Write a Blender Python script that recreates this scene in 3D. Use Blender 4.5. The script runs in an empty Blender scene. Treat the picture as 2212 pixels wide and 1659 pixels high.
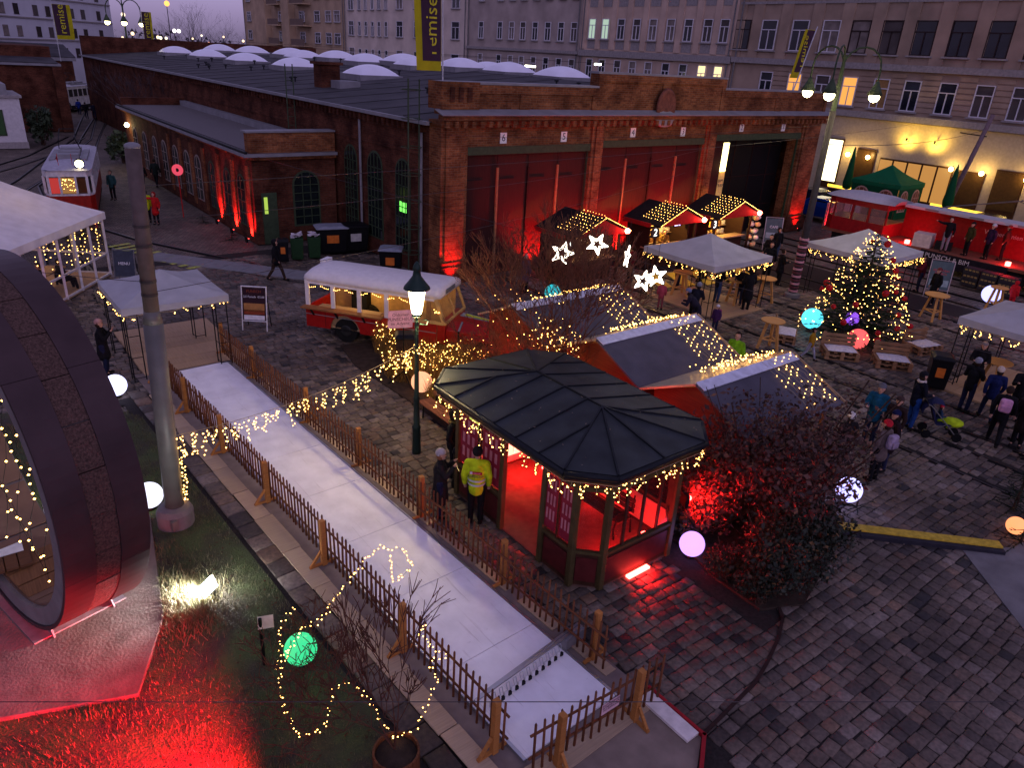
import bpy, bmesh, math, random
from mathutils import Vector, Matrix, Euler
R = math.radians
rnd = random.Random(7)
SC = bpy.context.scene
COL = SC.collection

# ------------------------------------------------------------------ camera
def setup_camera():
    yaw, pitch, roll = R(38.89), R(24.13), R(3.456)
    cp, sp = math.cos(pitch), math.sin(pitch)
    fwd = Vector((math.sin(yaw)*cp, math.cos(yaw)*cp, -sp))
    right = Vector((math.cos(yaw), -math.sin(yaw), 0))
    up = right.cross(fwd)
    r2 = right*math.cos(roll) + up*math.sin(roll)
    u2 = up*math.cos(roll) - right*math.sin(roll)
    cd = bpy.data.cameras.new('camera'); co = bpy.data.objects.new('camera', cd); COL.objects.link(co)
    m = Matrix((r2, u2, -fwd)).transposed().to_4x4(); m.translation = (0, 0, 9.3)
    co.matrix_world = m
    cd.sensor_width = 36; cd.lens = 1588.87/2212*36; cd.clip_end = 2000; cd.clip_start = .1
    SC.camera = co
setup_camera()

# ------------------------------------------------------------------ sky, sun, exposure
SUN_EL, SUN_AZ = R(14.0), R(200)
W = bpy.data.worlds.new('World'); SC.world = W; W.use_nodes = True
nt = W.node_tree; nt.nodes.clear()
o_ = nt.nodes.new('ShaderNodeOutputWorld'); b_ = nt.nodes.new('ShaderNodeBackground')
s_ = nt.nodes.new('ShaderNodeTexSky'); s_.sky_type = 'NISHITA'; s_.sun_disc = False
s_.sun_elevation = SUN_EL; s_.sun_rotation = SUN_AZ; s_.air_density = 2.0; s_.dust_density = .6; s_.ozone_density = 6.0
m_ = nt.nodes.new('ShaderNodeMix'); m_.data_type = 'RGBA'; m_.blend_type = 'MIX'
m_.inputs[0].default_value = .85
g_ = nt.nodes.new('ShaderNodeRGBToBW'); t_ = nt.nodes.new('ShaderNodeMix'); t_.data_type = 'RGBA'; t_.blend_type = 'MULTIPLY'; t_.inputs[0].default_value = 1
nt.links.new(s_.outputs[0], g_.inputs[0]); nt.links.new(g_.outputs[0], t_.inputs[6]); t_.inputs[7].default_value = (.98, .77, 1.58, 1)
nt.links.new(s_.outputs[0], m_.inputs[6]); nt.links.new(t_.outputs[2], m_.inputs[7])
# overcast dusk: luminance rises towards the zenith as under any even cloud cover (CIE overcast sky, 1 + 2 sin h)
tc_ = nt.nodes.new('ShaderNodeTexCoord'); sx_ = nt.nodes.new('ShaderNodeSeparateXYZ'); nt.links.new(tc_.outputs['Generated'], sx_.inputs[0])
mz_ = nt.nodes.new('ShaderNodeMath'); mz_.operation = 'MAXIMUM'; mz_.inputs[1].default_value = 0; nt.links.new(sx_.outputs[2], mz_.inputs[0])
ma_ = nt.nodes.new('ShaderNodeMath'); ma_.operation = 'MULTIPLY_ADD'; ma_.inputs[1].default_value = 2; ma_.inputs[2].default_value = 1; nt.links.new(mz_.outputs[0], ma_.inputs[0])
mg_ = nt.nodes.new('ShaderNodeMix'); mg_.data_type = 'RGBA'; mg_.blend_type = 'MULTIPLY'; mg_.inputs[0].default_value = 1
nt.links.new(m_.outputs[2], mg_.inputs[6]); nt.links.new(ma_.outputs[0], mg_.inputs[7])
nt.links.new(mg_.outputs[2], b_.inputs[0]); b_.inputs[1].default_value = .104
nt.links.new(b_.outputs[0], o_.inputs[0])
sl = bpy.data.lights.new('sun', 'SUN'); sl.energy = .12; sl.angle = R(30); sl.color = (1, .9, .95)
so = bpy.data.objects.new('sun', sl); COL.objects.link(so)
sd = Vector((math.sin(SUN_AZ)*math.cos(R(35)), math.cos(SUN_AZ)*math.cos(R(35)), math.sin(R(35))))
so.rotation_euler = sd.to_track_quat('Z', 'Y').to_euler()
SC.view_settings.view_transform = 'Standard'; SC.view_settings.look = 'None'
SC.view_settings.exposure = 0; SC.view_settings.gamma = 1; SC.view_settings.use_curve_mapping = False
SC.cycles.use_denoising = True
SC.cycles.max_bounces = 5; SC.cycles.diffuse_bounces = 3; SC.cycles.glossy_bounces = 2; SC.cycles.transmission_bounces = 3; SC.cycles.transparent_max_bounces = 6
SC.cycles.sample_clamp_indirect = 4; SC.cycles.caustics_reflective = False; SC.cycles.caustics_refractive = False

# ------------------------------------------------------------------ materials
MATS = {}
def tone(c): return tuple(1.04*max(v, 0)**1.24 for v in c[:3])
def nodes_of(m):
    m.use_nodes = True; t = m.node_tree; return t, t.nodes, t.links, t.nodes['Principled BSDF']
def mat(name, col, rough=.7, metal=0, var=.18, scale=6, bump=0, bscale=40, spec=None, trans=0, alpha=1):
    """plain procedural surface: colour broken up by noise, optional fine relief"""
    if name in MATS: return MATS[name]
    col = tone(col)
    m = bpy.data.materials.new(name); t, N, L, b = nodes_of(m)
    tc = N.new('ShaderNodeTexCoord'); nz = N.new('ShaderNodeTexNoise'); nz.inputs['Scale'].default_value = scale; nz.inputs['Detail'].default_value = 5
    L.new(tc.outputs['Object'], nz.inputs['Vector'])
    rp = N.new('ShaderNodeValToRGB'); c = Vector(col[:3])
    a, d = c*(1-var), c*(1+var)
    rp.color_ramp.elements[0].position = .3; rp.color_ramp.elements[1].position = .7
    rp.color_ramp.elements[0].color = (*a, 1); rp.color_ramp.elements[1].color = (*d, 1)
    L.new(nz.outputs[0], rp.inputs[0]); L.new(rp.outputs[0], b.inputs['Base Color'])
    b.inputs['Roughness'].default_value = rough; b.inputs['Metallic'].default_value = metal
    b.inputs['Specular IOR Level'].default_value = .16 if spec is None else spec
    if trans: b.inputs['Transmission Weight'].default_value = trans
    if alpha < 1: b.inputs['Alpha'].default_value = alpha
    if bump:
        n2 = N.new('ShaderNodeTexNoise'); n2.inputs['Scale'].default_value = bscale; n2.inputs['Detail'].default_value = 3
        L.new(tc.outputs['Object'], n2.inputs['Vector'])
        bp = N.new('ShaderNodeBump'); bp.inputs['Strength'].default_value = bump; bp.inputs['Distance'].default_value = .03
        L.new(n2.outputs[0], bp.inputs['Height']); L.new(bp.outputs[0], b.inputs['Normal'])
    MATS[name] = m; return m
def emis(name, col, strength):
    if name in MATS: return MATS[name]
    m = bpy.data.materials.new(name); t, N, L, b = nodes_of(m)
    b.inputs['Base Color'].default_value = (.03, .03, .03, 1)
    b.inputs['Emission Color'].default_value = (*col, 1); b.inputs['Emission Strength'].default_value = strength
    MATS[name] = m; return m
def fabric_light(name, col, rough=.8):
    """cloth that lets some light through"""
    if name in MATS: return MATS[name]
    m = mat(name, col, rough, var=.13, scale=2.2, bump=.55, bscale=2.6)
    t, N, L, b = nodes_of(m)
    out = N['Material Output']; tr = N.new('ShaderNodeBsdfTranslucent'); tr.inputs[0].default_value = (*col, 1)
    mx = N.new('ShaderNodeMixShader'); mx.inputs[0].default_value = .3
    L.new(b.outputs[0], mx.inputs[1]); L.new(tr.outputs[0], mx.inputs[2]); L.new(mx.outputs[0], out.inputs[0])
    return m
def glass_mat(name, col, alpha=.25, rough=.05):
    if name in MATS: return MATS[name]
    m = bpy.data.materials.new(name); t, N, L, b = nodes_of(m)
    b.inputs['Base Color'].default_value = (*col, 1); b.inputs['Roughness'].default_value = rough; b.inputs['Alpha'].default_value = alpha
    MATS[name] = m; return m
def brick_mat(name, c1, c2, mortar, bw=.27, bh=.075, var=.5, dirt=.45):
    if name in MATS: return MATS[name]
    m = bpy.data.materials.new(name); t, N, L, b = nodes_of(m)
    g = N.new('ShaderNodeNewGeometry'); sp = N.new('ShaderNodeSeparateXYZ'); L.new(g.outputs['Position'], sp.inputs[0])
    ad = N.new('ShaderNodeMath'); ad.operation = 'ADD'; L.new(sp.outputs[0], ad.inputs[0]); L.new(sp.outputs[1], ad.inputs[1])
    cb = N.new('ShaderNodeCombineXYZ'); L.new(ad.outputs[0], cb.inputs[0]); L.new(sp.outputs[2], cb.inputs[1])
    bt = N.new('ShaderNodeTexBrick'); L.new(cb.outputs[0], bt.inputs[0])
    bt.inputs['Color1'].default_value = (*c1, 1); bt.inputs['Color2'].default_value = (*c2, 1); bt.inputs['Mortar'].default_value = (*mortar, 1)
    bt.inputs['Scale'].default_value = 1; bt.inputs['Brick Width'].default_value = bw; bt.inputs['Row Height'].default_value = bh
    bt.inputs['Mortar Size'].default_value = .009; bt.inputs['Mortar Smooth'].default_value = .3; bt.inputs['Bias'].default_value = 0
    nz = N.new('ShaderNodeTexNoise'); nz.inputs['Scale'].default_value = 1.1; nz.inputs['Detail'].default_value = 6; L.new(g.outputs['Position'], nz.inputs[0])
    rp = N.new('ShaderNodeValToRGB'); rp.color_ramp.elements[0].position = .32; rp.color_ramp.elements[1].position = .68
    rp.color_ramp.elements[0].color = (dirt, dirt*.9, dirt*.9, 1); rp.color_ramp.elements[1].color = (1.25, 1.2, 1.15, 1)
    L.new(nz.outputs[0], rp.inputs[0])
    n3 = N.new('ShaderNodeTexNoise'); n3.inputs['Scale'].default_value = 9; n3.inputs['Detail'].default_value = 3; L.new(cb.outputs[0], n3.inputs[0])
    r3 = N.new('ShaderNodeValToRGB'); r3.color_ramp.elements[0].position = .35; r3.color_ramp.elements[1].position = .72
    r3.color_ramp.elements[0].color = (.65, .6, .6, 1); r3.color_ramp.elements[1].color = (1.5, 1.4, 1.3, 1); L.new(n3.outputs[0], r3.inputs[0])
    mx = N.new('ShaderNodeMix'); mx.data_type = 'RGBA'; mx.blend_type = 'MULTIPLY'; mx.inputs[0].default_value = 1
    L.new(bt.outputs[0], mx.inputs[6]); L.new(rp.outputs[0], mx.inputs[7])
    m2 = N.new('ShaderNodeMix'); m2.data_type = 'RGBA'; m2.blend_type = 'MULTIPLY'; m2.inputs[0].default_value = var
    L.new(mx.outputs[2], m2.inputs[6]); L.new(r3.outputs[0], m2.inputs[7])
    L.new(m2.outputs[2], b.inputs['Base Color']); b.inputs['Roughness'].default_value = .9; b.inputs['Specular IOR Level'].default_value = .08
    bp = N.new('ShaderNodeBump'); bp.inputs['Strength'].default_value = .7; bp.inputs['Distance'].default_value = .02; bp.invert = True
    L.new(bt.outputs['Fac'], bp.inputs['Height']); L.new(bp.outputs[0], b.inputs['Normal'])
    MATS[name] = m; return m
def plank_mat(name, col, w=.14, axis=0, var=.25, rough=.65):
    """boards: per-board tint and grain along the board"""
    if name in MATS: return MATS[name]
    col = tone(col)
    m = bpy.data.materials.new(name); t, N, L, b = nodes_of(m)
    tc = N.new('ShaderNodeTexCoord'); mp = N.new('ShaderNodeMapping'); L.new(tc.outputs['Object'], mp.inputs[0])
    s = [1.2, 1.2, 1.2]; s[axis] = 25; mp.inputs['Scale'].default_value = s
    nz = N.new('ShaderNodeTexNoise'); nz.inputs['Scale'].default_value = 1.6; nz.inputs['Detail'].default_value = 6; L.new(mp.outputs[0], nz.inputs[0])
    oi = N.new('ShaderNodeObjectInfo')
    ad = N.new('ShaderNodeMath'); ad.operation = 'MULTIPLY_ADD'; ad.inputs[1].default_value = .35; L.new(oi.outputs['Random'], ad.inputs[0]); L.new(nz.outputs[0], ad.inputs[2])
    rp = N.new('ShaderNodeValToRGB'); c = Vector(col)
    rp.color_ramp.elements[0].position = .35; rp.color_ramp.elements[1].position = .95
    rp.color_ramp.elements[0].color = (*(c*(1-var*1.3)), 1); rp.color_ramp.elements[1].color = (*(c*(1+var)), 1)
    L.new(ad.outputs[0], rp.inputs[0]); L.new(rp.outputs[0], b.inputs['Base Color']); b.inputs['Roughness'].default_value = rough; b.inputs['Specular IOR Level'].default_value = .15
    bp = N.new('ShaderNodeBump'); bp.inputs['Strength'].default_value = .2; bp.inputs['Distance'].default_value = .01
    L.new(nz.outputs[0], bp.inputs['Height']); L.new(bp.outputs[0], b.inputs['Normal'])
    MATS[name] = m; return m

# ------------------------------------------------------------------ mesh helpers
class MB:
    def __init__(s): s.v = []; s.f = []; s.m = []; s.cur = 0
    def add(s, vs, fs):
        k = len(s.v); s.v += [tuple(v) for v in vs]
        for f in fs: s.f.append(tuple(i+k for i in f)); s.m.append(s.cur)
        return s
    def box(s, x0, x1, y0, y1, z0, z1):
        return s.add([(x0,y0,z0),(x1,y0,z0),(x1,y1,z0),(x0,y1,z0),(x0,y0,z1),(x1,y0,z1),(x1,y1,z1),(x0,y1,z1)],
                     [(3,2,1,0),(4,5,6,7),(0,1,5,4),(1,2,6,5),(2,3,7,6),(3,0,4,7)])
    def cbox(s, c, d, rz=0, ry=0, rx=0):
        M = Euler((rx, ry, rz)).to_matrix(); c = Vector(c); x, y, z = d[0]/2, d[1]/2, d[2]/2
        vs = [c + M @ Vector(p) for p in ((-x,-y,-z),(x,-y,-z),(x,y,-z),(-x,y,-z),(-x,-y,z),(x,-y,z),(x,y,z),(-x,y,z))]
        return s.add(vs, [(3,2,1,0),(4,5,6,7),(0,1,5,4),(1,2,6,5),(2,3,7,6),(3,0,4,7)])
    def bar(s, a, b, w, h=None, up=(0,0,1)):
        """rectangular bar from a to b"""
        a, b = Vector(a), Vector(b); h = w if h is None else h; d = (b-a).normalized(); u = Vector(up)
        if abs(d.dot(u)) > .98: u = Vector((1,0,0))
        x = d.cross(u).normalized()*w/2; y = x.normalized().cross(d).normalized()*h/2
        vs = [a-x-y, a+x-y, a+x+y, a-x+y, b-x-y, b+x-y, b+x+y, b-x+y]
        return s.add(vs, [(0,1,2,3),(7,6,5,4),(4,5,1,0),(5,6,2,1),(6,7,3,2),(7,4,0,3)])
    def cyl(s, a, b, r0, r1=None, n=8, caps=True):
        a, b = Vector(a), Vector(b); r1 = r0 if r1 is None else r1; d = (b-a)
        if d.length < 1e-6: return s
        d.normalize(); u = Vector((0,0,1)) if abs(d.z) < .9 else Vector((1,0,0))
        x = d.cross(u).normalized(); y = d.cross(x).normalized(); vs = []
        for p, r in ((a, r0), (b, r1)):
            for i in range(n):
                t = 2*math.pi*i/n; vs.append(p + x*math.cos(t)*r + y*math.sin(t)*r)
        fs = [(i, (i+1) % n, n+(i+1) % n, n+i) for i in range(n)]
        if caps: fs += [tuple(reversed(range(n))), tuple(range(n, 2*n))]
        return s.add(vs, fs)
    def tube(s, pts, r, n=4):
        for a, b in zip(pts[:-1], pts[1:]): s.cyl(a, b, r, r, n, False)
        return s
    def lathe(s, prof, c=(0,0,0), n=16):
        """prof: list of (radius, z)"""
        c = Vector(c); vs = []
        for r, z in prof:
            for i in range(n):
                t = 2*math.pi*i/n; vs.append(c + Vector((r*math.cos(t), r*math.sin(t), z)))
        fs = []
        for k in range(len(prof)-1):
            for i in range(n): fs.append((k*n+i, k*n+(i+1) % n, (k+1)*n+(i+1) % n, (k+1)*n+i))
        fs += [tuple(reversed(range(n))), tuple(range((len(prof)-1)*n, len(prof)*n))]
        return s.add(vs, fs)
    def sph(s, c, r, n=12, m=8, sc=(1,1,1)):
        c = Vector(c); vs = [c+Vector((0,0,-r*sc[2]))]
        for k in range(1, m):
            p = -math.pi/2 + math.pi*k/m
            for i in range(n):
                t = 2*math.pi*i/n; vs.append(c+Vector((r*sc[0]*math.cos(p)*math.cos(t), r*sc[1]*math.cos(p)*math.sin(t), r*sc[2]*math.sin(p))))
        vs.append(c+Vector((0,0,r*sc[2]))); fs = []
        for i in range(n): fs.append((0, 1+(i+1) % n, 1+i))
        for k in range(m-2):
            for i in range(n): a = 1+k*n; fs.append((a+i, a+(i+1) % n, a+n+(i+1) % n, a+n+i))
        a = 1+(m-2)*n; e = len(vs)-1
        for i in range(n): fs.append((a+i, a+(i+1) % n, e))
        return s.add(vs, fs)
    def octa(s, c, r):
        x, y, z = c
        return s.add([(x+r,y,z),(x,y+r,z),(x-r,y,z),(x,y-r,z),(x,y,z+r),(x,y,z-r)],
                     [(0,1,4),(1,2,4),(2,3,4),(3,0,4),(1,0,5),(2,1,5),(3,2,5),(0,3,5)])
    def prism(s, poly, z0, z1):
        n = len(poly); vs = [(p[0], p[1], z0) for p in poly] + [(p[0], p[1], z1) for p in poly]
        fs = [tuple(reversed(range(n))), tuple(range(n, 2*n))] + [(i, (i+1) % n, n+(i+1) % n, n+i) for i in range(n)]
        return s.add(vs, fs)
    def slab(s, pts, t, nrm=None):
        """thick sheet: polygon pts (3-D, in order) extruded by t along its normal"""
        P = [Vector(p) for p in pts]; nn = Vector(nrm).normalized() if nrm else (P[1]-P[0]).cross(P[2]-P[0]).normalized()
        n = len(P); vs = P + [p+nn*t for p in P]
        return s.add(vs, [tuple(reversed(range(n))), tuple(range(n, 2*n))] + [(i, (i+1) % n, n+(i+1) % n, n+i) for i in range(n)])
    def build(s, name, m, parent=None, smooth=False, world=True, bevel=0, kind=None, label=None):
        me = bpy.data.meshes.new(name); me.from_pydata(s.v, [], s.f); me.update()
        ml = m if isinstance(m, (list, tuple)) else [m]
        for q in ml: me.materials.append(q)
        if len(ml) > 1: me.polygons.foreach_set('material_index', s.m)
        if smooth: me.polygons.foreach_set('use_smooth', [True]*len(me.polygons))
        o = bpy.data.objects.new(name, me); COL.objects.link(o)
        if parent is not None:
            o.parent = parent
            if world: o.matrix_parent_inverse = root_matrix(parent).inverted()
        if bevel:
            bv = o.modifiers.new('bevel', 'BEVEL'); bv.width = bevel; bv.segments = 2; bv.limit_method = 'ANGLE'
        if kind: o['kind'] = kind
        if label: o['label'] = label
        return o
def own_matrix(o): return Matrix.LocRotScale(o.location, o.rotation_euler, o.scale)
def root_matrix(o):
    m = own_matrix(o)
    return m if o.parent is None else root_matrix(o.parent) @ o.matrix_parent_inverse @ m
def tag(o, label=None, cat=None, group=None, kind=None):
    if label: o['label'] = label
    if cat: o['category'] = cat
    if group: o['group'] = group
    if kind: o['kind'] = kind
    return o
def thing(name, label, cat, loc=(0,0,0), rz=0, group=None):
    o = bpy.data.objects.new(name, None); COL.objects.link(o); o.empty_display_size = .2
    o.location = loc; o.rotation_euler = (0, 0, rz)
    return tag(o, label, cat, group)
def inst(name, me, parent, loc, rot=(0,0,0), sc=(1,1,1)):
    o = bpy.data.objects.new(name, me); COL.objects.link(o); o.parent = parent
    o.location = loc; o.rotation_euler = rot; o.scale = sc; return o
def copy_tree(o, parent=None):
    c = o.copy(); COL.objects.link(c)
    if parent is not None: c.parent = parent
    for ch in list(o.children): copy_tree(ch, c)
    return c
def mesh_of(mb, name, m, smooth=False):
    me = bpy.data.meshes.new(name); me.from_pydata(mb.v, [], mb.f); me.update()
    for q in (m if isinstance(m, (list, tuple)) else [m]): me.materials.append(q)
    if isinstance(m, (list, tuple)) and len(m) > 1: me.polygons.foreach_set('material_index', mb.m)
    if smooth: me.polygons.foreach_set('use_smooth', [True]*len(me.polygons))
    return me
def text(body, size, m, M, parent, name='lettering', ext=.004):
    """flat lettering as a thin mesh; M maps text space (x right, y up, z out) to the world"""
    cu = bpy.data.curves.new(name, 'FONT'); cu.body = body; cu.size = size; cu.align_x = 'CENTER'; cu.align_y = 'CENTER'; cu.extrude = ext; cu.resolution_u = 2
    tmp = bpy.data.objects.new('tmp', cu); me = bpy.data.meshes.new_from_object(tmp); bpy.data.objects.remove(tmp); bpy.data.curves.remove(cu)
    me.transform(M); me.materials.clear(); me.materials.append(m); me.name = name
    o = bpy.data.objects.new(name, me); COL.objects.link(o)
    if parent is not None:
        o.parent = parent; o.matrix_parent_inverse = root_matrix(parent).inverted()
    return o
def frame(origin, right, up):
    r, u = Vector(right).normalized(), Vector(up).normalized(); n = r.cross(u)
    m = Matrix((r, u, n)).transposed().to_4x4(); m.translation = origin; return m
def light(kind, name, parent, loc, energy, col, size=.2, target=None, spot=70, blend=.6):
    l = bpy.data.lights.new(name, kind); l.energy = energy; l.color = col
    if kind in ('POINT', 'SPOT'): l.shadow_soft_size = size
    if kind == 'SPOT': l.spot_size = R(spot); l.spot_blend = blend
    if kind == 'AREA': l.size = size
    o = bpy.data.objects.new(name, l); COL.objects.link(o)
    o.location = loc
    if target is not None: o.rotation_euler = (Vector(loc)-Vector(target)).to_track_quat('Z', 'Y').to_euler()
    if parent is not None: 
        o.parent = parent; o.matrix_parent_inverse = root_matrix(parent).inverted()
    return o
WARM = (1, .62, .18)
def bulb_mat(): return emis('warm_bulb', (1, .52, .12), 13)
def bulbs(pts, r, parent, m=None, name='bulbs', jitter=0):
    mb = MB()
    for p in pts: mb.octa(p, r*(1+jitter*(rnd.random()-.5)))
    return mb.build(name, m or bulb_mat(), parent, kind='stuff')
# ------------------------------------------------------------------ ground and pavements
def cobble_far_mat():
    m = bpy.data.materials.new('far_cobbles'); t, N, L, b = nodes_of(m)
    g = N.new('ShaderNodeNewGeometry')
    nzw = N.new('ShaderNodeTexNoise'); nzw.inputs['Scale'].default_value = 1.5; L.new(g.outputs['Position'], nzw.inputs[0])
    vm = N.new('ShaderNodeVectorMath'); vm.operation = 'MULTIPLY_ADD'; vm.inputs[1].default_value = (.12, .12, 0); L.new(nzw.outputs[1], vm.inputs[0]); L.new(g.outputs['Position'], vm.inputs[2])
    bt = N.new('ShaderNodeTexBrick'); L.new(vm.outputs[0], bt.inputs[0])
    bt.inputs['Color1'].default_value = (.125, .10, .083, 1); bt.inputs['Color2'].default_value = (.20, .16, .13, 1); bt.inputs['Mortar'].default_value = (.055, .045, .04, 1)
    bt.inputs['Scale'].default_value = 1; bt.inputs['Brick Width'].default_value = .24; bt.inputs['Row Height'].default_value = .2; bt.inputs['Mortar Size'].default_value = .02; bt.inputs['Mortar Smooth'].default_value = .6
    nz = N.new('ShaderNodeTexNoise'); nz.inputs['Scale'].default_value = .45; nz.inputs['Detail'].default_value = 8; nz.inputs['Roughness'].default_value = .65; L.new(g.outputs['Position'], nz.inputs[0])
    rp = N.new('ShaderNodeValToRGB'); rp.color_ramp.elements[0].position = .35; rp.color_ramp.elements[1].position = .7
    rp.color_ramp.elements[0].color = (.6, .58, .58, 1); rp.color_ramp.elements[1].color = (1.2, 1.17, 1.12, 1); L.new(nz.outputs[0], rp.inputs[0])
    mx = N.new('ShaderNodeMix'); mx.data_type = 'RGBA'; mx.blend_type = 'MULTIPLY'; mx.inputs[0].default_value = 1
    L.new(bt.outputs[0], mx.inputs[6]); L.new(rp.outputs[0], mx.inputs[7]); L.new(mx.outputs[2], b.inputs['Base Color']); b.inputs['Roughness'].default_value = .75; b.inputs['Specular IOR Level'].default_value = .12
    bp = N.new('ShaderNodeBump'); bp.inputs['Strength'].default_value = .6; bp.inputs['Distance'].default_value = .03; bp.invert = True
    L.new(bt.outputs['Fac'], bp.inputs['Height']); L.new(bp.outputs[0], b.inputs['Normal'])
    return m
M_far = cobble_far_mat()
ground = MB().add([(-600,-600,-.06),(900,-600,-.06),(900,1200,-.06),(-600,1200,-.06)], [(0,1,2,3)]).build('ground', M_far); tag(ground, kind='structure')

def stone_mat(name, attr):
    m = bpy.data.materials.new(name); t, N, L, b = nodes_of(m)
    if attr:
        a = N.new('ShaderNodeAttribute'); a.attribute_name = 'tone'; src = a.outputs['Fac']
    else:
        a = N.new('ShaderNodeObjectInfo'); src = a.outputs['Random']
    rp = N.new('ShaderNodeValToRGB'); e = rp.color_ramp.elements
    e[0].position = 0; e[0].color = (.045, .042, .043, 1); e[1].position = 1; e[1].color = (.25, .205, .172, 1)
    for p, c in ((.10, (.098, .08, .07)), (.3, (.14, .112, .092)), (.55, (.17, .135, .109)), (.75, (.195, .15, .118)), (.82, (.21, .138, .095)), (.88, (.21, .175, .15))):
        q = e.new(p); q.color = (*c, 1)
    L.new(src, rp.inputs[0])
    g = N.new('ShaderNodeNewGeometry'); nz = N.new('ShaderNodeTexNoise'); nz.inputs['Scale'].default_value = 14; nz.inputs['Detail'].default_value = 5; L.new(g.outputs['Position'], nz.inputs[0])
    r2 = N.new('ShaderNodeValToRGB'); r2.color_ramp.elements[0].position = .3; r2.color_ramp.elements[1].position = .7
    r2.color_ramp.elements[0].color = (.62, .62, .62, 1); r2.color_ramp.elements[1].color = (1.15, 1.12, 1.1, 1); L.new(nz.outputs[0], r2.inputs[0])
    n4 = N.new('ShaderNodeTexNoise'); n4.inputs['Scale'].default_value = .55; n4.inputs['Detail'].default_value = 5; L.new(g.outputs['Position'], n4.inputs[0])
    r4 = N.new('ShaderNodeValToRGB'); r4.color_ramp.elements[0].position = .35; r4.color_ramp.elements[1].position = .65
    r4.color_ramp.elements[0].color = (.5, .47, .46, 1); r4.color_ramp.elements[1].color = (1.08, 1.05, 1.02, 1); L.new(n4.outputs[0], r4.inputs[0])
    mx = N.new('ShaderNodeMix'); mx.data_type = 'RGBA'; mx.blend_type = 'MULTIPLY'; mx.inputs[0].default_value = 1
    L.new(rp.outputs[0], mx.inputs[6]); L.new(r2.outputs[0], mx.inputs[7])
    m2 = N.new('ShaderNodeMix'); m2.data_type = 'RGBA'; m2.blend_type = 'MULTIPLY'; m2.inputs[0].default_value = 1
    L.new(mx.outputs[2], m2.inputs[6]); L.new(r4.outputs[0], m2.inputs[7])
    L.new(m2.outputs[2], b.inputs['Base Color']); b.inputs['Roughness'].default_value = .6; b.inputs['Specular IOR Level'].default_value = .2
    bp = N.new('ShaderNodeBump'); bp.inputs['Strength'].default_value = .35; bp.inputs['Distance'].default_value = .012; L.new(nz.outputs[0], bp.inputs['Height']); L.new(bp.outputs[0], b.inputs['Normal'])
    return m
M_stone, M_stone_s = stone_mat('cobble_stone', False), stone_mat('cobble_field', True)
M_joint = mat('joint_sand', (.055, .046, .042), .95, var=.3, scale=20)
def lane_left(y): return 4.05 - .045*(y-6)
def paved(x, y):
    """where the geometric cobbles lie"""
    if x < 4.9 and y < 20.8: return False
    if (3.75 if y > 20.8 else 0) < x < 7.45-.05*(y-6) and 3.9 < y < (26.3 if x > 3.9 else 21.4): return False
    if x < 7.6 and y <= 4.6 and not (x > 6.2 and y < 3.0): return False
    if 9.75 < x < 12.3 and 12.7 < y < 21.6: return False           # planted bed
    if 10.35 < x < 15.4 and 5.1 < y < 12.7 and (x-10.2)*.30+5.0 < y: return False   # hedge bed
    if 12.2 < x < 16.2 and 7.4 < y < 16.8: return False            # under the stalls
    for rx in (19.85, 21.35, 22.55, 24.05, 26.95, 28.45, 31.85, 33.3):
        if abs(x-rx) < .13: return False
    return True
CR = [(r - .5)*2 for r in (0,)]
def in_view(x, y):
    # generous wedge round the picture's view
    a = math.degrees(math.atan2(x, y)); d = math.hypot(x, y)
    return -4 < a < 112 and 3.5 < d < 36
stones = []
y = -3.4
row = 0
while y < 34:
    x = .2 + rnd.random()*.2
    while x < 34:
        w = .20 + rnd.random()*.15
        if in_view(x, y) and paved(x+w/2, y): stones.append((x+w/2, y + (rnd.random()-.5)*.028 + .035*math.sin(x*.8+y*.3) + .02*math.sin(x*2.3), w-.017, .209+rnd.random()*.01))
        x += w
    y += .228
stones.sort(key=lambda s: math.hypot(s[0], s[1], 9.3) if 7.2 < s[0] < 13.5 and s[1] < 8 else 99)
def stone_shape(mb, cx, cy, w, d, h, tilt):
    i = .016; x, y = w/2, d/2
    j = lambda k: (rnd.random()-.5)*k
    bot = [(cx-x, cy-y, -.06), (cx+x, cy-y, -.06), (cx+x, cy+y, -.06), (cx-x, cy+y, -.06)]
    mid = [(cx-x+j(.012), cy-y+j(.012), h-.012), (cx+x+j(.012), cy-y+j(.012), h-.012), (cx+x+j(.012), cy+y+j(.012), h-.012), (cx-x+j(.012), cy+y+j(.012), h-.012)]
    top = [(cx-x+i+j(.01), cy-y+i+j(.01), h+tilt), (cx+x-i+j(.01), cy-y+i+j(.01), h), (cx+x-i+j(.01), cy+y-i+j(.01), h-tilt), (cx-x+i+j(.01), cy+y-i+j(.01), h)]
    mb.add(bot+mid+top, [(8,9,10,11),(4,5,9,8),(5,6,10,9),(6,7,11,10),(7,4,8,11),(0,1,5,4),(1,2,6,5),(2,3,7,6),(3,0,4,7)])
pave = MB().add([(0,20.5,-.03),(3,20.5,-.03),(3,-4,-.03),(36,-4,-.03),(36,35,-.03),(0,35,-.03)], [(0,1,2,3,4,5)]).build('pavement', M_joint); tag(pave, kind='structure')
variants = []
for k in range(8):
    mb = MB(); stone_shape(mb, 0, 0, .26, .21, .0, rnd.uniform(-.006, .006)); variants.append(mesh_of(mb, 'cobblestone', M_stone, True))
for s in stones[:300]:
    inst('cobblestone', rnd.choice(variants), pave, (s[0], s[1], rnd.uniform(-.016, .010)), (rnd.uniform(-.035,.035), rnd.uniform(-.035,.035), rnd.uniform(-.09, .09)), (s[2]/.26, s[3]/.21, 1))
mb = MB(); tones = []
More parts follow.
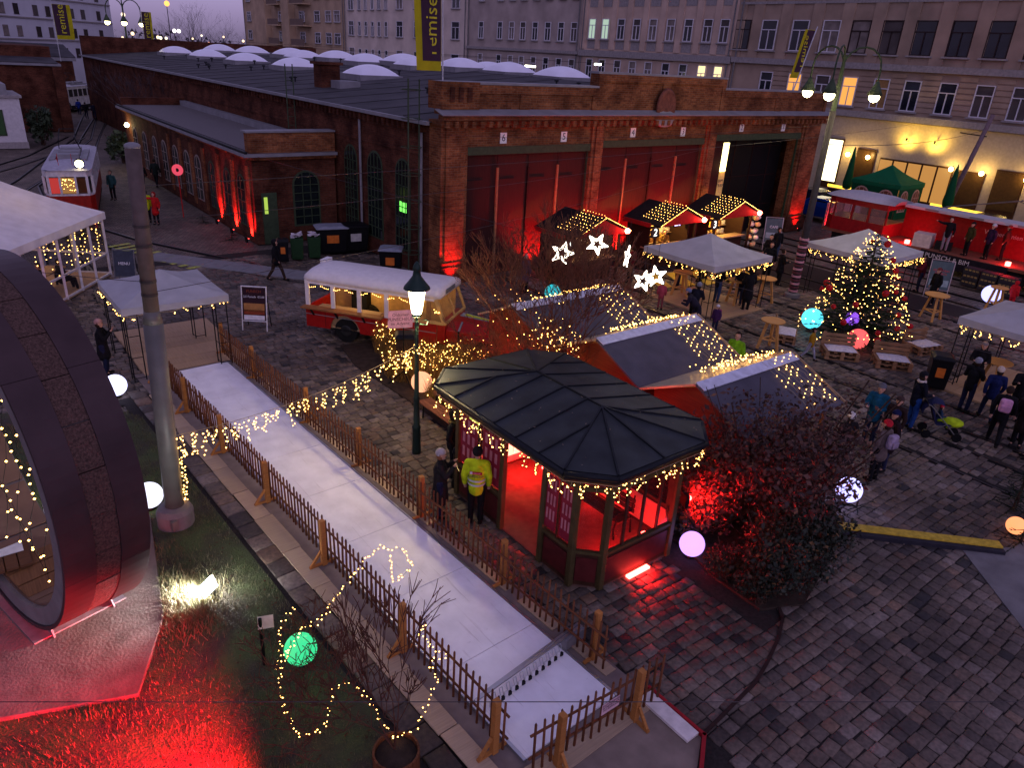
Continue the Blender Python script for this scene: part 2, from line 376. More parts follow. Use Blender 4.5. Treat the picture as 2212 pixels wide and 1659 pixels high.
for s in stones[300:]:
    n0 = len(mb.v); stone_shape(mb, s[0], s[1], s[2], s[3], rnd.uniform(-.016, .009), rnd.uniform(-.009, .009)); tones += [rnd.random()]*(len(mb.v)-n0)
fld = mb.build('cobblestones', M_stone_s, pave, smooth=True, kind='stuff')
at = fld.data.attributes.new('tone', 'FLOAT', 'POINT'); at.data.foreach_set('value', tones)

# tram rails: two steel bands and a groove each, sunk in the paving
M_rail = mat('rail_steel', (.10, .085, .08), .4, .8, var=.3, scale=8)
M_groove = mat('groove', (.012, .011, .012), .9)
def rail_pair(name, pts, gauge=1.5):
    t = thing(name, None, None, (pts[0][0], pts[0][1], 0)); del_keys = [k for k in t.keys()]
    t['kind'] = 'structure'
    for sgn in (-1, 1):
        st, gr = MB(), MB()
        for a, b in zip(pts[:-1], pts[1:]):
            d = (Vector(b)-Vector(a)).normalized(); n = Vector((-d.y, d.x))
            a2, b2 = Vector(a)+n*sgn*gauge/2 - d*.02, Vector(b)+n*sgn*gauge/2 + d*.02
            st.bar((a2.x, a2.y, -.03), (b2.x, b2.y, -.03), .075, .072)
            g = n*-sgn*.075
            gr.bar((a2.x+g.x, a2.y+g.y, -.028), (b2.x+g.x, b2.y+g.y, -.028), .11, .034)
        st.build('rail', M_rail, t); gr.build('groove', M_groove, t)
for xs in (20.6, 23.3, 27.7, 32.6): rail_pair('tram_track', [(xs-.35, -2), (xs-.12, 4.5), (xs, 10), (xs+.1, 18), (xs, 27)])
rail_pair('tram_track', [(37.2, 2), (37.2, 14), (37.2, 26)]); rail_pair('tram_track', [(40.4, 2), (40.3, 14), (40.2, 26)])
rail_pair('tram_track', [(5.5, 30), (5.5, 44), (6.3, 56), (9.6, 66), (13.2, 82), (17, 98), (19.5, 106)])
rail_pair('tram_track', [(3.4, 22.5), (3.4, 30), (4.2, 38), (5.6, 45)])
rail_pair('tram_track', [(2.2, 50), (5.4, 58.5), (8.3, 68), (12.2, 80.4), (15.7, 97.3), (18, 108)])
rail_pair('tram_track', [(-2, 54), (4.7, 65), (7.4, 70), (12, 82)])
rail_pair('tram_track', [(5.8, 42.5), (7, 38.9), (9.6, 33.8), (11.6, 30.4), (15.2, 25.4), (18.2, 18), (19.2, 12)])
# grey service strip of slabs crossing to the hall
M_slab = mat('pale_slab', (.26, .25, .25), .7, var=.12, scale=3, bump=.1)
for k in range(9):
    a = Vector((7.35+.62*k, 36.0-.78*k)); d = Vector((.62, -.78)); n = Vector((.78, .62))
    p = [a+d*.012-n*.62, a+d*.985-n*.62, a+d*.985+n*.62, a+d*.012+n*.62]
    MB().prism([(q.x, q.y) for q in p], -.05, .022).build('slab', M_slab, pave)
# yellow hatching on the street left and the yellow kerb line at right
M_yel = mat('yellow_paint', (.55, .40, .06), .6, var=.3, scale=9)
M_yel2 = mat('yellow_hatch', (.42, .44, .12), .7, var=.35, scale=9)
hm = MB()
for k in range(11):
    a = Vector((6.05+.21*k, 38.4-.52*k)); d = Vector((.42, -.9)).normalized()*.26; n = Vector((1.0, .35))
    hm.add([(a.x, a.y, .018), (a.x+d.x, a.y+d.y, .018), (a.x+d.x+n.x, a.y+d.y+n.y, .018), (a.x+n.x, a.y+n.y, .018)], [(3,2,1,0)])
o = hm.build('road_marking', M_yel2); tag(o, kind='structure')
hm = MB()
for k in range(5):
    x0 = 26.2+1.25*k; hm.add([(x0, 23.0-.3*k, .018), (x0+.75, 23.0-.3*k, .018), (x0-.2, 21.0-.3*k, .018), (x0-.95, 21.0-.3*k, .018)], [(3,2,1,0)])
o = hm.build('road_marking', M_yel); tag(o, kind='structure')
M_dark_kerb = mat('dark_kerb', (.045, .042, .055), .7, var=.2)
kb = thing('kerb', None, None, (16, 5, 0)); kb['kind'] = 'structure'
a, b_k = Vector((14.3, 6.35, 0)), Vector((16.95, 3.68, 0)); d = (b_k-a).normalized(); n = Vector((d.y, -d.x, 0))
MB().bar(a+Vector((0,0,.06)), b_k+Vector((0,0,.06)), .24, .14).build('painted_top', M_yel, kb, bevel=.01)
MB().bar(a-n*-.19+Vector((0,0,.03)), b_k-n*-.19+Vector((0,0,.03)), .13, .12).build('rubber_edge', M_dark_kerb, kb)
M_conc = mat('old_concrete', (.23, .215, .21), .85, var=.22, scale=2.2, bump=.3, bscale=30)
o = MB().prism([(16.16,4.12),(14.4,2.2),(12.8,.5),(20,.2),(22,3.2),(17.3,3.5)], -.05, .016).build('concrete_slab', M_conc); tag(o, kind='structure')
# curved iron drain line in front of the kiosk
dr = MB(); cp = [(11.2,5.4),(10.9,5.1),(10.4,4.85),(9.74,4.62),(9.18,4.46),(8.16,4.35),(7.58,4.29)]
for p, q in zip(cp[:-1], cp[1:]): dr.bar((p[0], p[1], .006), (q[0], q[1], .006), .06, .03)
o = dr.build('drain_channel', mat('drain_iron', (.06, .035, .03), .8)); tag(o, kind='structure')

# ------------------------------------------------------------------ lawn
def lawn_mat():
    m = bpy.data.materials.new('lawn_soil'); t, N, L, b = nodes_of(m)
    g = N.new('ShaderNodeNewGeometry'); nz = N.new('ShaderNodeTexNoise'); nz.inputs['Scale'].default_value = 1.3; nz.inputs['Detail'].default_value = 7; L.new(g.outputs['Position'], nz.inputs[0])
    rp = N.new('ShaderNodeValToRGB'); e = rp.color_ramp.elements; e[0].position = .38; e[0].color = (.045, .033, .02, 1); e[1].position = .62; e[1].color = (.055, .08, .02, 1)
    L.new(nz.outputs[0], rp.inputs[0]); L.new(rp.outputs[0], b.inputs['Base Color']); b.inputs['Roughness'].default_value = .95
    n2 = N.new('ShaderNodeTexNoise'); n2.inputs['Scale'].default_value = 35; L.new(g.outputs['Position'], n2.inputs[0])
    bp = N.new('ShaderNodeBump'); bp.inputs['Strength'].default_value = .8; bp.inputs['Distance'].default_value = .04; L.new(n2.outputs[0], bp.inputs['Height']); L.new(bp.outputs[0], b.inputs['Normal'])
    return m
mb = MB(); nx, ny = 30, 60
def lawn_h(x, y): return .015 + .03*math.sin(x*1.7+1)*math.sin(y*.9) + .012*math.sin(x*6.1)*math.sin(y*5.3)
for j in range(ny+1):
    for i in range(nx+1):
        y = -3 + 24.4*j/ny; xr = 3.83 - .045*(y-6) if y < 19.4 else 3.83-.045*(y-6) - (y-19.4)*.45
        x = -9 + (xr+9)*i/nx; mb.v.append((x, y, lawn_h(x, y) if i < nx else -.02))
for j in range(ny):
    for i in range(nx): a = j*(nx+1)+i; mb.f.append((a, a+1, a+nx+2, a+nx+1)); mb.m.append(0)
lawn = mb.build('lawn', lawn_mat(), smooth=True); tag(lawn, kind='structure')
def grass_mat():
    m = bpy.data.materials.new('grass_blade'); t, N, L, b = nodes_of(m)
    a = N.new('ShaderNodeAttribute'); a.attribute_name = 'tone'
    rp = N.new('ShaderNodeValToRGB'); e = rp.color_ramp.elements; e[0].position = 0; e[0].color = (.03, .042, .010, 1); e[1].position = 1; e[1].color = (.12, .15, .035, 1)
    q = e.new(.88); q.color = (.16, .13, .06, 1)
    L.new(a.outputs['Fac'], rp.inputs[0]); L.new(rp.outputs[0], b.inputs['Base Color']); b.inputs['Roughness'].default_value = .6
    return m
def on_pad(x, y): return in_poly(x, y, PAD)
def in_poly(x, y, P):
    c = False; j = len(P)-1
    for i in range(len(P)):
        if (P[i][1] > y) != (P[j][1] > y) and x < (P[j][0]-P[i][0])*(y-P[i][1])/(P[j][1]-P[i][1])+P[i][0]: c = not c
        j = i
    return c
PAD = [(2.25,14.6),(1.68,11.3),(.92,9.75),(-.8,10.4),(-4.2,11.6),(-4.6,14.5),(-1.6,15.8)]
mb = MB(); tones = []
for k in range(70000):
    y = rnd.uniform(5.4, 20.6); x = rnd.uniform(-1.9, 3.95)
    if x > 3.80-.045*(y-6) - max(0, y-19.4)*.45 or on_pad(x, y): continue
    patch = math.sin(x*2.1+.5)*math.sin(y*1.3+1)+math.sin(x*5+y*3.1)*.5
    if rnd.random() > .55+.4*patch: continue
    h = rnd.uniform(.035, .10)*(1.25 if patch > .6 else 1); a = rnd.random()*6.28; w = .006; lx, ly = rnd.uniform(-.04, .04), rnd.uniform(-.04, .04); z = lawn_h(x, y)
    c, s_ = math.cos(a)*w, math.sin(a)*w
    mb.add([(x-c, y-s_, z-.01), (x+c, y+s_, z-.01), (x+lx, y+ly, z+h)], [(0,1,2)]); tones += [rnd.random()]*3
for k in range(3800):                     # longer tufts beside the white flood lamp
    x, y = rnd.gauss(2.05, .3), rnd.gauss(11.45, .42)
    if on_pad(x, y) or x > 3.4: continue
    h = rnd.uniform(.06, .2); a = rnd.random()*6.28; lx, ly = rnd.uniform(-.09, .09), rnd.uniform(-.09, .09); z = lawn_h(x, y); c, s_ = math.cos(a)*.008, math.sin(a)*.008
    mb.add([(x-c, y-s_, z-.01), (x+c, y+s_, z-.01), (x+lx, y+ly, z+h)], [(0,1,2)]); tones += [.4+.5*rnd.random()]*3
gr = mb.build('grass', grass_mat()); tag(gr, 'short patchy winter grass on the lawn beside the ice lane', 'grass', kind='stuff')
at = gr.data.attributes.new('tone', 'FLOAT', 'POINT'); at.data.foreach_set('value', tones)
# fallen leaves
mb = MB(); tones = []
for k in range(800):
    y = rnd.uniform(5.3, 13); x = rnd.uniform(-1.6, 3.75-.045*(y-6))
    if on_pad(x, y) and rnd.random() > .05: continue
    s = rnd.uniform(.012, .034); a = rnd.random()*6.28; z = lawn_h(x, y)+rnd.uniform(.02, .05)
    u, v = Vector((math.cos(a), math.sin(a), rnd.uniform(-.3, .3)))*s, Vector((-math.sin(a), math.cos(a), rnd.uniform(-.3, .3)))*s*.6
    c = Vector((x, y, z)); mb.add([c-u, c-v, c+u, c+v], [(0,1,2,3)])
o = mb.build('fallen_leaves', mat('dry_leaf', (.12, .06, .03), .8, var=.6, scale=4)); tag(o, 'small dry brown leaves scattered over the lawn', 'leaves', kind='stuff')
# border of larger stones between lawn and lane
brd = thing('kerb_stones', None, None, (3.9, 6, 0)); brd['kind'] = 'structure'
kmesh = []
for k in range(6):
    q = MB(); stone_shape(q, 0, 0, .24, .46, .0, rnd.uniform(-.006, .006)); kmesh.append(mesh_of(q, 'kerb_stone', M_stone, True))
y = 3.2
while y < 21.2:
    x = lane_left(y)+.06
    inst('kerb_stone', rnd.choice(kmesh), brd, (x-3.9, y-6, .045), (0, 0, R(2.6)+rnd.uniform(-.03, .03)), (1.6, 1, 1)); y += .49
# concrete pad under the tunnel ring
o = MB().prism(PAD, -.05, .085).build('concrete_pad', mat('pad_concrete', (.19, .16, .145), .8, var=.3, scale=2.5, bump=.35, bscale=22), bevel=.015); tag(o, kind='structure')
# ------------------------------------------------------------------ ice lane, boards, fences
M_ply = plank_mat('ply_board', (.48, .37, .26), axis=1, var=.16)
M_sub = mat('grey_underlay', (.26, .21, .19), .8, var=.15, scale=4)
def ice_mat():
    m = mat('white_sheet', (.90, .88, .89), .42, var=.07, scale=2.6, bump=.05, bscale=9, spec=.3)
    t, N, L, b = nodes_of(m); src = b.inputs['Base Color'].links[0].from_socket
    g = N.new('ShaderNodeNewGeometry'); col = src
    for sc_, lo, hi, dark in (((16, .7, 1), .60, .68, .80), ((5, 9, 1), .66, .74, .72), ((1.1, .8, 1), .45, .75, .86)):   # slide marks, foot scuffs, dull patches
        mp = N.new('ShaderNodeMapping'); mp.inputs['Scale'].default_value = sc_; L.new(g.outputs['Position'], mp.inputs[0])
        nz = N.new('ShaderNodeTexNoise'); nz.inputs['Scale'].default_value = 1; nz.inputs['Detail'].default_value = 6; nz.inputs['Roughness'].default_value = .65; L.new(mp.outputs[0], nz.inputs[0])
        rp = N.new('ShaderNodeValToRGB'); rp.color_ramp.elements[0].position = lo; rp.color_ramp.elements[1].position = hi
        rp.color_ramp.elements[0].color = (1, 1, 1, 1); rp.color_ramp.elements[1].color = (dark, dark*.98, dark*.97, 1); L.new(nz.outputs[0], rp.inputs[0])
        mx = N.new('ShaderNodeMix'); mx.data_type = 'RGBA'; mx.blend_type = 'MULTIPLY'; mx.inputs[0].default_value = 1
        L.new(col, mx.inputs[6]); L.new(rp.outputs[0], mx.inputs[7]); col = mx.outputs[2]
    L.new(col, b.inputs['Base Color']); return m
M_ice = ice_mat()
M_post = plank_mat('post_wood', (.46, .22, .075), axis=2, var=.2)
M_picket = plank_mat('picket_wood', (.20, .085, .04), axis=2, var=.35, rough=.6)
LV = Vector((-.045, .999, 0)).normalized(); LN = Vector((LV.y, -LV.x, 0))
L0 = Vector((6.05, 5.5, 0))                       # lane origin: centre of the near end
def LP(u, v, z=0): p = L0 + LN*u + LV*v; return Vector((p.x, p.y, z))
def lane_quad(u0, u1, v0, v1, z0, z1): return MB().prism([LP(u0,v0)[:2], LP(u1,v0)[:2], LP(u1,v1)[:2], LP(u0,v1)[:2]], z0, z1)
lane = thing('curling_lane', 'long white synthetic ice lane between two picket fences', 'ice lane', LP(0, 8))
lane_quad(-1.62, 1.42, -.12, 16.9, -.045, .04).build('underlay', M_sub, lane)
v = .02
while v < 16.4:                                    # sheets butt against each other with a fine joint
    e = min(v+2.0, 16.45); lane_quad(-.96, .93, v, e-.012, .045, .075+.002*rnd.random()).build('ice_sheet', M_ice, lane); v = e
M_alu = mat('aluminium', (.55, .55, .57), .35, .9, var=.08)
lane_quad(-1.02, -.965, 0, 16.4, .04, .095).build('edge_rail', M_alu, lane)
lane_quad(.935, .975, 0, 16.4, .04, .085).build('edge_rail', M_alu, lane)
v = -.1
k = 0
while v < 15.2:                                    # loose plywood boards along the lawn side
    n = 1.15 + .25*rnd.random(); lane_quad(-1.72+rnd.uniform(-.03,.03), -1.36+rnd.uniform(-.02,.02), v, v+n-.02, .045, .068+.004*(k % 2)).build('board', M_ply, lane); v += n; k += 1
v = .4
while v < 16.4:
    n = 1.3; lane_quad(1.12, 1.36, v, v+n-.35, .045, .065).build('board', M_ply, lane); v += n
# ramp board with red edges at the near end
M_redpaint = mat('red_edge', (.38, .03, .04), .55)
ramp = thing('ramp_board', 'flat timber platform with red and white edging at the near end of the lane', 'platform', (6.3, 4.8, 0))
MB().prism([(4.75,5.33),(7.55,5.28),(7.5,4.25),(5.9,3.2),(4.3,3.2)], -.04, .06).build('deck', mat('worn_mat', (.30, .24, .2), .85, var=.2, scale=3, bump=.2), ramp)
MB().prism([(4.7,5.37),(7.5,5.33),(7.42,5.06),(4.8,4.95)], .064, .085).build('pale_board', M_ply, ramp)
MB().bar((7.36,5.3,.10), (7.36,4.3,.10), .26, .05).build('white_edge', mat('white_paint', (.72,.66,.62), .6), ramp)
MB().bar((7.52,5.36,.09), (7.53,4.2,.09), .05, .10).build('red_strip', M_redpaint, ramp)
MB().bar((7.55,4.24,.09), (6.0,3.15,.09), .06, .10).build('red_strip', M_redpaint, ramp)

pk = MB(); pk.cyl((0,0,-.46), (0,0,.44), .0215, .019, 6); pk.cyl((0,0,.44), (0,0,.47), .019, .004, 6)
PICKET = mesh_of(pk, 'picket', M_picket, True)
def fence_post(parent, p, out, h=1.02):
    """square post with a raking brace on a ground board"""
    o = MB().cbox((p.x, p.y, h/2+.05), (.10, .10, h)).build('post', M_post, parent, bevel=.006)
    b = MB().bar(p+Vector((0,0,.09))-out*.22, p+Vector((0,0,.09))+out*.30, .055, .04); b.build('foot_board', M_post, parent)
    MB().bar(p+out*.26+Vector((0,0,.11)), p+out*.05+Vector((0,0,.38)), .045, .045).build('brace', M_post, parent)
def fence(label, a, b, out, posts, spacing=.155, h=.96):
    a, b = Vector(a), Vector(b); d = (b-a).normalized(); Ln = (b-a).length
    t = thing('picket_fence', label, 'fence', a)
    for z in (.36, .80):
        mb = MB(); n = int(Ln/2.4)+1
        for k in range(n):
            p, q = a+d*(Ln*k/n), a+d*(Ln*(k+1)/n)
            mb.cyl(p+Vector((0,0,z+rnd.uniform(-.012,.012)))-out*.03, q+Vector((0,0,z+rnd.uniform(-.012,.012)))-out*.03, .023, .021, 6)
        mb.build('rail', M_picket, t, smooth=True)
    s = .06
    while s < Ln:
        p = d*s; inst('picket', PICKET, t, (p.x, p.y, .585+rnd.uniform(-.015,.015)), (rnd.uniform(-.025,.025), rnd.uniform(-.025,.025), rnd.random()*6), (1,1,1+rnd.uniform(-.03,.02)))
        s += spacing*rnd.uniform(.93, 1.07)
    for s in posts: fence_post(t, a+d*s+out*.085, out)
    return t
fence('left picket fence of the ice lane, on the lawn side', LP(-1.16, .25), LP(-1.10, 16.2), -LN, [.15, 2.6, 5.45, 8.1, 10.75, 13.4, 15.8])
fence('right picket fence of the ice lane, on the kiosk side', LP(1.14, .45), LP(1.05, 17.1), LN, [.35, 2.75, 5.5, 8.15, 10.9, 14.4, 16.8])
ef = fence('short end fence closing the near end of the ice lane', (4.95, 5.24, 0), (7.5, 5.12, 0), Vector((-.03,-1,0)), [.45, 1.95])
# notice on the end fence
MB().cbox((6.35, 5.115, .66), (.36, .008, .2), 0).build('notice', mat('pink_paper', (.62, .42, .44), .7), ef)
M_ink = mat('dark_ink', (.09, .05, .09), .7)
M_inkr = mat('red_ink', (.4, .06, .07), .7)
text('EISSTOCKBAHN\nBETRETEN NUR\nMIT AUFSICHT', .048, M_ink, frame((6.35, 5.109, .68), (1,0,0), (0,0,1)), ef, ext=.001)
# counting bar with black and white flags
tg = thing('target_bar', 'metal bar with black and white hinged flags across the near end of the lane', 'target', LP(0, 1.15))
MB().bar(LP(-1.05, 1.12, .30), LP(1.42, 1.3, .30), .05, .03).build('bar', M_alu, tg)
MB().bar(LP(-.9, 1.16, .30), LP(1.42, 1.38, .30), .035, .02).build('bar', M_alu, tg)
MB().bar(LP(.95, 1.27, .19), LP(1.42, 1.31, .19), .18, .22).build('end_bracket', mat('bracket_grey', (.30, .28, .29), .6, .4), tg)
M_blk = mat('black_plastic', (.012, .012, .013), .45); M_wht = mat('white_plastic', (.68, .66, .66), .5)
for k in range(11):
    p = LP(-.72+k*.153, 1.06+k*.0135, .0)
    MB().cbox((p.x, p.y-.05, .13), (.06, .045, .06)).build('flag', M_blk, tg)
    MB().cbox((p.x-.075, p.y-.05, .16), (.065, .03, .1)).build('flag', M_wht, tg)
    MB().tube([(p.x-.03, p.y-.03, .19), (p.x-.03, p.y+.02, .29), (p.x+.03, p.y+.02, .29), (p.x+.03, p.y-.03, .17)], .006, 4).build('wire', M_alu, tg)

# ------------------------------------------------------------------ tunnel ring on the lawn
def build_ring():
    th = R(14.73); ax = Vector((math.cos(th), math.sin(th), 0)); tv = Vector((-ax.y, ax.x, 0))
    RO, RI, hw = 2.987, 2.62, .61; c = Vector((.22, 12.932, 3.187))
    t = thing('tunnel_ring', 'upright concrete and steel tunnel ring with fairy lights inside', 'tunnel ring', (.22, 12.93, .09))
    def P(a, r, u): return c + tv*math.cos(a)*r + Vector((0,0,1))*math.sin(a)*r + ax*u
    def band(r0, r1, u0, u1, a0, a1, n=64):
        mb = MB(); vs = []
        for k in range(n+1):
            a = a0+(a1-a0)*k/n; vs += [P(a, r0, u0), P(a, r0, u1), P(a, r1, u1), P(a, r1, u0)]
        fs = []
        for k in range(n):
            i = k*4
            for q in range(4): fs.append((i+q, i+4+q, i+4+(q+1) % 4, i+(q+1) % 4))
        fs += [(0,1,2,3), (n*4+3, n*4+2, n*4+1, n*4)]
        return mb.add(vs, fs)
    M_skin = mat('ring_sheet', (.10, .066, .068), .5, .2, var=.22, scale=1.6, bump=.1, bscale=5)
    M_agg = mat('exposed_aggregate', (.15, .095, .08), .95, var=.55, scale=34, bump=1, bscale=60)
    M_core = mat('ring_concrete', (.24, .21, .2), .85, var=.15, scale=3, bump=.2)
    band(RI, RO-.07, -hw+.03, hw-.03, 0, 2*math.pi).build('concrete_core', M_core, t)
    nseg = 6
    for side in (-1, 1):
        for k in range(nseg):
            a0 = 2*math.pi*k/nseg+.35; a1 = a0+2*math.pi/nseg-.0025
            u0, u1 = (-hw, -hw+.43) if side < 0 else (hw-.43, hw)
            band(RO-.065, RO, u0, u1, a0, a1, 16).build('steel_segment', M_skin, t, smooth=False)
    for k in range(28):                               # aggregate blocks of the middle band
        a0 = 2*math.pi*k/28; band(RO-.07, RO-.012+rnd.uniform(-.012,.008), -hw+.435, hw-.435, a0+.003, a0+2*math.pi/28-.003, 3).build('aggregate_block', M_agg, t)
    # inner lining panels
    M_pan = mat('lining_panel', (.22, .14, .10), .7, var=.2, scale=2)
    for k in range(16):
        a0 = 2*math.pi*k/16+.05; band(RI-.05, RI-.005, -hw+.1, hw-.06, a0, a0+2*math.pi/16-.02, 4).build('lining_panel', M_pan, t)
    # floor, table and bench seen through the ring
    M_deck = plank_mat('ring_deck', (.22, .12, .06), axis=0, var=.3)
    for k in range(3):
        v0 = -.62+k*.42; p = c+tv*v0; q = c+tv*(v0+.38)
        MB().prism([(p-ax*.5)[:2], (p+ax*.5)[:2], (q+ax*.5)[:2], (q-ax*.5)[:2]], .66, .70).build('floor_board', M_deck, t)
    # steel cradle
    M_cr = mat('cradle_steel', (.30, .27, .28), .5, .5)
    for s in (-1, 1):
        b = c + tv*s*.78 ; z0 = .085
        MB().slab([(b+ax*-.45).xy.to_3d()+Vector((0,0,z0)), (b+ax*.62).xy.to_3d()+Vector((0,0,z0)), (b+ax*.62).xy.to_3d()+Vector((0,0,.62)), (b+ax*-.45).xy.to_3d()+Vector((0,0,.52))], .03).build('cradle_plate', M_cr, t)
        for u in (-.4, .58):
            e = b+ax*u; f = e+tv*s*.34
            MB().slab([Vector((e.x,e.y,z0)), Vector((f.x,f.y,z0)), Vector((e.x,e.y,.55))], .025).build('gusset', M_cr, t)
    b = c-tv*0
    MB().prism([(c-ax*.7-tv*1.05)[:2], (c+ax*.8-tv*1.05)[:2], (c+ax*.8+tv*1.05)[:2], (c-ax*.7+tv*1.05)[:2]], .086, .11).build('base_plate', M_cr, t)
    return t, c, ax, tv
RING, RC, RAX, RTV = build_ring()
# fairy lights hung inside the ring
pts = []; cable = MB()
for k in range(9):
    v = -1.9+k*.32; prev = None
    for j in range(9):
        z = 4.9-j*.42; u = -.35+.1*math.sin(j*1.3+k); p = RC+RTV*(v+.05*math.sin(j*2+k))+RAX*u; p.z = z
        if (p-RC).length < 2.5: pts.append(tuple(p))
        if prev is not None and (p-RC).length < 2.5: cable.cyl(prev, p, .004, .004, 3, False)
        prev = p
fl = thing('light_curtain', 'curtain of warm fairy lights hanging inside the tunnel ring', 'fairy lights', tuple(RC-Vector((0,0,2.1))))
cable.build('cable', mat('cable_green', (.03, .04, .03), .7), fl); bulbs(pts, .021, fl)
# lit drum seat, table and bench seen through the ring
M_white_glow = emis('white_glow', (1, .97, .82), 5)
st = thing('drum_stool', 'glowing white drum shaped seat beyond the tunnel ring', 'stool', (-.05, 16.3, .03))
MB().lathe([(.02,.0),(.22,0),(.27,.08),(.27,.42),(.22,.5),(.02,.5)], (-.05, 16.3, .03), 20).build('drum', M_white_glow, st, smooth=True)
MB().lathe([(.2,.0),(.23,.0),(.23,.03),(.2,.03)], (-.05, 16.3, .012), 16).build('base', M_blk, st)
M_dkw = plank_mat('dark_bench_wood', (.16, .085, .045), axis=1, var=.3)
bt = thing('picnic_table', 'brown timber picnic table with a white sheet, seen through the tunnel ring', 'table', (-.2, 14.0, .05))
for k in range(4): MB().cbox((-.62+k*.2, 14.0, .76), (.18, 1.9, .045)).build('top_plank', M_dkw, bt)
for yy in (13.3, 14.7):
    MB().bar((-.75, yy, .06), (-.45, yy, .74), .08, .05).build('leg', M_dkw, bt); MB().bar((.15, yy, .06), (-.15, yy, .74), .08, .05).build('leg', M_dkw, bt)
for xx in (-1.0, .42):
    for k in range(2): MB().cbox((xx+k*.16-.08, 14.0, .44), (.14, 1.9, .04)).build('bench_plank', M_dkw, bt)
    MB().bar((xx, 13.3, .40), (-.3, 13.3, .40), .05, .06).build('bench_support', M_dkw, bt); MB().bar((xx, 14.7, .40), (-.3, 14.7, .40), .05, .06).build('bench_support', M_dkw, bt)
MB().cbox((-.28, 13.9, .788), (.55, .8, .006)).build('paper_sheet', mat('paper_white', (.75, .75, .7), .8), bt)
br = thing('barrier_post', 'slanting red and white striped barrier post by the tunnel ring', 'barrier', (.43, 14.3, .05))
a_, b_e = Vector((.43, 14.3, .1)), Vector((.62, 15.7, 1.55))
for k in range(6):
    MB().bar(a_.lerp(b_e, k/6), a_.lerp(b_e, (k+1)/6), .1, .03).build('stripe', M_redpaint if k % 2 else M_wht, br)
# ------------------------------------------------------------------ brick hall (depot)
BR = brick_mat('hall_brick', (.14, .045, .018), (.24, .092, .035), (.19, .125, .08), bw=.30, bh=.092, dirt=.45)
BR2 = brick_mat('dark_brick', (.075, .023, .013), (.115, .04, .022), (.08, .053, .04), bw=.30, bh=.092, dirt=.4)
M_lead = mat('zinc_flashing', (.27, .26, .27), .6, .1, var=.15, scale=2)
M_green = mat('green_paint', (.07, .095, .055), .6, var=.2)
M_roof = mat('bitumen_roof', (.085, .078, .082), .85, var=.35, scale=.8, bump=.2, bscale=12)
M_door = plank_mat('door_boards', (.06, .02, .017), axis=0, var=.35)
M_glassd = mat('dark_pane', (.02, .028, .028), .12, var=.3, scale=1.5, spec=.6)
M_plate = mat('number_plate', (.75, .73, .70), .6, var=.05)
HY = 26.15
hall = thing('tram_depot', 'long brick tram depot with six numbered gates and dome skylights', 'building', (30, HY, 0))
X0, X1, YB = 16.7, 44.2, 100.0
bays = [(18.0, 25.0, 5.68), (25.75, 33.3, 5.8), (34.2, 42.3, 5.95)]
# front wall: piers and lintel band
w = MB()
piers = [(X0, 18.0), (25.0, 25.75), (33.3, 34.2), (42.3, X1)]
for a, b in piers: w.box(a, b, HY, HY+.9, 0, 6.72)
for a, b, h in bays: w.box(a, b, HY+.12, HY+.75, h, 6.72)
w.build('front_wall', BR, hall)
for a, b in piers:                                   # pilaster strips and plinths
    MB().box(a+.18, b-.18, HY-.10, HY-.002, .9, 6.55).build('pilaster', BR, hall)
    MB().box(a-.06, b+.06, HY-.2, HY-.104, 0, .75).build('plinth', BR2, hall); MB().box(a-.02, b+.02, HY-.15, HY-.105, .752, .95).build('plinth_cap', BR2, hall)
# cornice: corbel table with dentils, zinc ledge
MB().box(X0-.1, X1+.1, HY-.16, HY+.8, 6.55, 6.75).build('cornice_band', BR, hall)
dm = mesh_of(MB().box(-.09, .09, -.1, .1, -.12, .12), 'dentil', BR)
x = X0+.1
while x < X1: inst('dentil', dm, hall, (x-30, -.24, 6.62)); x += .42
MB().box(X0-.15, X1+.15, HY-.36, HY-.0, 6.78, 6.96).build('cornice', BR, hall)
MB().slab([(X0-.3,HY-.55,6.965),(X1+.3,HY-.55,6.965),(X1+.3,HY+.05,7.16),(X0-.3,HY+.05,7.16)], .03).build('zinc_ledge', M_lead, hall)
# parapet
def parapet(x0, x1, zt, panels):
    MB().box(x0, x1, HY+.02, HY+.55, 6.97, zt).build('parapet', BR, hall)
    MB().box(x0-.05, x1+.05, HY-.06, HY+.62, zt, zt+.09).build('coping', M_lead, hall)
    MB().box(x0, x1, HY-.045, HY+.018, zt-.34, zt-.01).build('parapet_band', BR, hall)
    n = panels; wdt = (x1-x0)/n
    for k in range(n+1):
        xx = x0+k*wdt; MB().box(max(x0, xx-.28), min(x1, xx+.28), HY-.04, HY+.017, 7.17, zt-.345).build('parapet_pier', BR, hall)
parapet(X0, 25.05, 8.12, 2); parapet(25.06, 34.3, 8.72, 2); parapet(34.31, X1, 8.2, 2)
MB().box(X0-.08, X0+1.75, HY-.1, HY+.9, 7.17, 8.2).build('corner_pier', BR, hall)
for k in range(3): MB().box(X0+.3+k*.42, X0+.52+k*.42, HY-.14, HY-.102, 7.45, 8.0).build('pier_rib', BR2, hall)
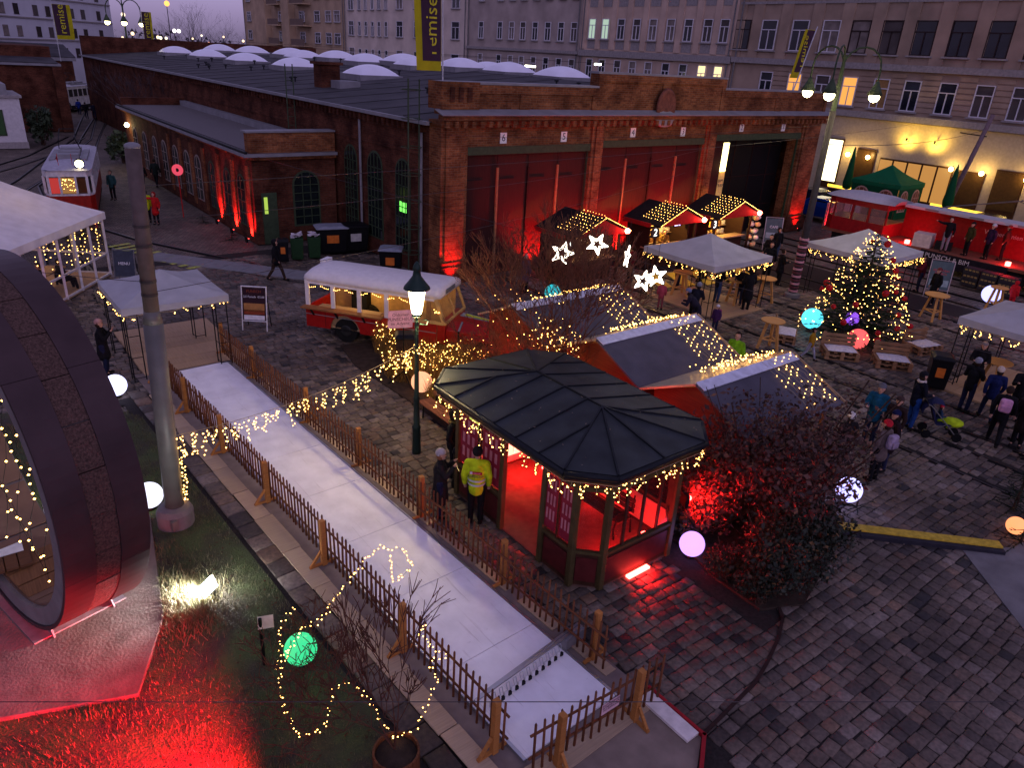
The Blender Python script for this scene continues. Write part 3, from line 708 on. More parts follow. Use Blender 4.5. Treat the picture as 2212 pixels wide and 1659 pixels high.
# central emblem
em = MB(); 
MB().lathe([(.02,0),(.62,0),(.72,.1),(.62,.2),(.5,.14),(.02,.14)], (0,0,0), 20)
e_ = MB().lathe([(.02,0),(.6,0),(.7,.1),(.6,.2),(.48,.13),(.02,.22)], (0,0,0), 20); e_.v = [(29.6+v[0], HY-.1-v[2], 7.35+v[1]*1.25) for v in e_.v]
e_.f = [tuple(reversed(f)) for f in e_.f]
e_.build('emblem', mat('terracotta', (.20, .085, .06), .8, var=.3, bump=.5, bscale=9), hall, smooth=True)
e_ = MB().lathe([(.62,0),(.78,.03),(.78,.12),(.62,.15)], (0,0,0), 20); e_.v = [(29.6+v[0]*.9, HY-.15-v[2], 6.8+v[1]*.5) for v in e_.v]; e_.build('emblem_bracket', M_lead, hall)
# gates
M_hinge = mat('iron_hinge', (.03, .03, .03), .6, .5); M_bar = mat('pale_jamb', (.30, .17, .09), .7)
num = ['6', '5', '4', '3', '2', '1']
for bi, (a, b, h) in enumerate(bays):
    MB().box(a, b, HY+.05, HY+.2, h-.32, h-.002).build('lintel_beam', M_green, hall)
    for s in (0, 1):
        cx = a+(b-a)*(.27 if s == 0 else .76)
        pl = MB().box(cx-.17, cx+.17, HY+.085, HY+.118, h+.12, h+.56).build('number_plate', M_plate, hall)
        text(num[bi*2+s], .42, M_ink, frame((cx, HY+.08, h+.34), (1,0,0), (0,0,1)), pl, ext=.002)
    for xx in (a, b): MB().box(xx-.05 if xx == b else xx, xx if xx == b else xx+.05, HY+.18, HY+.3, 0, h-.33).build('jamb', M_green, hall)
    if bi < 2:
        n = 4; wd = (b-a-.1)/n
        for k in range(n):
            d = MB().box(a+.05+k*wd+.01, a+.05+(k+1)*wd-.01, HY+.3, HY+.4, .05, h-.34).build('gate_leaf', M_door, hall)
            for z in (1.0, h-1.4): MB().box(a+.1+k*wd, a+.1+k*wd+.9, HY+.285, HY+.299, z, z+.06).build('hinge', M_hinge, d)
        for k in (1, 2, 3):
            xx = a+.05+k*wd; MB().box(xx-.05, xx+.05, HY+.22, HY+.298, .05, h-.9).build('meeting_strip', M_bar if k != 2 else M_door, hall)
    else:
        # right bay stands open: black sheet stands in for the dark hall inside, leaf folded, lit display at its left
        MB().box(a+1.95, b-.06, HY+1.2, HY+1.3, .02, h-.34).build('interior_dark_sheet', mat('interior_black', (.012, .010, .011), .5), hall)
        for k in range(3): MB().box(a+3.4+k*1.7, a+3.43+k*1.7, HY+1.17, HY+1.198, .05, h-.4).build('gate_bar', M_door, hall)
        for z in (1.6, 3.4, 5.1): MB().box(a+2.3, b-.3, HY+1.165, HY+1.198, z, z+.03).build('gate_bar', M_door, hall)
        MB().box(a+.05, a+1.1, HY+.3, HY+.38, .05, h-.34).build('gate_leaf', M_door, hall)
        MB().box(a+1.3, a+1.9, HY+.5, HY+.6, 3.9, h-.5).build('lit_panel', emis('lit_panel', (1, .83, .35), 4.5), hall)
        pb = MB().box(a+1.3, a+1.9, HY+.5, HY+.6, 2.3, 3.88).build('poster_panel', mat('poster_yellow', (.75, .55, .22), .7), hall)
        text('BIM\nTRAM', .26, M_ink, frame((a+1.6, HY+.49, 3.25), (1,0,0), (0,0,1)), pb, ext=.002)
        light('POINT', 'panel_lamp', hall, (a+1.6, HY+.2, 4.2), 14, (1, .72, .25), .2)
# floor slab inside is the ground; side wall with eaves
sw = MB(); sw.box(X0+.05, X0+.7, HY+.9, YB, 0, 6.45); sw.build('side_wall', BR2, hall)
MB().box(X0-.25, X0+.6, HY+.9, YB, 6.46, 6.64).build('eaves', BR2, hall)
MB().box(X0-.42, X0-.255, HY+.5, YB, 6.52, 6.66).build('gutter', M_lead, hall)
ed = MB(); yy = HY+1.3
while yy < 75: ed.box(X0-.2, X0+.05, yy, yy+.2, 6.16, 6.455); yy += .45
ed.build('eaves_dentils', BR2, hall, kind='stuff')
MB().box(X0+.0, X0+.048, HY+1, YB, 5.2, 5.35).build('string_course', BR2, hall)
rf = MB(); zr = lambda x: 6.66+.085*(x-X0) if x < 33 else 6.66+.085*(33-X0)-.06*(x-33)
rf.add([(X0-.3,HY+.5,6.63),(33,HY+.5,zr(33)),(X1,HY+.5,zr(X1)),(X0-.3,YB,6.63),(33,YB,zr(33)),(X1,YB,zr(X1))], [(0,1,4,3),(1,2,5,4)])
rf.build('roof', M_roof, hall)
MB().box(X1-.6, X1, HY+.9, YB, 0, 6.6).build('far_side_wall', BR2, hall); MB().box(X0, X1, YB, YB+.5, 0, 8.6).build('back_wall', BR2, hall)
# roof seams and little vents
for k in range(24):
    yy = HY+3+k*2.9; q = MB().bar((X0, yy, zr(X0)+.01), (33, yy, zr(33)+.01), .06, .03); q.build('roof_seam', M_roof, hall)
vm = mesh_of(MB().lathe([(.05,0),(.05,.22),(.14,.22),(.14,.30),(.02,.34)], n=8), 'roof_vent', mat('vent_black', (.03,.03,.035), .6))
for k in range(34):
    xx = rnd.uniform(18, 32); yy = rnd.uniform(30, 85); inst('roof_vent', vm, hall, (xx-30, yy-HY, zr(xx)))
# dome skylights
M_dome = mat('opal_dome', (.78, .76, .82), .3, var=.05, scale=1, spec=.6)
dome = MB(); n = 14
vs = []
for j in range(n+1):
    for i in range(n+1):
        u, v = -1+2*i/n, -1+2*j/n; z = .62*max(0, (1-u*u))**.6*max(0, (1-v*v))**.6; vs.append((u*1.45, v*1.45, .22+z))
fs = [(j*(n+1)+i, j*(n+1)+i+1, (j+1)*(n+1)+i+1, (j+1)*(n+1)+i) for j in range(n) for i in range(n)]
dome.add(vs, fs); DM = mesh_of(dome, 'skylight', M_dome, True)
CM = mesh_of(MB().box(-1.55,1.55,-1.55,1.55,-.3,.215), 'skylight_curb', M_lead)
for (xx, yy) in ((24.8,47.6),(24.6,59.6),(24.4,69.9),(24.2,80.0),(24.0,90.2),(29.0,91.5),(29.8,83.5),(30.8,75.6),(29.8,70.2),(31.6,67.0),(31.0,60.2),(33.0,57.5),(32.9,49.0),(36.0,49.8),(34.3,45.0),(34.9,40.0),(31.5,52.8)):
    z = zr(xx); c = inst('skylight_curb', CM, hall, (xx-30, yy-HY, z)); inst('skylight', DM, c, (0,0,0))
# chimney
MB().box(19.5, 20.7, 43.6, 44.6, 6.7, 8.15).build('chimney', BR2, hall); MB().box(19.35, 20.85, 43.45, 44.75, 8.15, 8.3).build('chimney_cap', BR2, hall)
MB().box(20.0, 21.3, 42.2, 43.4, 6.85, 7.35).build('roof_unit', M_lead, hall)
def arch_window(parent, org, right, w, h, name='window', mm=None, bars=(3, 5), m_frame=None, lit=None, reveal=.0):
    """round-arched window standing 3 cm proud of the wall: frame, pane and glazing bars. org = sill centre"""
    r = Vector(right).normalized(); up = Vector((0,0,1)); nrm = r.cross(up); org = Vector(org)
    def pt(a, b, d=0): return org + r*a + up*b + nrm*d
    def outline(k): 
        P = [(-w/2-k, -k), (w/2+k, -k), (w/2+k, h-w/2)]
        for i in range(1, 9): t = math.pi*i/9; P.append(((w/2+k)*math.cos(t), h-w/2+(w/2+k)*math.sin(t)))
        P.append((-w/2-k, h-w/2)); return P
    f = MB(); f.slab([pt(a, b, .004) for a, b in outline(.09)], .03, nrm); fo = f.build(name, m_frame or M_green, parent)
    g = MB(); g.slab([pt(a, b, .035) for a, b in outline(0)], .012, nrm); g.build('pane', lit or M_glassd, fo)
    bm = MB()
    for i in range(1, bars[0]+1): a = -w/2+w*i/(bars[0]+1); bm.bar(pt(a, .02, .06), pt(a, h-w/2+math.sqrt(max(0, (w/2)**2-a*a))-.02, .06), .035, .025, nrm)
    for j in range(1, bars[1]+1): b = (h-w*.3)*j/(bars[1]+.6); bm.bar(pt(-w/2, b, .06), pt(w/2, b, .06), .035, .025, nrm)
    bm.build('glazing_bars', m_frame or M_green, fo); return fo
for yy, wd in ((29.3, 1.15), (31.9, 1.3), (34.4, 1.2)):
    arch_window(hall, (X0+.05, yy, .9), (0,-1,0), wd, 3.9, bars=(3, 7))
MB().box(X0+.0, X0+.04, 28.95, 29.55, 2.55, 3.0).build('exit_sign', emis('exit_green', (.2, 1, .12), 1.6), hall)
for yy in (27.6, 33.2): MB().cyl((X0-.05, yy, .1), (X0-.05, yy, 6.4), .06, .06, 8).build('downpipe', M_lead, hall)
# bench-like stone ledge at the corner pier and red uplighter
M_ired = emis('red_lamp', (1, .05, .04), 25); M_ired2 = emis('red_lens', (1, .05, .04), 5)
RED = (1, .012, .012)
def uplight(label, loc, target, energy, spot=95, size=.12):
    t = thing('uplight', label, 'spotlight', loc)
    dh = (Vector(target)-Vector(loc)); dh.z = 0; dh = dh.normalized() if dh.length > 1e-3 else Vector((0,1,0))
    b = MB().cbox(tuple(Vector(loc)-dh*.09+Vector((0,0,.14))), (.26, .08, .28), math.atan2(dh.y, dh.x)-math.pi/2).build('housing', M_blk, t, bevel=.01)
    d = (Vector(target)-Vector(loc)).normalized(); c = Vector(loc)+Vector((0,0,.16))
    MB().cyl(c, c+d*.03, .045, .05, 12).build('lens', M_ired if loc[2] > 1 else M_ired2, t)
    light('SPOT', 'beam', t, tuple(c+d*.08), energy, RED, size, target, spot, .7)
    return t

# ------------------------------------------------------------------ low annex along the street
an = thing('annex', 'low brick annex with gravel roof and arched windows beside the depot', 'building', (14.5, 48, 0))
AX0, AX1, AY0, AY1 = 12.35, 16.6, 35.95, 62.0
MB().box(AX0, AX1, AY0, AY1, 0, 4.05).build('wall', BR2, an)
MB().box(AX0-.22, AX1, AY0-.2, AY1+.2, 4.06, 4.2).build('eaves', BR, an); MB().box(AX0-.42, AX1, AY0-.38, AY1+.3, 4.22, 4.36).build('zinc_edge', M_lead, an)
MB().box(AX0-.1, AX1+.0, AY0-.1, AY0+.4, 4.37, 5.3).build('parapet', BR, an); MB().box(AX0-.2, AX1+.0, AY0-.2, AY0+.5, 5.3, 5.38).build('coping', M_lead, an)
MB().box(AX1-.35, AX1+.05, AY0+.5, AY1, 4.37, 4.8).build('upstand', M_lead, an); MB().box(AX0-.1, AX1, AY1-.3, AY1+.1, 4.37, 4.95).build('parapet', BR2, an)
M_gravel = mat('roof_gravel', (.20, .18, .18), .95, var=.3, scale=30, bump=.8, bscale=55)
MB().box(AX0-.05, AX1-.36, AY0+.41, AY1-.31, 4.37, 4.46).build('roof', M_gravel, an)
MB().bar((AX0-.3, AY0-.3, 4.42), (AX0-.3, AY1+.2, 4.42), .12, .1).build('gutter', M_hinge, an)
M_pale = mat('pale_render', (.30, .24, .21), .85, var=.2)
for k, yy in enumerate((37.6, 39.7, 42.2, 44.7, 46.8, 49.2, 51.7, 54.0, 56.6, 59.2)):
    arch_window(an, (AX0, yy, .75), (0,-1,0), .95, 2.35, bars=(1, 3), m_frame=M_pale if k > 2 else M_green)
for yy in (36.5, 38.7, 41, 43.5, 45.8, 48, 50.5): MB().box(AX0-.06, AX0-.002, yy-.22, yy+.22, .3, 3.7).build('pilaster', BR, an)
arch_window(an, (15.0, AY0, .85), (1,0,0), 1.25, 2.55, bars=(2, 5))
MB().box(AX0+.35, AX0+1.1, AY0-.05, AY0-.002, 0, 2.5).build('door', M_green, an); MB().box(AX0+.45, AX0+.62, AY0-.07, AY0-.052, 1.5, 2.3).build('door_pane', emis('dim_green_light', (.55, .8, .1), .8), an)
lmp = MB().sph((AX0-.2, 60.5, 3.2), .16, 10, 6); lmp.build('wall_lamp', emis('lamp_yellow', (1, .85, .4), 25), an)
light('POINT', 'lamp_glow', an, (AX0-.5, 60.5, 3.1), 60, (1, .8, .35), .1)
uplight('red uplight at the annex wall, farther of the two', (AX0-.28, 41.1, .05), (AX0+.1, 41.1, 1.6), 1700, 80)
uplight('red uplight at the annex wall, nearer of the two by the corner', (AX0-.28, 38.7, .05), (AX0+.1, 38.7, 1.6), 1700, 80)
uplight('red uplight at the annex wall right at the corner', (AX0-.28, 36.5, .05), (AX0+.1, 36.5, 1.5), 2000, 85)
uplight('red uplight at the left corner pier of the depot', (17.1, HY-.5, .05), (17.3, HY, 2.2), 900, 85)
uplight('red uplight between gates six and five of the depot', (22.2, HY-.5, .05), (22.0, HY+.3, 1.3), 2500, 98)
uplight('red uplight behind the first hut, right of gate five', (24.3, HY-.5, .05), (24.2, HY+.3, 1.2), 1300, 98)
uplight('red uplight at the pier between gates five and four', (25.4, HY-.5, .05), (25.4, HY, 2.6), 1600, 80)
uplight('red uplight between gates four and three of the depot', (31.4, HY-.5, .05), (31.4, HY+.3, 1.3), 2500, 98)
uplight('red uplight before gate four, between the first two huts', (27.8, HY-.5, .05), (27.6, HY+.3, 1.3), 2500, 98)
uplight('red uplight behind the gap left of the second hut', (29.6, HY-.5, .05), (29.6, HY+.3, 1.3), 1900, 98)
uplight('red uplight at the pier left of the open gate', (33.7, HY-.5, .05), (33.7, HY, 2.6), 1000, 80)
uplight('red uplight at the right end pier of the depot', (43.2, HY-.5, .05), (43.2, HY, 2.0), 700, 85)
# ------------------------------------------------------------------ street of houses behind the depot (facades face -X)
M_frame_w = mat('white_frame', (.62, .60, .62), .6, var=.06)
M_pane_d = mat('night_pane', (.03, .033, .045), .1, var=.6, scale=.7, spec=.7)
M_curt = mat('curtain_pane', (.26, .22, .2), .6, var=.35, scale=1.3); M_blind = mat('blind_pane', (.13, .11, .105), .5, var=.3, scale=.9)
var_panes = {}
def vary(pm):
    """now and then a curtain or a drawn blind behind the glass"""
    r = rnd.random()
    if r > .42 or len(pm.materials) == 0 or pm.materials[0] != M_pane_d: return pm
    k = (pm.name, r < .18)
    if k not in var_panes:
        q = pm.copy(); q.materials[0] = M_curt if r < .18 else M_blind; var_panes[k] = q
    return var_panes[k]
M_lit_o = emis('lit_orange', (1, .42, .08), 1.1); M_lit_y = emis('lit_yellow', (1, .74, .35), 1.6); M_lit_w = emis('lit_pale', (.75, 1, .8), .55)
M_sill = mat('sill_stone', (.34, .31, .30), .8)
def win_meshes(w, h, frame_m, pane_m, bars=True):
    f = MB(); t = .07
    f.box(-.05,.03,-w/2,-w/2+t,0,h); f.box(-.05,.03,w/2-t,w/2,0,h); f.box(-.05,.03,-w/2+t,w/2-t,0,t); f.box(-.05,.03,-w/2+t,w/2-t,h-t,h)
    if bars:
        f.box(-.04,.02,-.035,.035,t,h*.66); f.box(-.045,.025,-w/2+t,w/2-t,h*.66,h*.66+.07)
    p = MB().box(.031,.05,-w/2+.02,w/2-.02,.02,h-.02)
    return mesh_of(f, 'window', frame_m), mesh_of(p, 'pane', pane_m)
SILL = mesh_of(MB().box(-.16,.0,-.75,.75,-.12,-.002), 'sill', M_sill)
WALLX = 60.0
def house(label, y0, y1, h, wall_m, roof_m=None, depth=12, name='apartment_house'):
    t = thing(name, label, 'building', (WALLX, (y0+y1)/2, 0)); t['group'] = 'houses across the street behind the depot'
    MB().box(WALLX, WALLX+depth, y0+.02, y1-.02, 0, h).build('wall', wall_m, t)
    MB().box(WALLX-.35, WALLX+depth, y0+.02, y1-.02, h, h+.35).build('roof_cornice', M_sill, t)
    for yy in (y0+.35, y1-.35): MB().cyl((WALLX-.16, yy, 0), (WALLX-.16, yy, h), .07, .07, 8).build('downpipe', mat('downpipe_zinc', (.2,.19,.19), .6), t)
    return t
def window_at(t, fm, pm, y, z, wd, sill=True, xo=0):
    o = inst('window', fm, t, (-.06-xo, y-t.location.y, z)); inst('pane', vary(pm), o, (0,0,0))
    if sill: inst('sill', SILL, o, (.0, 0, 0), (0,0,0), (1, wd/1.2, 1))
def band(t, z0, z1, y0, y1, d=.2, m=None): MB().box(WALLX-d, WALLX-.002, y0, y1, z0, z1).build('string_course', m or M_sill, t)
def recess(t, y, z, w, h, m): MB().box(WALLX-.03, WALLX-.003, y-w/2, y+w/2, z, z+h).build('panel', m, t)
# A: big grey house with the lit tavern at street level
M_A = mat('house_grey', (.38, .29, .225), .9, var=.24, scale=.55, bump=.1)
hA = house('grey apartment house above the lit tavern, nearest of the row', 4, 45.5, 18, M_A)
fd, pd = win_meshes(1.55, 2.35, mat('dark_frame', (.05,.03,.03), .6), M_pane_d); fw, pw = win_meshes(1.55, 2.35, M_frame_w, M_pane_d)
for i, y in enumerate((44.9, 42.2, 39.2, 36.4, 33.9, 31.4, 28.9, 26.3, 23.8, 21.2, 18.4)):
    window_at(hA, fw if i in (1,2,3) else fd, pw, y, 10.85, 1.55)
    window_at(hA, fw if i in (1,2,3) else fd, pw, y, 15.2, 1.55)
fl_, pl_ = win_meshes(1.25, 2.15, M_frame_w, M_pane_d); po_ = mesh_of(MB().box(.031,.05,-.6,.6,.02,2.13), 'pane', M_lit_o)
py_ = mesh_of(MB().box(.031,.05,-.6,.6,.02,2.13), 'pane', M_lit_y)
for i, y in enumerate((41.6, 38.8, 36.2, 33.8, 31.2, 28.8, 26.2, 23.7, 21.3, 18.6)):
    window_at(hA, fl_, po_ if i in (1,3) else (mesh_of(MB().box(.031,.05,-.6,.6,.02,2.13), 'pane', mat('dim_curtain', (.35,.22,.1), .8)) if i == 4 else pl_), y, 7.0, 1.25)
band(hA, 9.75, 10.2, 4, 45.5, .28); band(hA, 6.25, 6.7, 4, 45.5, .42); band(hA, 14.4, 14.6, 4, 45.5, .12)
for k in range(8): MB().box(WALLX-.06, WALLX-.001, 4, 45.5, 7.0+k*.34, 7.26+k*.34).build('rustication', M_A, hA) if False else None
for y in (45.3, 43.5, 40.7, 37.8, 35.2, 32.6, 30.1, 27.6, 25.0, 22.5, 19.8): MB().box(WALLX-.1, WALLX-.003, y-.5, y+.5, 10.21, 17.8).build('pilaster', M_A, hA)
for j, (ya, yb) in enumerate(((39.6,40.9),(37.0,38.0),(34.6,35.4),(32.0,33.0),(29.6,30.4),(27.0,28.0),(24.5,25.4),(22.1,22.9))):
    for k in range(7): MB().box(WALLX-.07, WALLX-.003, ya-.15, yb+.15, 7.0+k*.38, 7.28+k*.38).build('quoin', M_A, hA)
# street level tavern front
M_tav = mat('tavern_render', (.48, .40, .30), .85, var=.1)
MB().box(WALLX-.12, WALLX-.004, 4.1, 45.4, 0, 6.2).build('tavern_wall', M_tav, hA)
M_dkdoor = mat('dark_wood', (.09, .045, .02), .6); M_int = emis('tavern_interior', (1, .45, .1), .55)
for (y, w_, z0, h_, lit) in ((33.9,1.7,.6,3.9,1),(31.0,1.6,.8,3.2,0),(27.0,5.6,.3,3.2,2),(22.9,1.8,.1,3.3,0),(20.4,1.9,.6,3.2,0),(17.6,1.8,.6,3.0,0)):
    f = MB().box(WALLX-.22, WALLX-.125, y-w_/2, y+w_/2, z0, z0+h_).build('shop_front', M_dkdoor, hA)
    n = max(1, int(w_/1.1))
    for k in range(n):
        MB().box(WALLX-.25, WALLX-.222, y-w_/2+.1+k*w_/n, y-w_/2+w_/n-.05+k*w_/n, z0+.5, z0+h_-.12).build('shop_pane', emis('bright_shop', (1,.85,.5), 3.2) if lit == 1 else (M_int if lit == 2 else mat('dim_shop', (.10,.06,.03), .3)), f)
lm = emis('tavern_lamp', (1, .68, .2), 30)
for k, y in enumerate((32.4, 30.7, 24.3, 22.2, 19.3)):
    s = thing('wall_lantern', ['lit wall lantern beside the bright shop door','lit wall lantern left of the tavern opening','lit wall lantern right of the tavern opening','bright wall lamp beside the tavern side door','lit wall lantern at the right picture edge'][k], 'lantern', (WALLX-.4, y, 3.3), group='wall lanterns of the tavern')
    MB().sph((WALLX-.45, y, 3.4), .17, 8, 6).build('globe', lm, s, smooth=True); MB().bar((WALLX-.13, y, 3.55), (WALLX-.45, y, 3.62), .04).build('bracket', M_blk, s)
    light('POINT', 'glow', s, (WALLX-.75, y, 3.5), 75, (1, .66, .2), .15)
for k, y in enumerate((28.0, 25.9)):
    s = thing('soffit_spot', 'small spotlight over the tavern opening, %s of the pair' % ('left' if k == 0 else 'right'), 'spotlight', (WALLX-.6, y, 5.0))
    MB().cyl((WALLX-.6, y, 5.0), (WALLX-.5, y, 5.12), .06, .08, 8).build('head', M_blk, s); MB().bar((WALLX-.13, y, 4.9), (WALLX-.6, y, 5.0), .03).build('arm', M_blk, s)
    light('SPOT', 'beam', s, (WALLX-.95, y, 4.7), 300, (1, .66, .10), .2, (WALLX-.1, y, 5.2), 150, 1)
# B2: pinkish house with pilasters
M_B2 = mat('house_rose', (.54, .415, .34), .9, var=.2, scale=.5)
hB = house('pinkish apartment house with pilasters and two pale lit windows', 45.6, 66.0, 18, M_B2)
f2, p2 = win_meshes(1.05, 1.95, M_frame_w, M_pane_d); plit = mesh_of(MB().box(.031,.05,-.5,.5,.02,1.93), 'pane', M_lit_w)
f3, p3 = win_meshes(1.0, 2.2, M_frame_w, M_pane_d); pl3 = mesh_of(MB().box(.031,.05,-.48,.48,.02,2.18), 'pane', M_lit_y)
for i, y in enumerate((64.3,62.3,60.0,57.8,55.6,53.3,51.1,48.8,46.9)):
    window_at(hB, f2, plit if i < 2 else p2, y, 11.3, 1.05); window_at(hB, f2, p2, y, 15.6, 1.05)
    window_at(hB, f3, pl3 if i > 6 else p3, y, 7.15, 1.0); recess(hB, y, 10.35, 1.2, .8, M_sill); recess(hB, y, 14.35, 1.3, .95, M_sill)
for y in (65.6,63.3,61.1,58.9,56.7,54.4,52.2,49.9,47.8,46.0): MB().box(WALLX-.12, WALLX-.003, y-.35, y+.35, 10.3, 17.9).build('pilaster', M_B2, hB)
band(hB, 9.6, 10.2, 45.6, 66, .3)
# B1: grey plain house
M_B1 = mat('house_mauve', (.44, .37, .335), .9, var=.2, scale=.5)
hB1 = house('plain mauve grey apartment house in the middle of the row', 66.1, 88.0, 18, M_B1)
for i, y in enumerate((84.9,80.9,78.5,76.3,74.0,71.7,69.4,67.2)):
    window_at(hB1, f2, p2, y, 10.95, 1.05); window_at(hB1, f2, p2, y, 15.2, 1.05); window_at(hB1, f3, p3, y, 7.0, 1.0)
band(hB1, 9.7, 10.0, 66.1, 88, .3)
for k in range(8): MB().box(WALLX-.06, WALLX-.003, 66.3, 87.8, 6.3+k*.42, 6.62+k*.42).build('rusticated_band', mat('house_band', (.44,.37,.34), .9), hB1) if k in (0,) else None
# C: white house with narrow windows
M_C = mat('house_white', (.62, .53, .46), .9, var=.18, scale=.4)
hC = house('off white apartment house with narrow grouped windows', 88.1, 123.8, 19, M_C)
fn, pn = win_meshes(.95, 2.05, M_frame_w, M_pane_d); fb, pb_ = win_meshes(1.9, 2.15, M_frame_w, M_pane_d)
for z in (6.75, 10.7, 14.4):
    for y in (118.5,116.3,114.1,112.0,109.8): window_at(hC, fn, pn, y, z, .95)
    for y in (121.4, 105.7, 100.6, 95.5, 90.8): window_at(hC, fb, pb_, y, z, 1.7)
# D: tan house with balconies
M_D = mat('house_tan', (.46, .345, .245), .9, var=.22, scale=.4)
hD = house('tan apartment house with balconies, farthest of the row', 123.9, 171, 22, M_D)
fe, pe = win_meshes(2.3, 1.75, M_frame_w, M_pane_d)
for z in (9.2, 12.6, 16.2):
    for y in (168, 163, 159, 151, 146, 141, 134.5, 130, 126.6): window_at(hD, fe, pe, y, z, 2.0)
for z in (9.0, 12.3, 15.8):
    for ya, yb in ((137.0, 143.0), (149, 154)):
        b = MB().box(WALLX-1.6, WALLX-.003, ya, yb, z-.5, z-.3).build('balcony', M_D, hD); MB().box(WALLX-1.6, WALLX-1.5, ya, yb, z-.299, z+.7).build('railing', mat('balcony_rail', (.22,.16,.13), .8), b)
for ya, yb in ((156, 162), (144.4, 148)): MB().box(WALLX-1.2, WALLX-.004, ya, yb, 0, 20).build('bay', M_D, hD)
# hanging street lamps over the street beyond the depot
Mtube = emis('street_tube', (1, .93, .72), 14)
for k, (x, y, z) in enumerate(((48.6,123,8.15),(48.3,101,7.95),(48.2,80.7,8.1),(48.2,59.9,8.35),(50,52.5,8.9))):
    s = thing('hanging_street_lamp', ['farthest hanging street lamp beyond the depot roof','second farthest hanging street lamp, above the big domes','hanging street lamp left of the large flag','hanging street lamp before the mauve house','small hanging street lamp right of the bright one'][k], 'street lamp', (x, y, z), group='hanging street lamps')
    sc = .45 if k == 4 else 1
    MB().cbox((x, y, z), (.3, 1.25*sc, .16)).build('tube', Mtube, s); MB().cbox((x, y, z+.14), (.4, 1.35*sc, .1)).build('shade', M_lead, s); MB().cyl((x-11, y, z+.6), (x+11.4, y, z+.6), .015, .015, 4).build('span_wire', M_blk, s); MB().cyl((x,y,z+.15),(x,y,z+.6),.012,.012,4).build('hanger', M_blk, s)
# ------------------------------------------------------------------ far left: white block, brick halls, little white building
P0 = Vector((20.9, 148.5, 0)); dv = Vector((.65, .76, 0)); nv = Vector((.76, -.65, 0))
wb = thing('apartment_block', 'white apartment block with rows of small windows at the far left', 'building', P0)
def PB(s, n, z): p = P0+dv*s+nv*n; return (p.x, p.y, z)
MB().prism([PB(-40,0,0)[:2], PB(18.2,0,0)[:2], PB(18.2,-14,0)[:2], PB(-40,-14,0)[:2]], 0, 16).build('wall', mat('block_white', (.58,.57,.60), .9, var=.06, scale=.5), wb)
fm, pm = win_meshes(1.15, 1.45, mat('brown_frame', (.16,.10,.10), .7), M_pane_d)
ang = math.atan2(dv.y, dv.x)-math.pi/2
for r, z in enumerate((4.75, 7.75, 10.75, 13.7)):
    for s in (-27,-24,-21,-17.5,-14,-10.8,-7.7,-3.2,-.1,2.9,6.2,9.4,14.1):
        if r == 0 and s > 13: continue
        q = PB(s, .02, z); o = inst('window', fm, wb, (q[0]-P0.x, q[1]-P0.y, z), (0,0,ang+math.pi)); o.rotation_euler.z = ang; inst('pane', vary(pm), o, (0,0,0))
        c = PB(s, .12, z-.14); e = inst('sill', SILL, o, (-.02,0,-.0), (0,0,0), (1,.95,.9))
for z in (7.35, 10.35, 13.3): 
    a, b = PB(-40,.1,z), PB(18,.1,z); MB().bar(a, b, .2, .18).build('string_course', M_sill, wb)
# low brick hall closing the yard
fh = thing('brick_hall', 'low brick hall closing the far end of the yard', 'building', (14, 124, 0))
MB().box(-30, 19.0, 122, 130, 0, 5.2).build('wall', BR2, fh); MB().box(-30, 19.4, 121.7, 130, 5.2, 5.6).build('eaves', M_lead, fh)
MB().slab([(-30,121.7,5.61),(19.4,121.7,5.61),(19.4,130,7.0),(-30,130,7.0)], .1).build('roof', M_roof, fh)
lb = thing('brick_building', 'dark brick building with parapet at the left picture edge', 'building', (6, 95, 0))
MB().box(-20, 12.2, 86.5, 98, 0, 5.9).build('wall', BR2, lb); MB().box(-20, 12.4, 86.2, 98.2, 5.9, 6.1).build('cornice', M_lead, lb); MB().box(-20, 12.2, 90, 97.8, 6.11, 7.5).build('parapet', BR2, lb)
MB().slab([(-20,86.3,6.12),(12.2,86.3,6.12),(12.2,90,6.5),(-20,90,6.5)], .05).build('roof', M_roof, lb); MB().box(11.6, 12.5, 86.0, 86.499, 0, 5.8).build('pier', BR2, lb)
wk = thing('white_cabin', 'small white rendered cabin with a green window at the left edge', 'building', (4.5, 76, 0))
MB().box(-2, 7.3, 74.6, 80, 0, 3.9).build('wall', mat('cabin_white', (.55,.52,.52), .9, var=.1), wk); MB().box(-2.2, 7.5, 74.4, 80.2, 3.9, 4.1).build('cornice', M_sill, wk); MB().box(-2, 6.6, 74.9, 79.6, 4.1, 4.9).build('attic', M_lead, wk)
w_ = MB().box(5.2, 6.0, 74.54, 74.599, 1.0, 3.0).build('window', M_green, wk); MB().box(5.3, 5.9, 74.52, 74.538, 1.1, 2.9).build('pane', mat('green_pane', (.06,.12,.05), .4), w_)
MB().box(-2, 7.35, 74.5, 74.6, 0, .5).build('plinth', M_sill, wk)
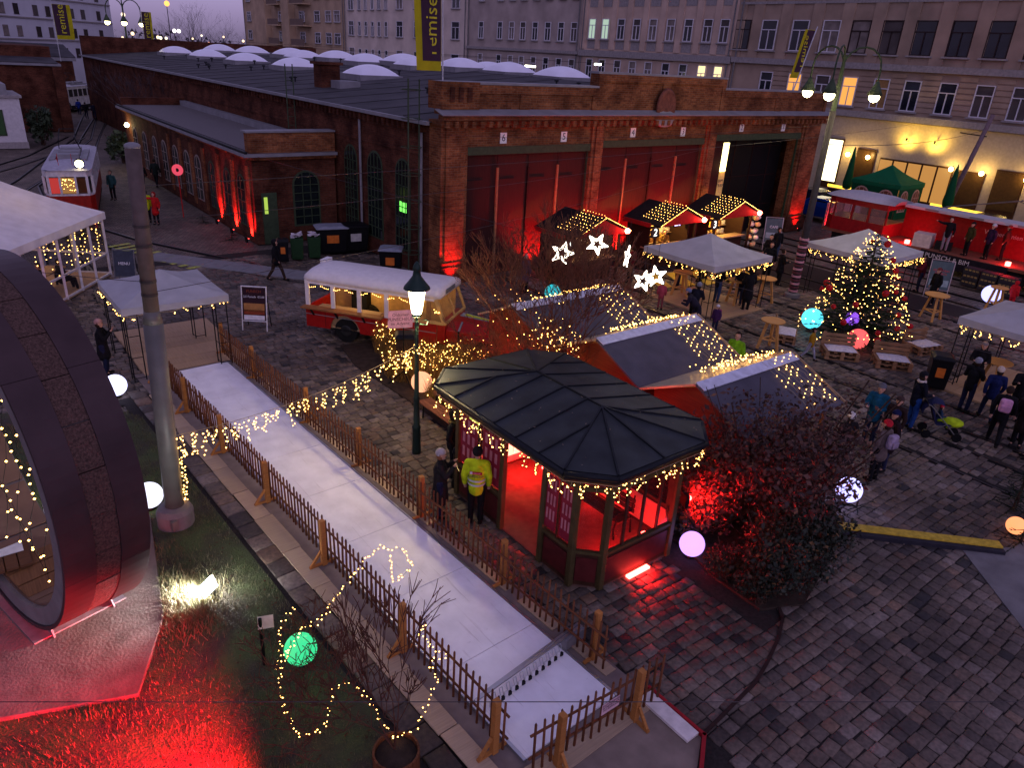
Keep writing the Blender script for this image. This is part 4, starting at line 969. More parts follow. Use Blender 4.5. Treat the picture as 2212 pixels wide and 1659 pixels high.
# flags
M_fy = fabric_light('flag_yellow', (.50, .45, .03)); M_fp = fabric_light('flag_plum', (.10, .055, .09))
M_fyt = mat('flag_letter', (.52, .47, .05), .8)
def flag(label, base, top, w, right, z0, z1, tsize, mirror=False, pole_r=.05, pm=None):
    """tall banner on a pole: yellow cloth with plum field and vertical lettering"""
    t = thing('banner_flag', label, 'flag', base)
    MB().cyl(base, top, pole_r, pole_r*.7, 8).build('pole', mat('flag_pole', (.5,.5,.52), .4, .6), t)
    r = Vector(right).normalized(); up = (Vector(top)-Vector(base)).normalized()
    B = Vector(base); n = r.cross(Vector((0,0,1))); L_ = (Vector(top)-B).length
    def at(s, z): 
        k = (z-base[2])/(top[2]-base[2]); return B.lerp(Vector(top), k)+r*s
    nn = 10
    def sheet(s0, s1, za, zb, off, th):
        mb = MB(); vs = []
        for j in range(nn+1):
            for i in range(5):
                s = s0+(s1-s0)*i/4; z = za+(zb-za)*j/nn; p = at(s, z)+n*(off+.07*math.sin(z*1.1+s*1.5)*s/w); vs.append(p)
        m_ = len(vs); vs += [v-n*th for v in vs]; fs = []
        for j in range(nn):
            for i in range(4):
                a = j*5+i; fs.append((a, a+1, a+6, a+5)); fs.append((m_+a+5, m_+a+6, m_+a+1, m_+a))
        return mb.add(vs, fs)
    o = sheet(.08, w, z0, z1, 0, .012).build('cloth', M_fy, t, smooth=True)
    sheet(.1 if not mirror else .1, w*.78, z0+.12*w+.2, z1-.02, .012, .036).build('field', M_fp, o, smooth=True)
    for sgn in (1, -1):
        c = at(w*.43, (z0+z1)/2+.15*w)+n*(.05*sgn+.0)
        fr = frame(c, (0,0,1), -r if sgn == 1 else -r)
        M = Matrix((Vector((0,0,1)), -r, n)).transposed().to_4x4(); M.translation = c
        # printed through: the back of the cloth shows the word mirrored
        if mirror: M = M @ Matrix.Scale(-1, 4, (0,1,0))
        text('remise', tsize, M_fyt, M, o, ext=.003)
    return t
flag('large plum and yellow banner flag rising over the depot front', (16.95, HY+.35, 8.1), (16.86, HY+.35, 13.2), 1.22, (-1,0,0), 8.55, 11.3, .74, mirror=True, pole_r=.03)
flag('plum and yellow banner flag at the right end of the depot', (40.9, HY+.3, 8.2), (42.1, HY+.3, 11.7), .95, (-1,.0,0), 8.95, 11.5, .62, pole_r=.04)
flag('plum and yellow banner flag before the white block, left of the pair', (15.6, 108, 5.6), (15.6, 108, 12.6), 2.0, (1,.2,0), 8.0, 11.7, 1.15)
flag('plum and yellow banner flag beside the far lamp, right of the pair', (24.2, 104, 6.2), (24.2, 104, 12.0), 1.2, (1,.2,0), 8.2, 11.5, 1.0)
# far trees, one dark conifer, far lamps, car park lights
def bare_tree(name, label, base, h, spread, m, seed, levels=5, group=None, trunk=.14, limbs=4, twig=.35, cat='tree'):
    rg = random.Random(seed); t = thing(name, label, cat, base, group=group); tr, cr = MB(), MB()
    def grow(p, d, l, r, lv):
        segs = 2
        for s in range(segs):
            d2 = (d+Vector((rg.uniform(-.18,.18), rg.uniform(-.18,.18), rg.uniform(-.05,.14)))).normalized()
            q = p+d2*l/segs; (tr if lv >= levels-1 else cr).cyl(p, q, r, r*.82, 5 if r > .03 else 3, False); p, d, r = q, d2, r*.82
        if lv <= 0: return
        for k in range(rg.choice((2, 3, 3)) if lv > 1 else rg.choice((2, 3))):
            a = rg.uniform(0, 6.28); s = rg.uniform(.4, .85)*spread
            nd = (d+Vector((math.cos(a)*s, math.sin(a)*s, rg.uniform(-.05, .25)))).normalized(); grow(p, nd, l*rg.uniform(.62, .85), max(r*.68, .0075), lv-1)
    for k in range(limbs):
        a = k*6.28/limbs+rg.uniform(-.4,.4); s = .5*spread if limbs > 1 else .05
        grow(Vector(base), Vector((math.cos(a)*s, math.sin(a)*s, 1)).normalized(), h*.33, trunk*rg.uniform(.7,1), levels)
    tr.build('trunk', m, t, smooth=True); cr.build('crown', m, t, smooth=True); return t
M_farbark = mat('far_bark', (.10, .085, .095), .95, var=.3)
fi = 0
for k, (x, y, h) in enumerate(((28,185,9),(33,190,10),(38,182,8),(43,195,9.5),(47,188,11),(52,186,13),(57,190,15),(61,184,11),(66,196,9),(25,205,9),(36,210,10),(70,200,8),(76,205,9),(83,210,9))):
    o = bare_tree('leafless_tree', 'leafless tree number', (x, y, 0), h, 1.0, M_farbark, 40+k, 5, 'far leafless trees behind the yard', .22, 3)
    o['label'] = ['bare tree in the hazy far treeline behind the depot roof','tall bare tree standing out of the far treeline'][1 if k in (5,6) else 0]
tl = MB()
for k in range(9000):
    x = rnd.uniform(5, 150); y = rnd.uniform(215, 250); z = rnd.random()**1.5*(6.5+2*math.sin(x*.13)+1.5*math.sin(x*.37)); s = rnd.uniform(.25, .7); a = rnd.random()*6.28
    tl.add([(x-math.cos(a)*s, y-math.sin(a)*s, z), (x+math.cos(a)*s, y+math.sin(a)*s, z+.2), (x+rnd.uniform(-.3,.3), y, z+s*1.5)], [(0,1,2)])
o = tl.build('far_wood', M_farbark); tag(o, 'hazy far wood on the horizon between the houses', 'wood', kind='stuff')
def leaf_cloud(mb, n, inside, size, tones=None, flat=.6, rg=rnd):
    k = 0
    while k < n:
        p = inside()
        if p is None: continue
        k += 1; s = size*rg.choice((.5,.8,1,1.5))*rg.uniform(.8,1.2); u = Vector((rg.uniform(-1,1), rg.uniform(-1,1), rg.uniform(-1,1))).normalized(); v = u.cross(Vector((rg.uniform(-1,1), rg.uniform(-1,1), rg.uniform(-1,1)))).normalized()
        mb.add([p-u*s, p-v*s*flat, p+u*s, p+v*s*flat], [(0,1,2,3)])
        if tones is not None: tones += [rg.random()]*4
def conifer(name, label, base, h, r, n, m, trunk_m, size=.07, seed=1, cat='tree'):
    rg = random.Random(seed); t = thing(name, label, cat, base); b = Vector(base)
    MB().cyl(b, b+Vector((0,0,h*.95)), h*.02+.02, .01, 7).build('trunk', trunk_m, t)
    mb = MB(); lev = int(h*5)
    for L_ in range(lev):
        z = h*(.06+.92*L_/lev); rr = r*(1-L_/lev)**.85+.05; nb = int(7+rr*7)
        for k in range(nb):
            a = rg.random()*6.28; l = rr*rg.uniform(.65, 1.08); d = Vector((math.cos(a), math.sin(a), rg.uniform(-.28,.05)))
            p0 = b+Vector((0,0,z+rg.uniform(-.08,.08)))
            mb.cyl(p0, p0+d*l, .012, .004, 3, False)
            m_ = max(2, int(l/size*n))
            for j in range(m_):
                f = .25+.75*rg.random(); p = p0+d*l*f; a2 = a+rg.uniform(-1.0,1.0); q = Vector((math.cos(a2), math.sin(a2), rg.uniform(-.35,.45)))*size*rg.uniform(.7,1.5)
                w = Vector((-math.sin(a2), math.cos(a2), rg.uniform(-.6,.6)))*size*.22
                mb.add([p-w, p+w, p+q+w*.3, p+q-w*.3], [(0,1,2,3)])
    mb.build('crown', m, t); return t
M_fir = mat('fir_needles', (.035, .06, .028), .7, var=.5, scale=5); M_bark = mat('bark', (.09, .055, .04), .95, var=.3, bump=.5)
conifer('conifer', 'dark conifer standing among the far bare trees', (70.0, 172, 0), 11, 2.0, 1.0, M_fir, M_bark, .35, 3)
def shrub(name, label, base, r, h, n, m, size, seed, cat='shrub', stem_m=None, group=None):
    rg = random.Random(seed); t = thing(name, label, cat, base, group=group); b = Vector(base); mb = MB(); tn = []
    lobes = [(Vector((rg.uniform(-.6,.6)*r, rg.uniform(-.6,.6)*r, h*rg.uniform(.35,.75))), rg.uniform(.4,.62)) for _ in range(15)]
    def ins():
        c, s = rg.choice(lobes); d = Vector((rg.gauss(0,1), rg.gauss(0,1), rg.gauss(0,1))).normalized()*(rg.random()**.4)
        p = c+Vector((d.x*r*s, d.y*r*s, d.z*h*.42*s*1.4)); 
        return b+p if p.z > .02 else None
    leaf_cloud(mb, int(n*.82), ins, size, tn, rg=rg); o = mb.build('crown', m, t)
    at = o.data.attributes.new('tone', 'FLOAT', 'POINT'); at.data.foreach_set('value', tn)
    st = MB()
    for k in range(46): 
        c, s = rg.choice(lobes); j_ = Vector((rg.uniform(-.35,.35)*r, rg.uniform(-.35,.35)*r, rg.uniform(-.1,.2)*h)); st.tube([b+Vector((rg.uniform(-.15,.15), rg.uniform(-.15,.15), 0)), b+(c+j_)*.55+Vector((rg.uniform(-.1,.1),0,0)), b+c+j_, b+(c+j_)*rg.uniform(1.1,1.35)], rg.choice((.016,.01,.007)), 4)
    st.build('stems', stem_m or M_bark, t); return t
def leaf_mat(name, stops, rough=.7):
    m = bpy.data.materials.new(name); t, N, L, b = nodes_of(m); a = N.new('ShaderNodeAttribute'); a.attribute_name = 'tone'
    rp = N.new('ShaderNodeValToRGB'); e = rp.color_ramp.elements; e[0].position = stops[0][0]; e[0].color = (*stops[0][1], 1); e[1].position = stops[-1][0]; e[1].color = (*stops[-1][1], 1)
    for p, c in stops[1:-1]: q = e.new(p); q.color = (*c, 1)
    L.new(a.outputs['Fac'], rp.inputs[0]); L.new(rp.outputs[0], b.inputs['Base Color']); b.inputs['Roughness'].default_value = rough; MATS[name] = m; return m
M_ivy = leaf_mat('ivy_leaf', [(0,(.015,.028,.012)),(1,(.04,.06,.025))])
shrub('evergreen_bush', 'dark evergreen bush beside the small white cabin', (8.6, 76.5, 0), 1.0, 3.2, 1500, M_ivy, .16, 11)
shrub('evergreen_bush', 'dark hedge bush at the far end of the annex', (12.4, 64.5, 0), 1.0, 2.6, 1500, M_ivy, .15, 12)
bare_tree('bare_tree', 'thin bare tree between annex and depot roof', (15.2, 70, 0), 6.6, .9, M_farbark, 77, 5, None, .1, 3)
# far lights
def far_lamp(label, p, h, col, st, r, double=False):
    t = thing('street_lamp', label, 'street lamp', (p[0], p[1], 0), group='far street lights')
    MB().cyl((p[0], p[1], 0), (p[0], p[1], h), .12, .07, 6).build('post', M_hinge, t)
    mb = MB(); r *= .7; mb.sph((p[0], p[1]-.2, h), r, 8, 6)
    if double: mb.sph((p[0]+r*2.3, p[1]-.2, h), r, 8, 6)
    mb.build('lamp', emis('far_'+label[:14], col, st*.3), t, smooth=True); return t
far_lamp('tall orange motorway light against the dusk sky', (49, 187, 0), 15.2, (1, .45, .1), 7, .8)
far_lamp('white street light at the top of a slim mast', (40, 187, 0), 12.4, (1, .75, .5), 7, .62)
far_lamp('round white double light below the tall orange mast', (47.5, 178, 0), 9.9, (1, .92, .9), 9, .55, True)
for k, (px, py, z, c, s) in enumerate(((40,181,8.9,0,.5),(42,178,8.4,1,.35),(36.5,183,8.0,1,.3),(37.8,180,8.1,0,.3),(43.6,176,8.5,0,.45),(44.6,178,8.4,1,.45),(46.2,180,8.4,1,.4),(46.6,181,7.7,2,.35),(51,178,8.6,0,.28),(53.5,180,9.3,1,.3),(57.5,178,9.3,0,.3),(61,176,8.7,0,.4),(55.5,182,7.9,2,.3))):
    far_lamp(['small far street light low in the treeline','faint far light among the bare trees','reddish far light low behind the depot roof'][c], (px, py, 0), z, [(1,.7,.4),(1,.85,.6),(1,.35,.12)][c], 8, s)
ls = thing('light_bar', 'bright horizontal light strip behind the far end of the depot roof', 'lamp', (64, 178, 7.5)); MB().cbox((64, 178, 7.9), (1.9, .3, .5)).build('strip', emis('white_strip', (1,.95,.85), 10), ls); MB().cyl((64,178,0),(64,178,7.7),.1,.1,6).build('post', M_hinge, ls)
cs = thing('low_house', 'low pale house far beyond the depot roof', 'building', (90, 200, 0)); MB().box(82, 112, 200, 208, 0, 8.2).build('wall', M_C, cs); MB().box(81.5,112,199.6,208,8.2,8.6).build('roof', M_sill, cs)
# three-armed lamp far left and its nearer twin at right
def triple_lamp(label, base, h, s, rz, on):
    t = thing('triple_lamp', label, 'street lamp', base, group='three armed lamps'); b = Vector(base)
    MB().cyl(b, b+Vector((0,0,h)), .09*s, .05*s, 8).build('mast', M_green, t)
    for k in range(3):
        a = rz+k*2.094; d = Vector((math.cos(a), math.sin(a), 0)); pts = [b+Vector((0,0,h-.9*s))]
        for j in range(9):
            tt = math.pi*j/8; pts.append(b+d*(.62*s-.62*s*math.cos(tt))+Vector((0,0,h-.35*s+.62*s*math.sin(tt))))
        pts.append(b+d*1.24*s+Vector((0,0,h-.75*s))); MB().tube(pts, .032*s, 6).build('arm', M_green, t)
        e = b+d*1.24*s+Vector((0,0,h-1.15*s))
        MB().lathe([(.05*s,.42*s),(.09*s,.32*s),(.17*s,.16*s),(.25*s,0),(.2*s,-.01)], e, 14).build('shade', M_green, t, smooth=True)
        MB().sph(e-Vector((0,0,.06*s)), .17*s, 12, 8).build('globe', emis('globe_yellow', (1,.88,.45), 16), t, smooth=True)
        if on: light('POINT', 'glow', t, tuple(e-Vector((0,0,.3*s))), on, (1, .8, .42), .15)
    return t
triple_lamp('three armed street lamp before the far white block', (22.3, 104, 0), 12.2, 1.7, .3, 0)
# ------------------------------------------------------------------ poles, lamp post, wires
M_galv = mat('galvanised', (.20, .19, .175), .5, .25, var=.15, scale=3)
lp = thing('steel_pole', 'tall stepped grey steel pole on a round concrete footing', 'pole', (2.64, 14.11, 0))
b0 = Vector((2.64, 14.11, 0)); t0 = Vector((2.86, 14.07, 7.6))
def on(z): return b0.lerp(t0, z/7.62)
MB().lathe([(.36,-.03),(.36,.32),(.31,.42),(.19,.46)], b0, 28).build('footing', M_conc, lp, smooth=False)
MB().cyl(on(.4), on(4.42), .185, .175, 20).build('lower_tube', M_galv, lp, smooth=True)
MB().cyl(on(4.42), on(4.66), .175, .135, 20).build('collar', M_galv, lp, smooth=True)
MB().cyl(on(4.66), on(7.58), .135, .125, 20).build('upper_tube', mat('weathered_tube', (.15,.115,.105), .7, .1, var=.2), lp, smooth=True)
MB().sph(on(7.56), .135, 14, 8, (1,1,.5)).build('cap', M_lead, lp, smooth=True)
for z in (6.2, 5.85, 5.2, 4.95): MB().cyl(on(z), on(z+.05), .143, .143, 16).build('clamp', mat('clamp_rust', (.09,.075,.07), .6, .3), lp)
MB().cbox((2.52, 13.72, .22), (.12, .08, .2), R(20)).build('socket_box', M_galv, lp)
lan = thing('lamp_post', 'green cast iron lamp post with glowing lantern beside the paved path', 'street lamp', (8.36, 14.03, 0))
L_ = Vector((8.36, 14.03, 0)); M_lg = mat('lamp_green', (.03, .055, .045), .45, var=.1)
MB().lathe([(.11,0),(.11,.1),(.1,.7),(.12,.74),(.08,.8),(.07,1.5),(.085,1.54),(.06,1.6),(.045,3.35),(.06,3.4),(.035,3.5),(.03,3.62)], L_, 14).build('post', M_lg, lan, smooth=True)
MB().lathe([(.1,3.62),(.12,3.66),(.1,3.7)], L_, 14).build('lantern_base', M_lg, lan)
MB().lathe([(.105,3.7),(.13,3.8),(.2,4.28),(.2,4.3)], L_, 14).build('lantern_glass', emis('lantern_glow', (1,.86,.45), 16), lan, smooth=True)
MB().lathe([(.31,4.3),(.30,4.34),(.2,4.46),(.1,4.6),(.08,4.72),(.10,4.74),(.09,4.8),(.07,4.86),(.02,4.93)], L_, 16).build('lantern_cap', M_lg, lan, smooth=True)
MB().tube([L_+Vector((.05,-.03,3.45)), L_+Vector((.2,-.12,3.42)), L_+Vector((.24,-.14,3.52)), L_+Vector((.16,-.1,3.56))], .016, 6).build('scroll', M_lg, lan)
light('POINT', 'lantern_light', lan, (8.36, 14.03, 3.45), 430, (1, .74, .34), .12)
rp_ = thing('catenary_pole', 'tall pole with red and white striped foot beside the Christmas tree', 'pole', (29.95, 17.38, 0))
rb, rt = Vector((29.95, 17.38, 0)), Vector((30.05, 17.4, 7.9))
MB().cyl(rb, rt, .17, .12, 14).build('shaft', mat('pole_grey', (.075,.068,.066), .7, var=.2), rp_, smooth=True)
for k in range(16): MB().cyl(rb.lerp(rt, .01+k*.021), rb.lerp(rt, .021+k*.021), .205, .204, 14).build('stripe', mat('stripe_pink', (.55,.30,.32), .6) if k % 2 else mat('stripe_dark', (.16,.06,.07), .7), rp_)
MB().lathe([(.34,0),(.34,.14),(.24,.2)], rb, 16).build('foot', M_conc, rp_)
triple_lamp('three armed street lamp on the tall pole right of the depot', (30.05, 17.4, 7.85), 2.15, 1.22, R(200), 150)
r2 = thing('catenary_pole', 'slanting grey mast with fittings in front of the tavern', 'pole', (57.5, 23.2, 0))
MB().cyl((57.5, 23.2, 0), (57.2, 21.7, 7.4), .18, .14, 10).build('shaft', mat('mast_mauve', (.22,.16,.17), .7), r2, smooth=True); MB().bar((57.2,21.7,6.0),(57.6,23.6,6.05),.07).build('bracket', M_blk, r2)
gm = thing('cage_ladder_mast', 'slim green lattice mast with hoops at the depot corner', 'mast', (16.05, 27.4, 0))
for (x, y) in ((-.25,-.2),(.25,-.2),(.0,.25)): MB().cyl((16.05+x, 27.4+y, 0), (16.05+x, 27.4+y, 8.2), .028, .028, 6).build('upright', M_green, gm)
for k in range(7): 
    z = 1.2+k*1.1; MB().tube([(16.05+.42*math.cos(t*.524), 27.4+.42*math.sin(t*.524), z) for t in range(13)], .016, 4).build('hoop', M_green, gm)
g2 = thing('cage_ladder_mast', 'slim green lattice mast on the annex roof beside the chimney', 'mast', (16.3, 40.6, 4.4))
for (x, y) in ((-.2,-.15),(.2,-.15)): MB().cyl((16.3+x, 40.6+y, 4.4), (16.3+x, 40.6+y, 8.2), .03, .03, 6).build('upright', M_green, g2)
for k in range(8): MB().bar((16.1, 40.45, 4.7+k*.45), (16.5, 40.45, 4.7+k*.45), .025).build('rung', M_green, g2)
def sag(a, b, s, n=16):
    a, b = Vector(a), Vector(b); return [a.lerp(b, k/n)-Vector((0,0,s*4*(k/n)*(1-k/n))) for k in range(n+1)]
M_wire = mat('wire', (.10, .085, .085), .6, .4)
wires = [('overhead wire from the steel pole past the lantern to the right', on(6.9), (44, 20.5, 7.0), .25, .006),
 ('overhead wire from the steel pole to the depot front, upper one', on(6.3), (33, 25.6, 5.4), .35, .006),
 ('overhead wire from the steel pole to the depot front, lower one', on(5.0), (30, 24.5, 4.4), .3, .006),
 ('dark cable running from the annex down over the bus roof', (12.3, 36.5, 4.3), (20.5, 3.0, 3.2), .1, .008),
 ('overhead wire crossing in front of the marquee', on(5.2), (-3, 24, 4.9), .25, .006),
 ('overhead wire between the right pole and the depot corner', (30.0, 17.4, 7.4), (16.7, 26.3, 6.2), .3, .006),
 ('overhead wire from the right pole to the slanting mast', (30.05, 17.4, 6.6), (57.3, 22.2, 6.3), .35, .012),
 ('thin dark wire straight across the foreground', (-.49, 4.9595, 5.127), (5.283, .5113, 5.548), .0, .004)]
for lb_, a, b, s, r in wires:
    o = MB().tube(sag(a, b, s, 20), r, 4).build('overhead_wire', M_wire); tag(o, lb_, 'wire', 'overhead wires')

# ------------------------------------------------------------------ icicle light chains
def icicles(label, path, drop, step, parent_loc, r=.016, dens=3, col=None):
    """a cable with hanging strands of warm bulbs"""
    t = thing('icicle_lights', label, 'fairy lights', parent_loc); cab = MB(); P = []
    pth = [Vector(p) for p in path]; cab.tube(pth, .006, 4); acc = 0
    for a, b in zip(pth[:-1], pth[1:]):
        l = (b-a).length; k = acc
        while k < l:
            p = a.lerp(b, k/l); n = rnd.randint(1, dens); q = p
            for j in range(n*2):
                q2 = q+Vector((rnd.uniform(-.055,.055), rnd.uniform(-.055,.055), -drop*rnd.uniform(.13,.24))); cab.cyl(q, q2, .0035, .0035, 3, False); q = q2
                for w in range(rnd.choice((1,1,2))): P.append(tuple(q+Vector((rnd.uniform(-.035,.035), rnd.uniform(-.035,.035), rnd.uniform(-.02,.02)))))
            k += step*rnd.uniform(.7, 1.3)
        acc = k-l
    cab.build('cable', mat('cable_clear', (.45,.36,.22), .5), t); bulbs(P, r, t, jitter=.4); return t
pA = on(2.02)+Vector((.18,0,0)); pB = Vector((8.36, 14.03, 2.9))
icicles('icicle light chain slung from the steel pole to the lamp post', sag(pA, pB, .25, 14), .46, .11, tuple(pA), dens=3)
# drooping bunch down the pole
t = thing('light_strand', 'bunched warm lights hanging down the steel pole', 'fairy lights', tuple(on(2)))
P = []; cb = MB(); q = on(2.0)+Vector((.2,-.02,0))
for k in range(46):
    z = 1.98-.036*k+rnd.uniform(-.02,.02); w = .09 if k < 16 else .045
    p = on(max(z,.4))+Vector((.24+rnd.uniform(-w,w), -.03+rnd.uniform(-w,w), 0)); p.z = z; P.append(tuple(p)); cb.cyl(q, p, .004, .004, 3, False); q = p
cb.cyl(q, Vector((2.98, 14.0, .05)), .006, .006, 4, False)
cb.build('cable', mat('cable_clear', (.45,.36,.22), .5), t); bulbs(P, .017, t, jitter=.4)

# ------------------------------------------------------------------ glowing balls
def ball(label, x, y, r, col, st, z=0, power=0):
    t = thing('light_ball', label, 'light ball', (x, y, z), group='glowing balls')
    key = 'ball_%d_%d_%d' % tuple(int(c*99) for c in col)
    MB().sph((x, y, z+r+.03), r, 28, 18).build('globe', emis(key+str(st), col, st), t, smooth=True)
    MB().lathe([(.3*r,0),(.42*r,0),(.36*r,.05),(.2*r,.06)], (x, y, z), 12).build('foot', M_blk, t)
ball('large bluish white light ball on the lawn edge near the gazebo', 2.95, 21.1, .30, (.62,.62,1), 2.6, .02)
ball('white light ball on the grass left of the steel pole', 2.35, 14.95, .28, (.80,.80,1), 1.7, .02)
ball('orange pink light ball in the bed behind the lamp post', 10.33, 17.05, .31, (1,.42,.22), 1.5)
ball('green light ball among the bare twigs on the lawn', 3.19, 8.95, .26, (.04,.85,.33), 1.0, .1)
ball('violet light ball in front of the brown hedge', 10.95, 7.35, .26, (.55,.30,1), 1.9)
ball('bluish light ball at the end of the hedge by the yellow kerb', 15.7, 6.6, .30, (.45,.42,1), 2.4, .05)
ball('turquoise light ball left of the Christmas tree', 26.3, 14.2, .40, (.10,.75,.95), 1.4, .1)
ball('red pink light ball between the pallet seats', 26.1, 12.15, .37, (1,.12,.12), 1.2)
ball('blue white light ball by the child in red', 37.4, 12.0, .40, (.42,.42,1), 2.2, .1)
ball('turquoise light ball behind the nearest stall roof', 19.0, 21.3, .33, (.02,.62,.72), .9, .3)
ball('violet light ball half hidden in the Christmas tree', 26.8, 12.9, .26, (.35,.1,1), 1.0, .55)
ball('orange light ball in the fir bush at the right edge', 17.75, 3.72, .2, (1,.32,.12), 1.6, .05)

# ------------------------------------------------------------------ white flood lamp on the lawn
fl = thing('flood_lamp', 'glaring white flood lamp on the lawn aimed at the ring', 'spotlight', (2.58, 11.42, 0))
fd_ = (Vector((1.3, 11.5, 1.9))-Vector((2.5, 11.45, .22))).normalized()
MB().bar((2.58,11.42,.03), (2.5,11.45,.2), .14, .05).build('bracket', M_blk, fl)
c = Vector((2.5, 11.45, .24)); MB().bar(c-fd_*.05, c, .26, .2).build('housing', M_blk, fl)
MB().bar(c+fd_*.002, c+fd_*.012, .34, .30).build('lens', emis('flood_white', (.93,.97,1), 260), fl)
light('SPOT', 'beam', fl, tuple(c+fd_*.05), 1300, (.95,.98,1), .06, tuple(c+Vector((-1.2,.3,-.75))), 120, .9)
f2_ = thing('flood_lamp', 'red flood lamp on the lawn just below the picture', 'spotlight', (1.6, 6.4, 0))
MB().bar((1.6,6.4,.03), (1.6,6.42,.3), .14, .05).build('bracket', M_blk, f2_); MB().cbox((1.6,6.43,.35), (.3,.08,.22)).build('housing', M_blk, f2_); MB().cbox((1.6,6.48,.35), (.24,.01,.17)).build('lens', M_ired, f2_)
light('SPOT', 'beam', f2_, (1.6, 6.55, .75), 9500, (1, .006, .018), .2, (-.3, 9.2, -.5), 100, 1)
# small information sign on the lawn
sg = thing('plant_sign', 'small pale sign on a dark post on the lawn', 'sign', (2.72, 9.35, 0)); MB().cyl((2.72,9.35,0),(2.72,9.35,.95),.03,.03,8).build('post', M_blk, sg); s_p = MB().cbox((2.8,9.33,.86), (.24,.012,.2), R(-20), 0, R(-25)).build('panel', mat('sign_cream', (.62,.58,.42), .6), sg)
# ------------------------------------------------------------------ octagonal kiosk
def build_kiosk():
    k = thing('kiosk', 'octagonal timber and glass waiting kiosk with dark seamed metal roof, lit red', 'kiosk', (9.5, 10.0, 0))
    M_tim = mat('kiosk_timber', (.085, .04, .025), .55, var=.25, scale=5); M_trim = mat('kiosk_trim', (.11, .085, .04), .5, var=.2)
    M_met = mat('kiosk_roof_metal', (.052, .058, .06), .55, .1, var=.4, scale=1.7, bump=.12, bscale=3); M_seam = mat('kiosk_seam', (.03, .033, .038), .55, .3)
    gl = glass_mat('kiosk_glass', (.06, .02, .02), .16); M_inner = mat('kiosk_lining', (.62, .42, .36), .6, var=.1)
    bx0, bx1, by0, by1, ch = 8.2, 10.95, 7.65, 12.35, .42
    base = [(bx0,by0+ch),(bx0+ch,by0),(bx1-ch,by0),(bx1,by0+ch),(bx1,by1-ch),(bx1-ch,by1),(bx0+ch,by1),(bx0,by1-ch)]
    # floor
    MB().prism(base, -.04, .03).build('floor', mat('kiosk_floor', (.16,.10,.08), .8, var=.2), k)
    H = 2.45
    def wall(a, b, open_=False, mull=1, solid=.78, poster=False):
        a, b = Vector((*a, 0)), Vector((*b, 0)); d = (b-a).normalized(); L_ = (b-a).length; n = Vector((d.y, -d.x, 0))
        if not open_:
            o = MB().slab([a+Vector((0,0,.03)), b+Vector((0,0,.03)), b+Vector((0,0,solid)), a+Vector((0,0,solid))], .05, -n).build('dado_panel', M_tim, k)
            MB().slab([a+d*.1+Vector((0,0,.14)), b-d*.1+Vector((0,0,.14)), b-d*.1+Vector((0,0,solid-.1)), a+d*.1+Vector((0,0,solid-.1))], .02, n).build('raised_panel', mat('panel_oxblood', (.13,.03,.03), .5), o)
            MB().slab([a+Vector((0,0,.1))-n*.052, b+Vector((0,0,.1))-n*.052, b+Vector((0,0,solid-.05))-n*.052, a+Vector((0,0,solid-.05))-n*.052], .012, -n).build('lining_board', M_inner, o)
            MB().bar(a+Vector((0,0,solid+.03)), b+Vector((0,0,solid+.03)), .09, .06).build('sill_rail', M_trim, k)
            g = MB().slab([a+Vector((0,0,solid+.06)), b+Vector((0,0,solid+.06)), b+Vector((0,0,H-.28)), a+Vector((0,0,H-.28))], .008, n).build('glass_pane', gl, k)
            for m_ in range(1, mull+1):
                p = a.lerp(b, m_/(mull+1)); MB().bar(p+Vector((0,0,solid+.06)), p+Vector((0,0,H-.28)), .045, .05).build('mullion', M_tim, k)
            if poster:
                M_po = mat('red_poster', (.30,.03,.06), .6)
                for j in range(mull+1):
                    p, q = a.lerp(b, (j+.12)/(mull+1)), a.lerp(b, (j+.88)/(mull+1)); z0, z1 = solid+.15, H-.35
                    po = MB().slab([p+n*.012+Vector((0,0,z0)), q+n*.012+Vector((0,0,z0)), q+n*.012+Vector((0,0,z1)), p+n*.012+Vector((0,0,z1))], .003, n).build('poster', M_po, k)
                    w_ = (q-p).length; lt = MB()
                    for r_ in range(3):
                        for c_ in range(3):
                            cc = p+d*w_*(.2+.28*c_)+n*.017+Vector((0,0,z0+.2+.34*r_)); lt.slab([cc-d*w_*.07, cc+d*w_*.07, cc+d*w_*.07+Vector((0,0,.24)), cc-d*w_*.07+Vector((0,0,.24))], .001, n)
                    lt.build('print', mat('poster_print', (.55,.25,.28), .7), po)
        MB().bar(a+Vector((0,0,H-.24)), b+Vector((0,0,H-.24)), .08, .09).build('transom', M_trim, k)
        MB().slab([a+Vector((0,0,H-.2)), b+Vector((0,0,H-.2)), b+Vector((0,0,H+.02)), a+Vector((0,0,H+.02))], .01, n).build('fanlight', glass_mat('fan_glass', (.2,.04,.03), .5), k)
        MB().bar(a+Vector((0,0,H+.05)), b+Vector((0,0,H+.05)), .1, .08).build('top_plate', M_trim, k)
    ys = [by0+ch, 8.95, 10.28, by1-ch]
    wall((bx0, ys[1]), (bx0, ys[0]), mull=1, poster=True); wall((bx0, ys[2]), (bx0, ys[1]), True); wall((bx0, ys[3]), (bx0, ys[2]), mull=1, poster=True)
    wall(base[0], base[1], mull=0); wall(base[1], base[2], mull=3); wall(base[2], base[3], mull=0)
    wall(base[3], (bx1, 10.0), mull=2); wall((bx1, 10.0), base[4], mull=2); wall(base[4], base[5], mull=0); wall(base[5], base[6], mull=3); wall(base[6], base[7], mull=0)
    for p in base+[(bx0, ys[1]), (bx0, ys[2])]: MB().cbox((p[0], p[1], H/2+.02), (.12, .12, H+.03)).build('post', M_trim, k, bevel=.01)
    # roof
    ex0, ex1, ey0, ey1, ec = 7.72, 11.37, 7.32, 12.78, .66; ze = 2.78
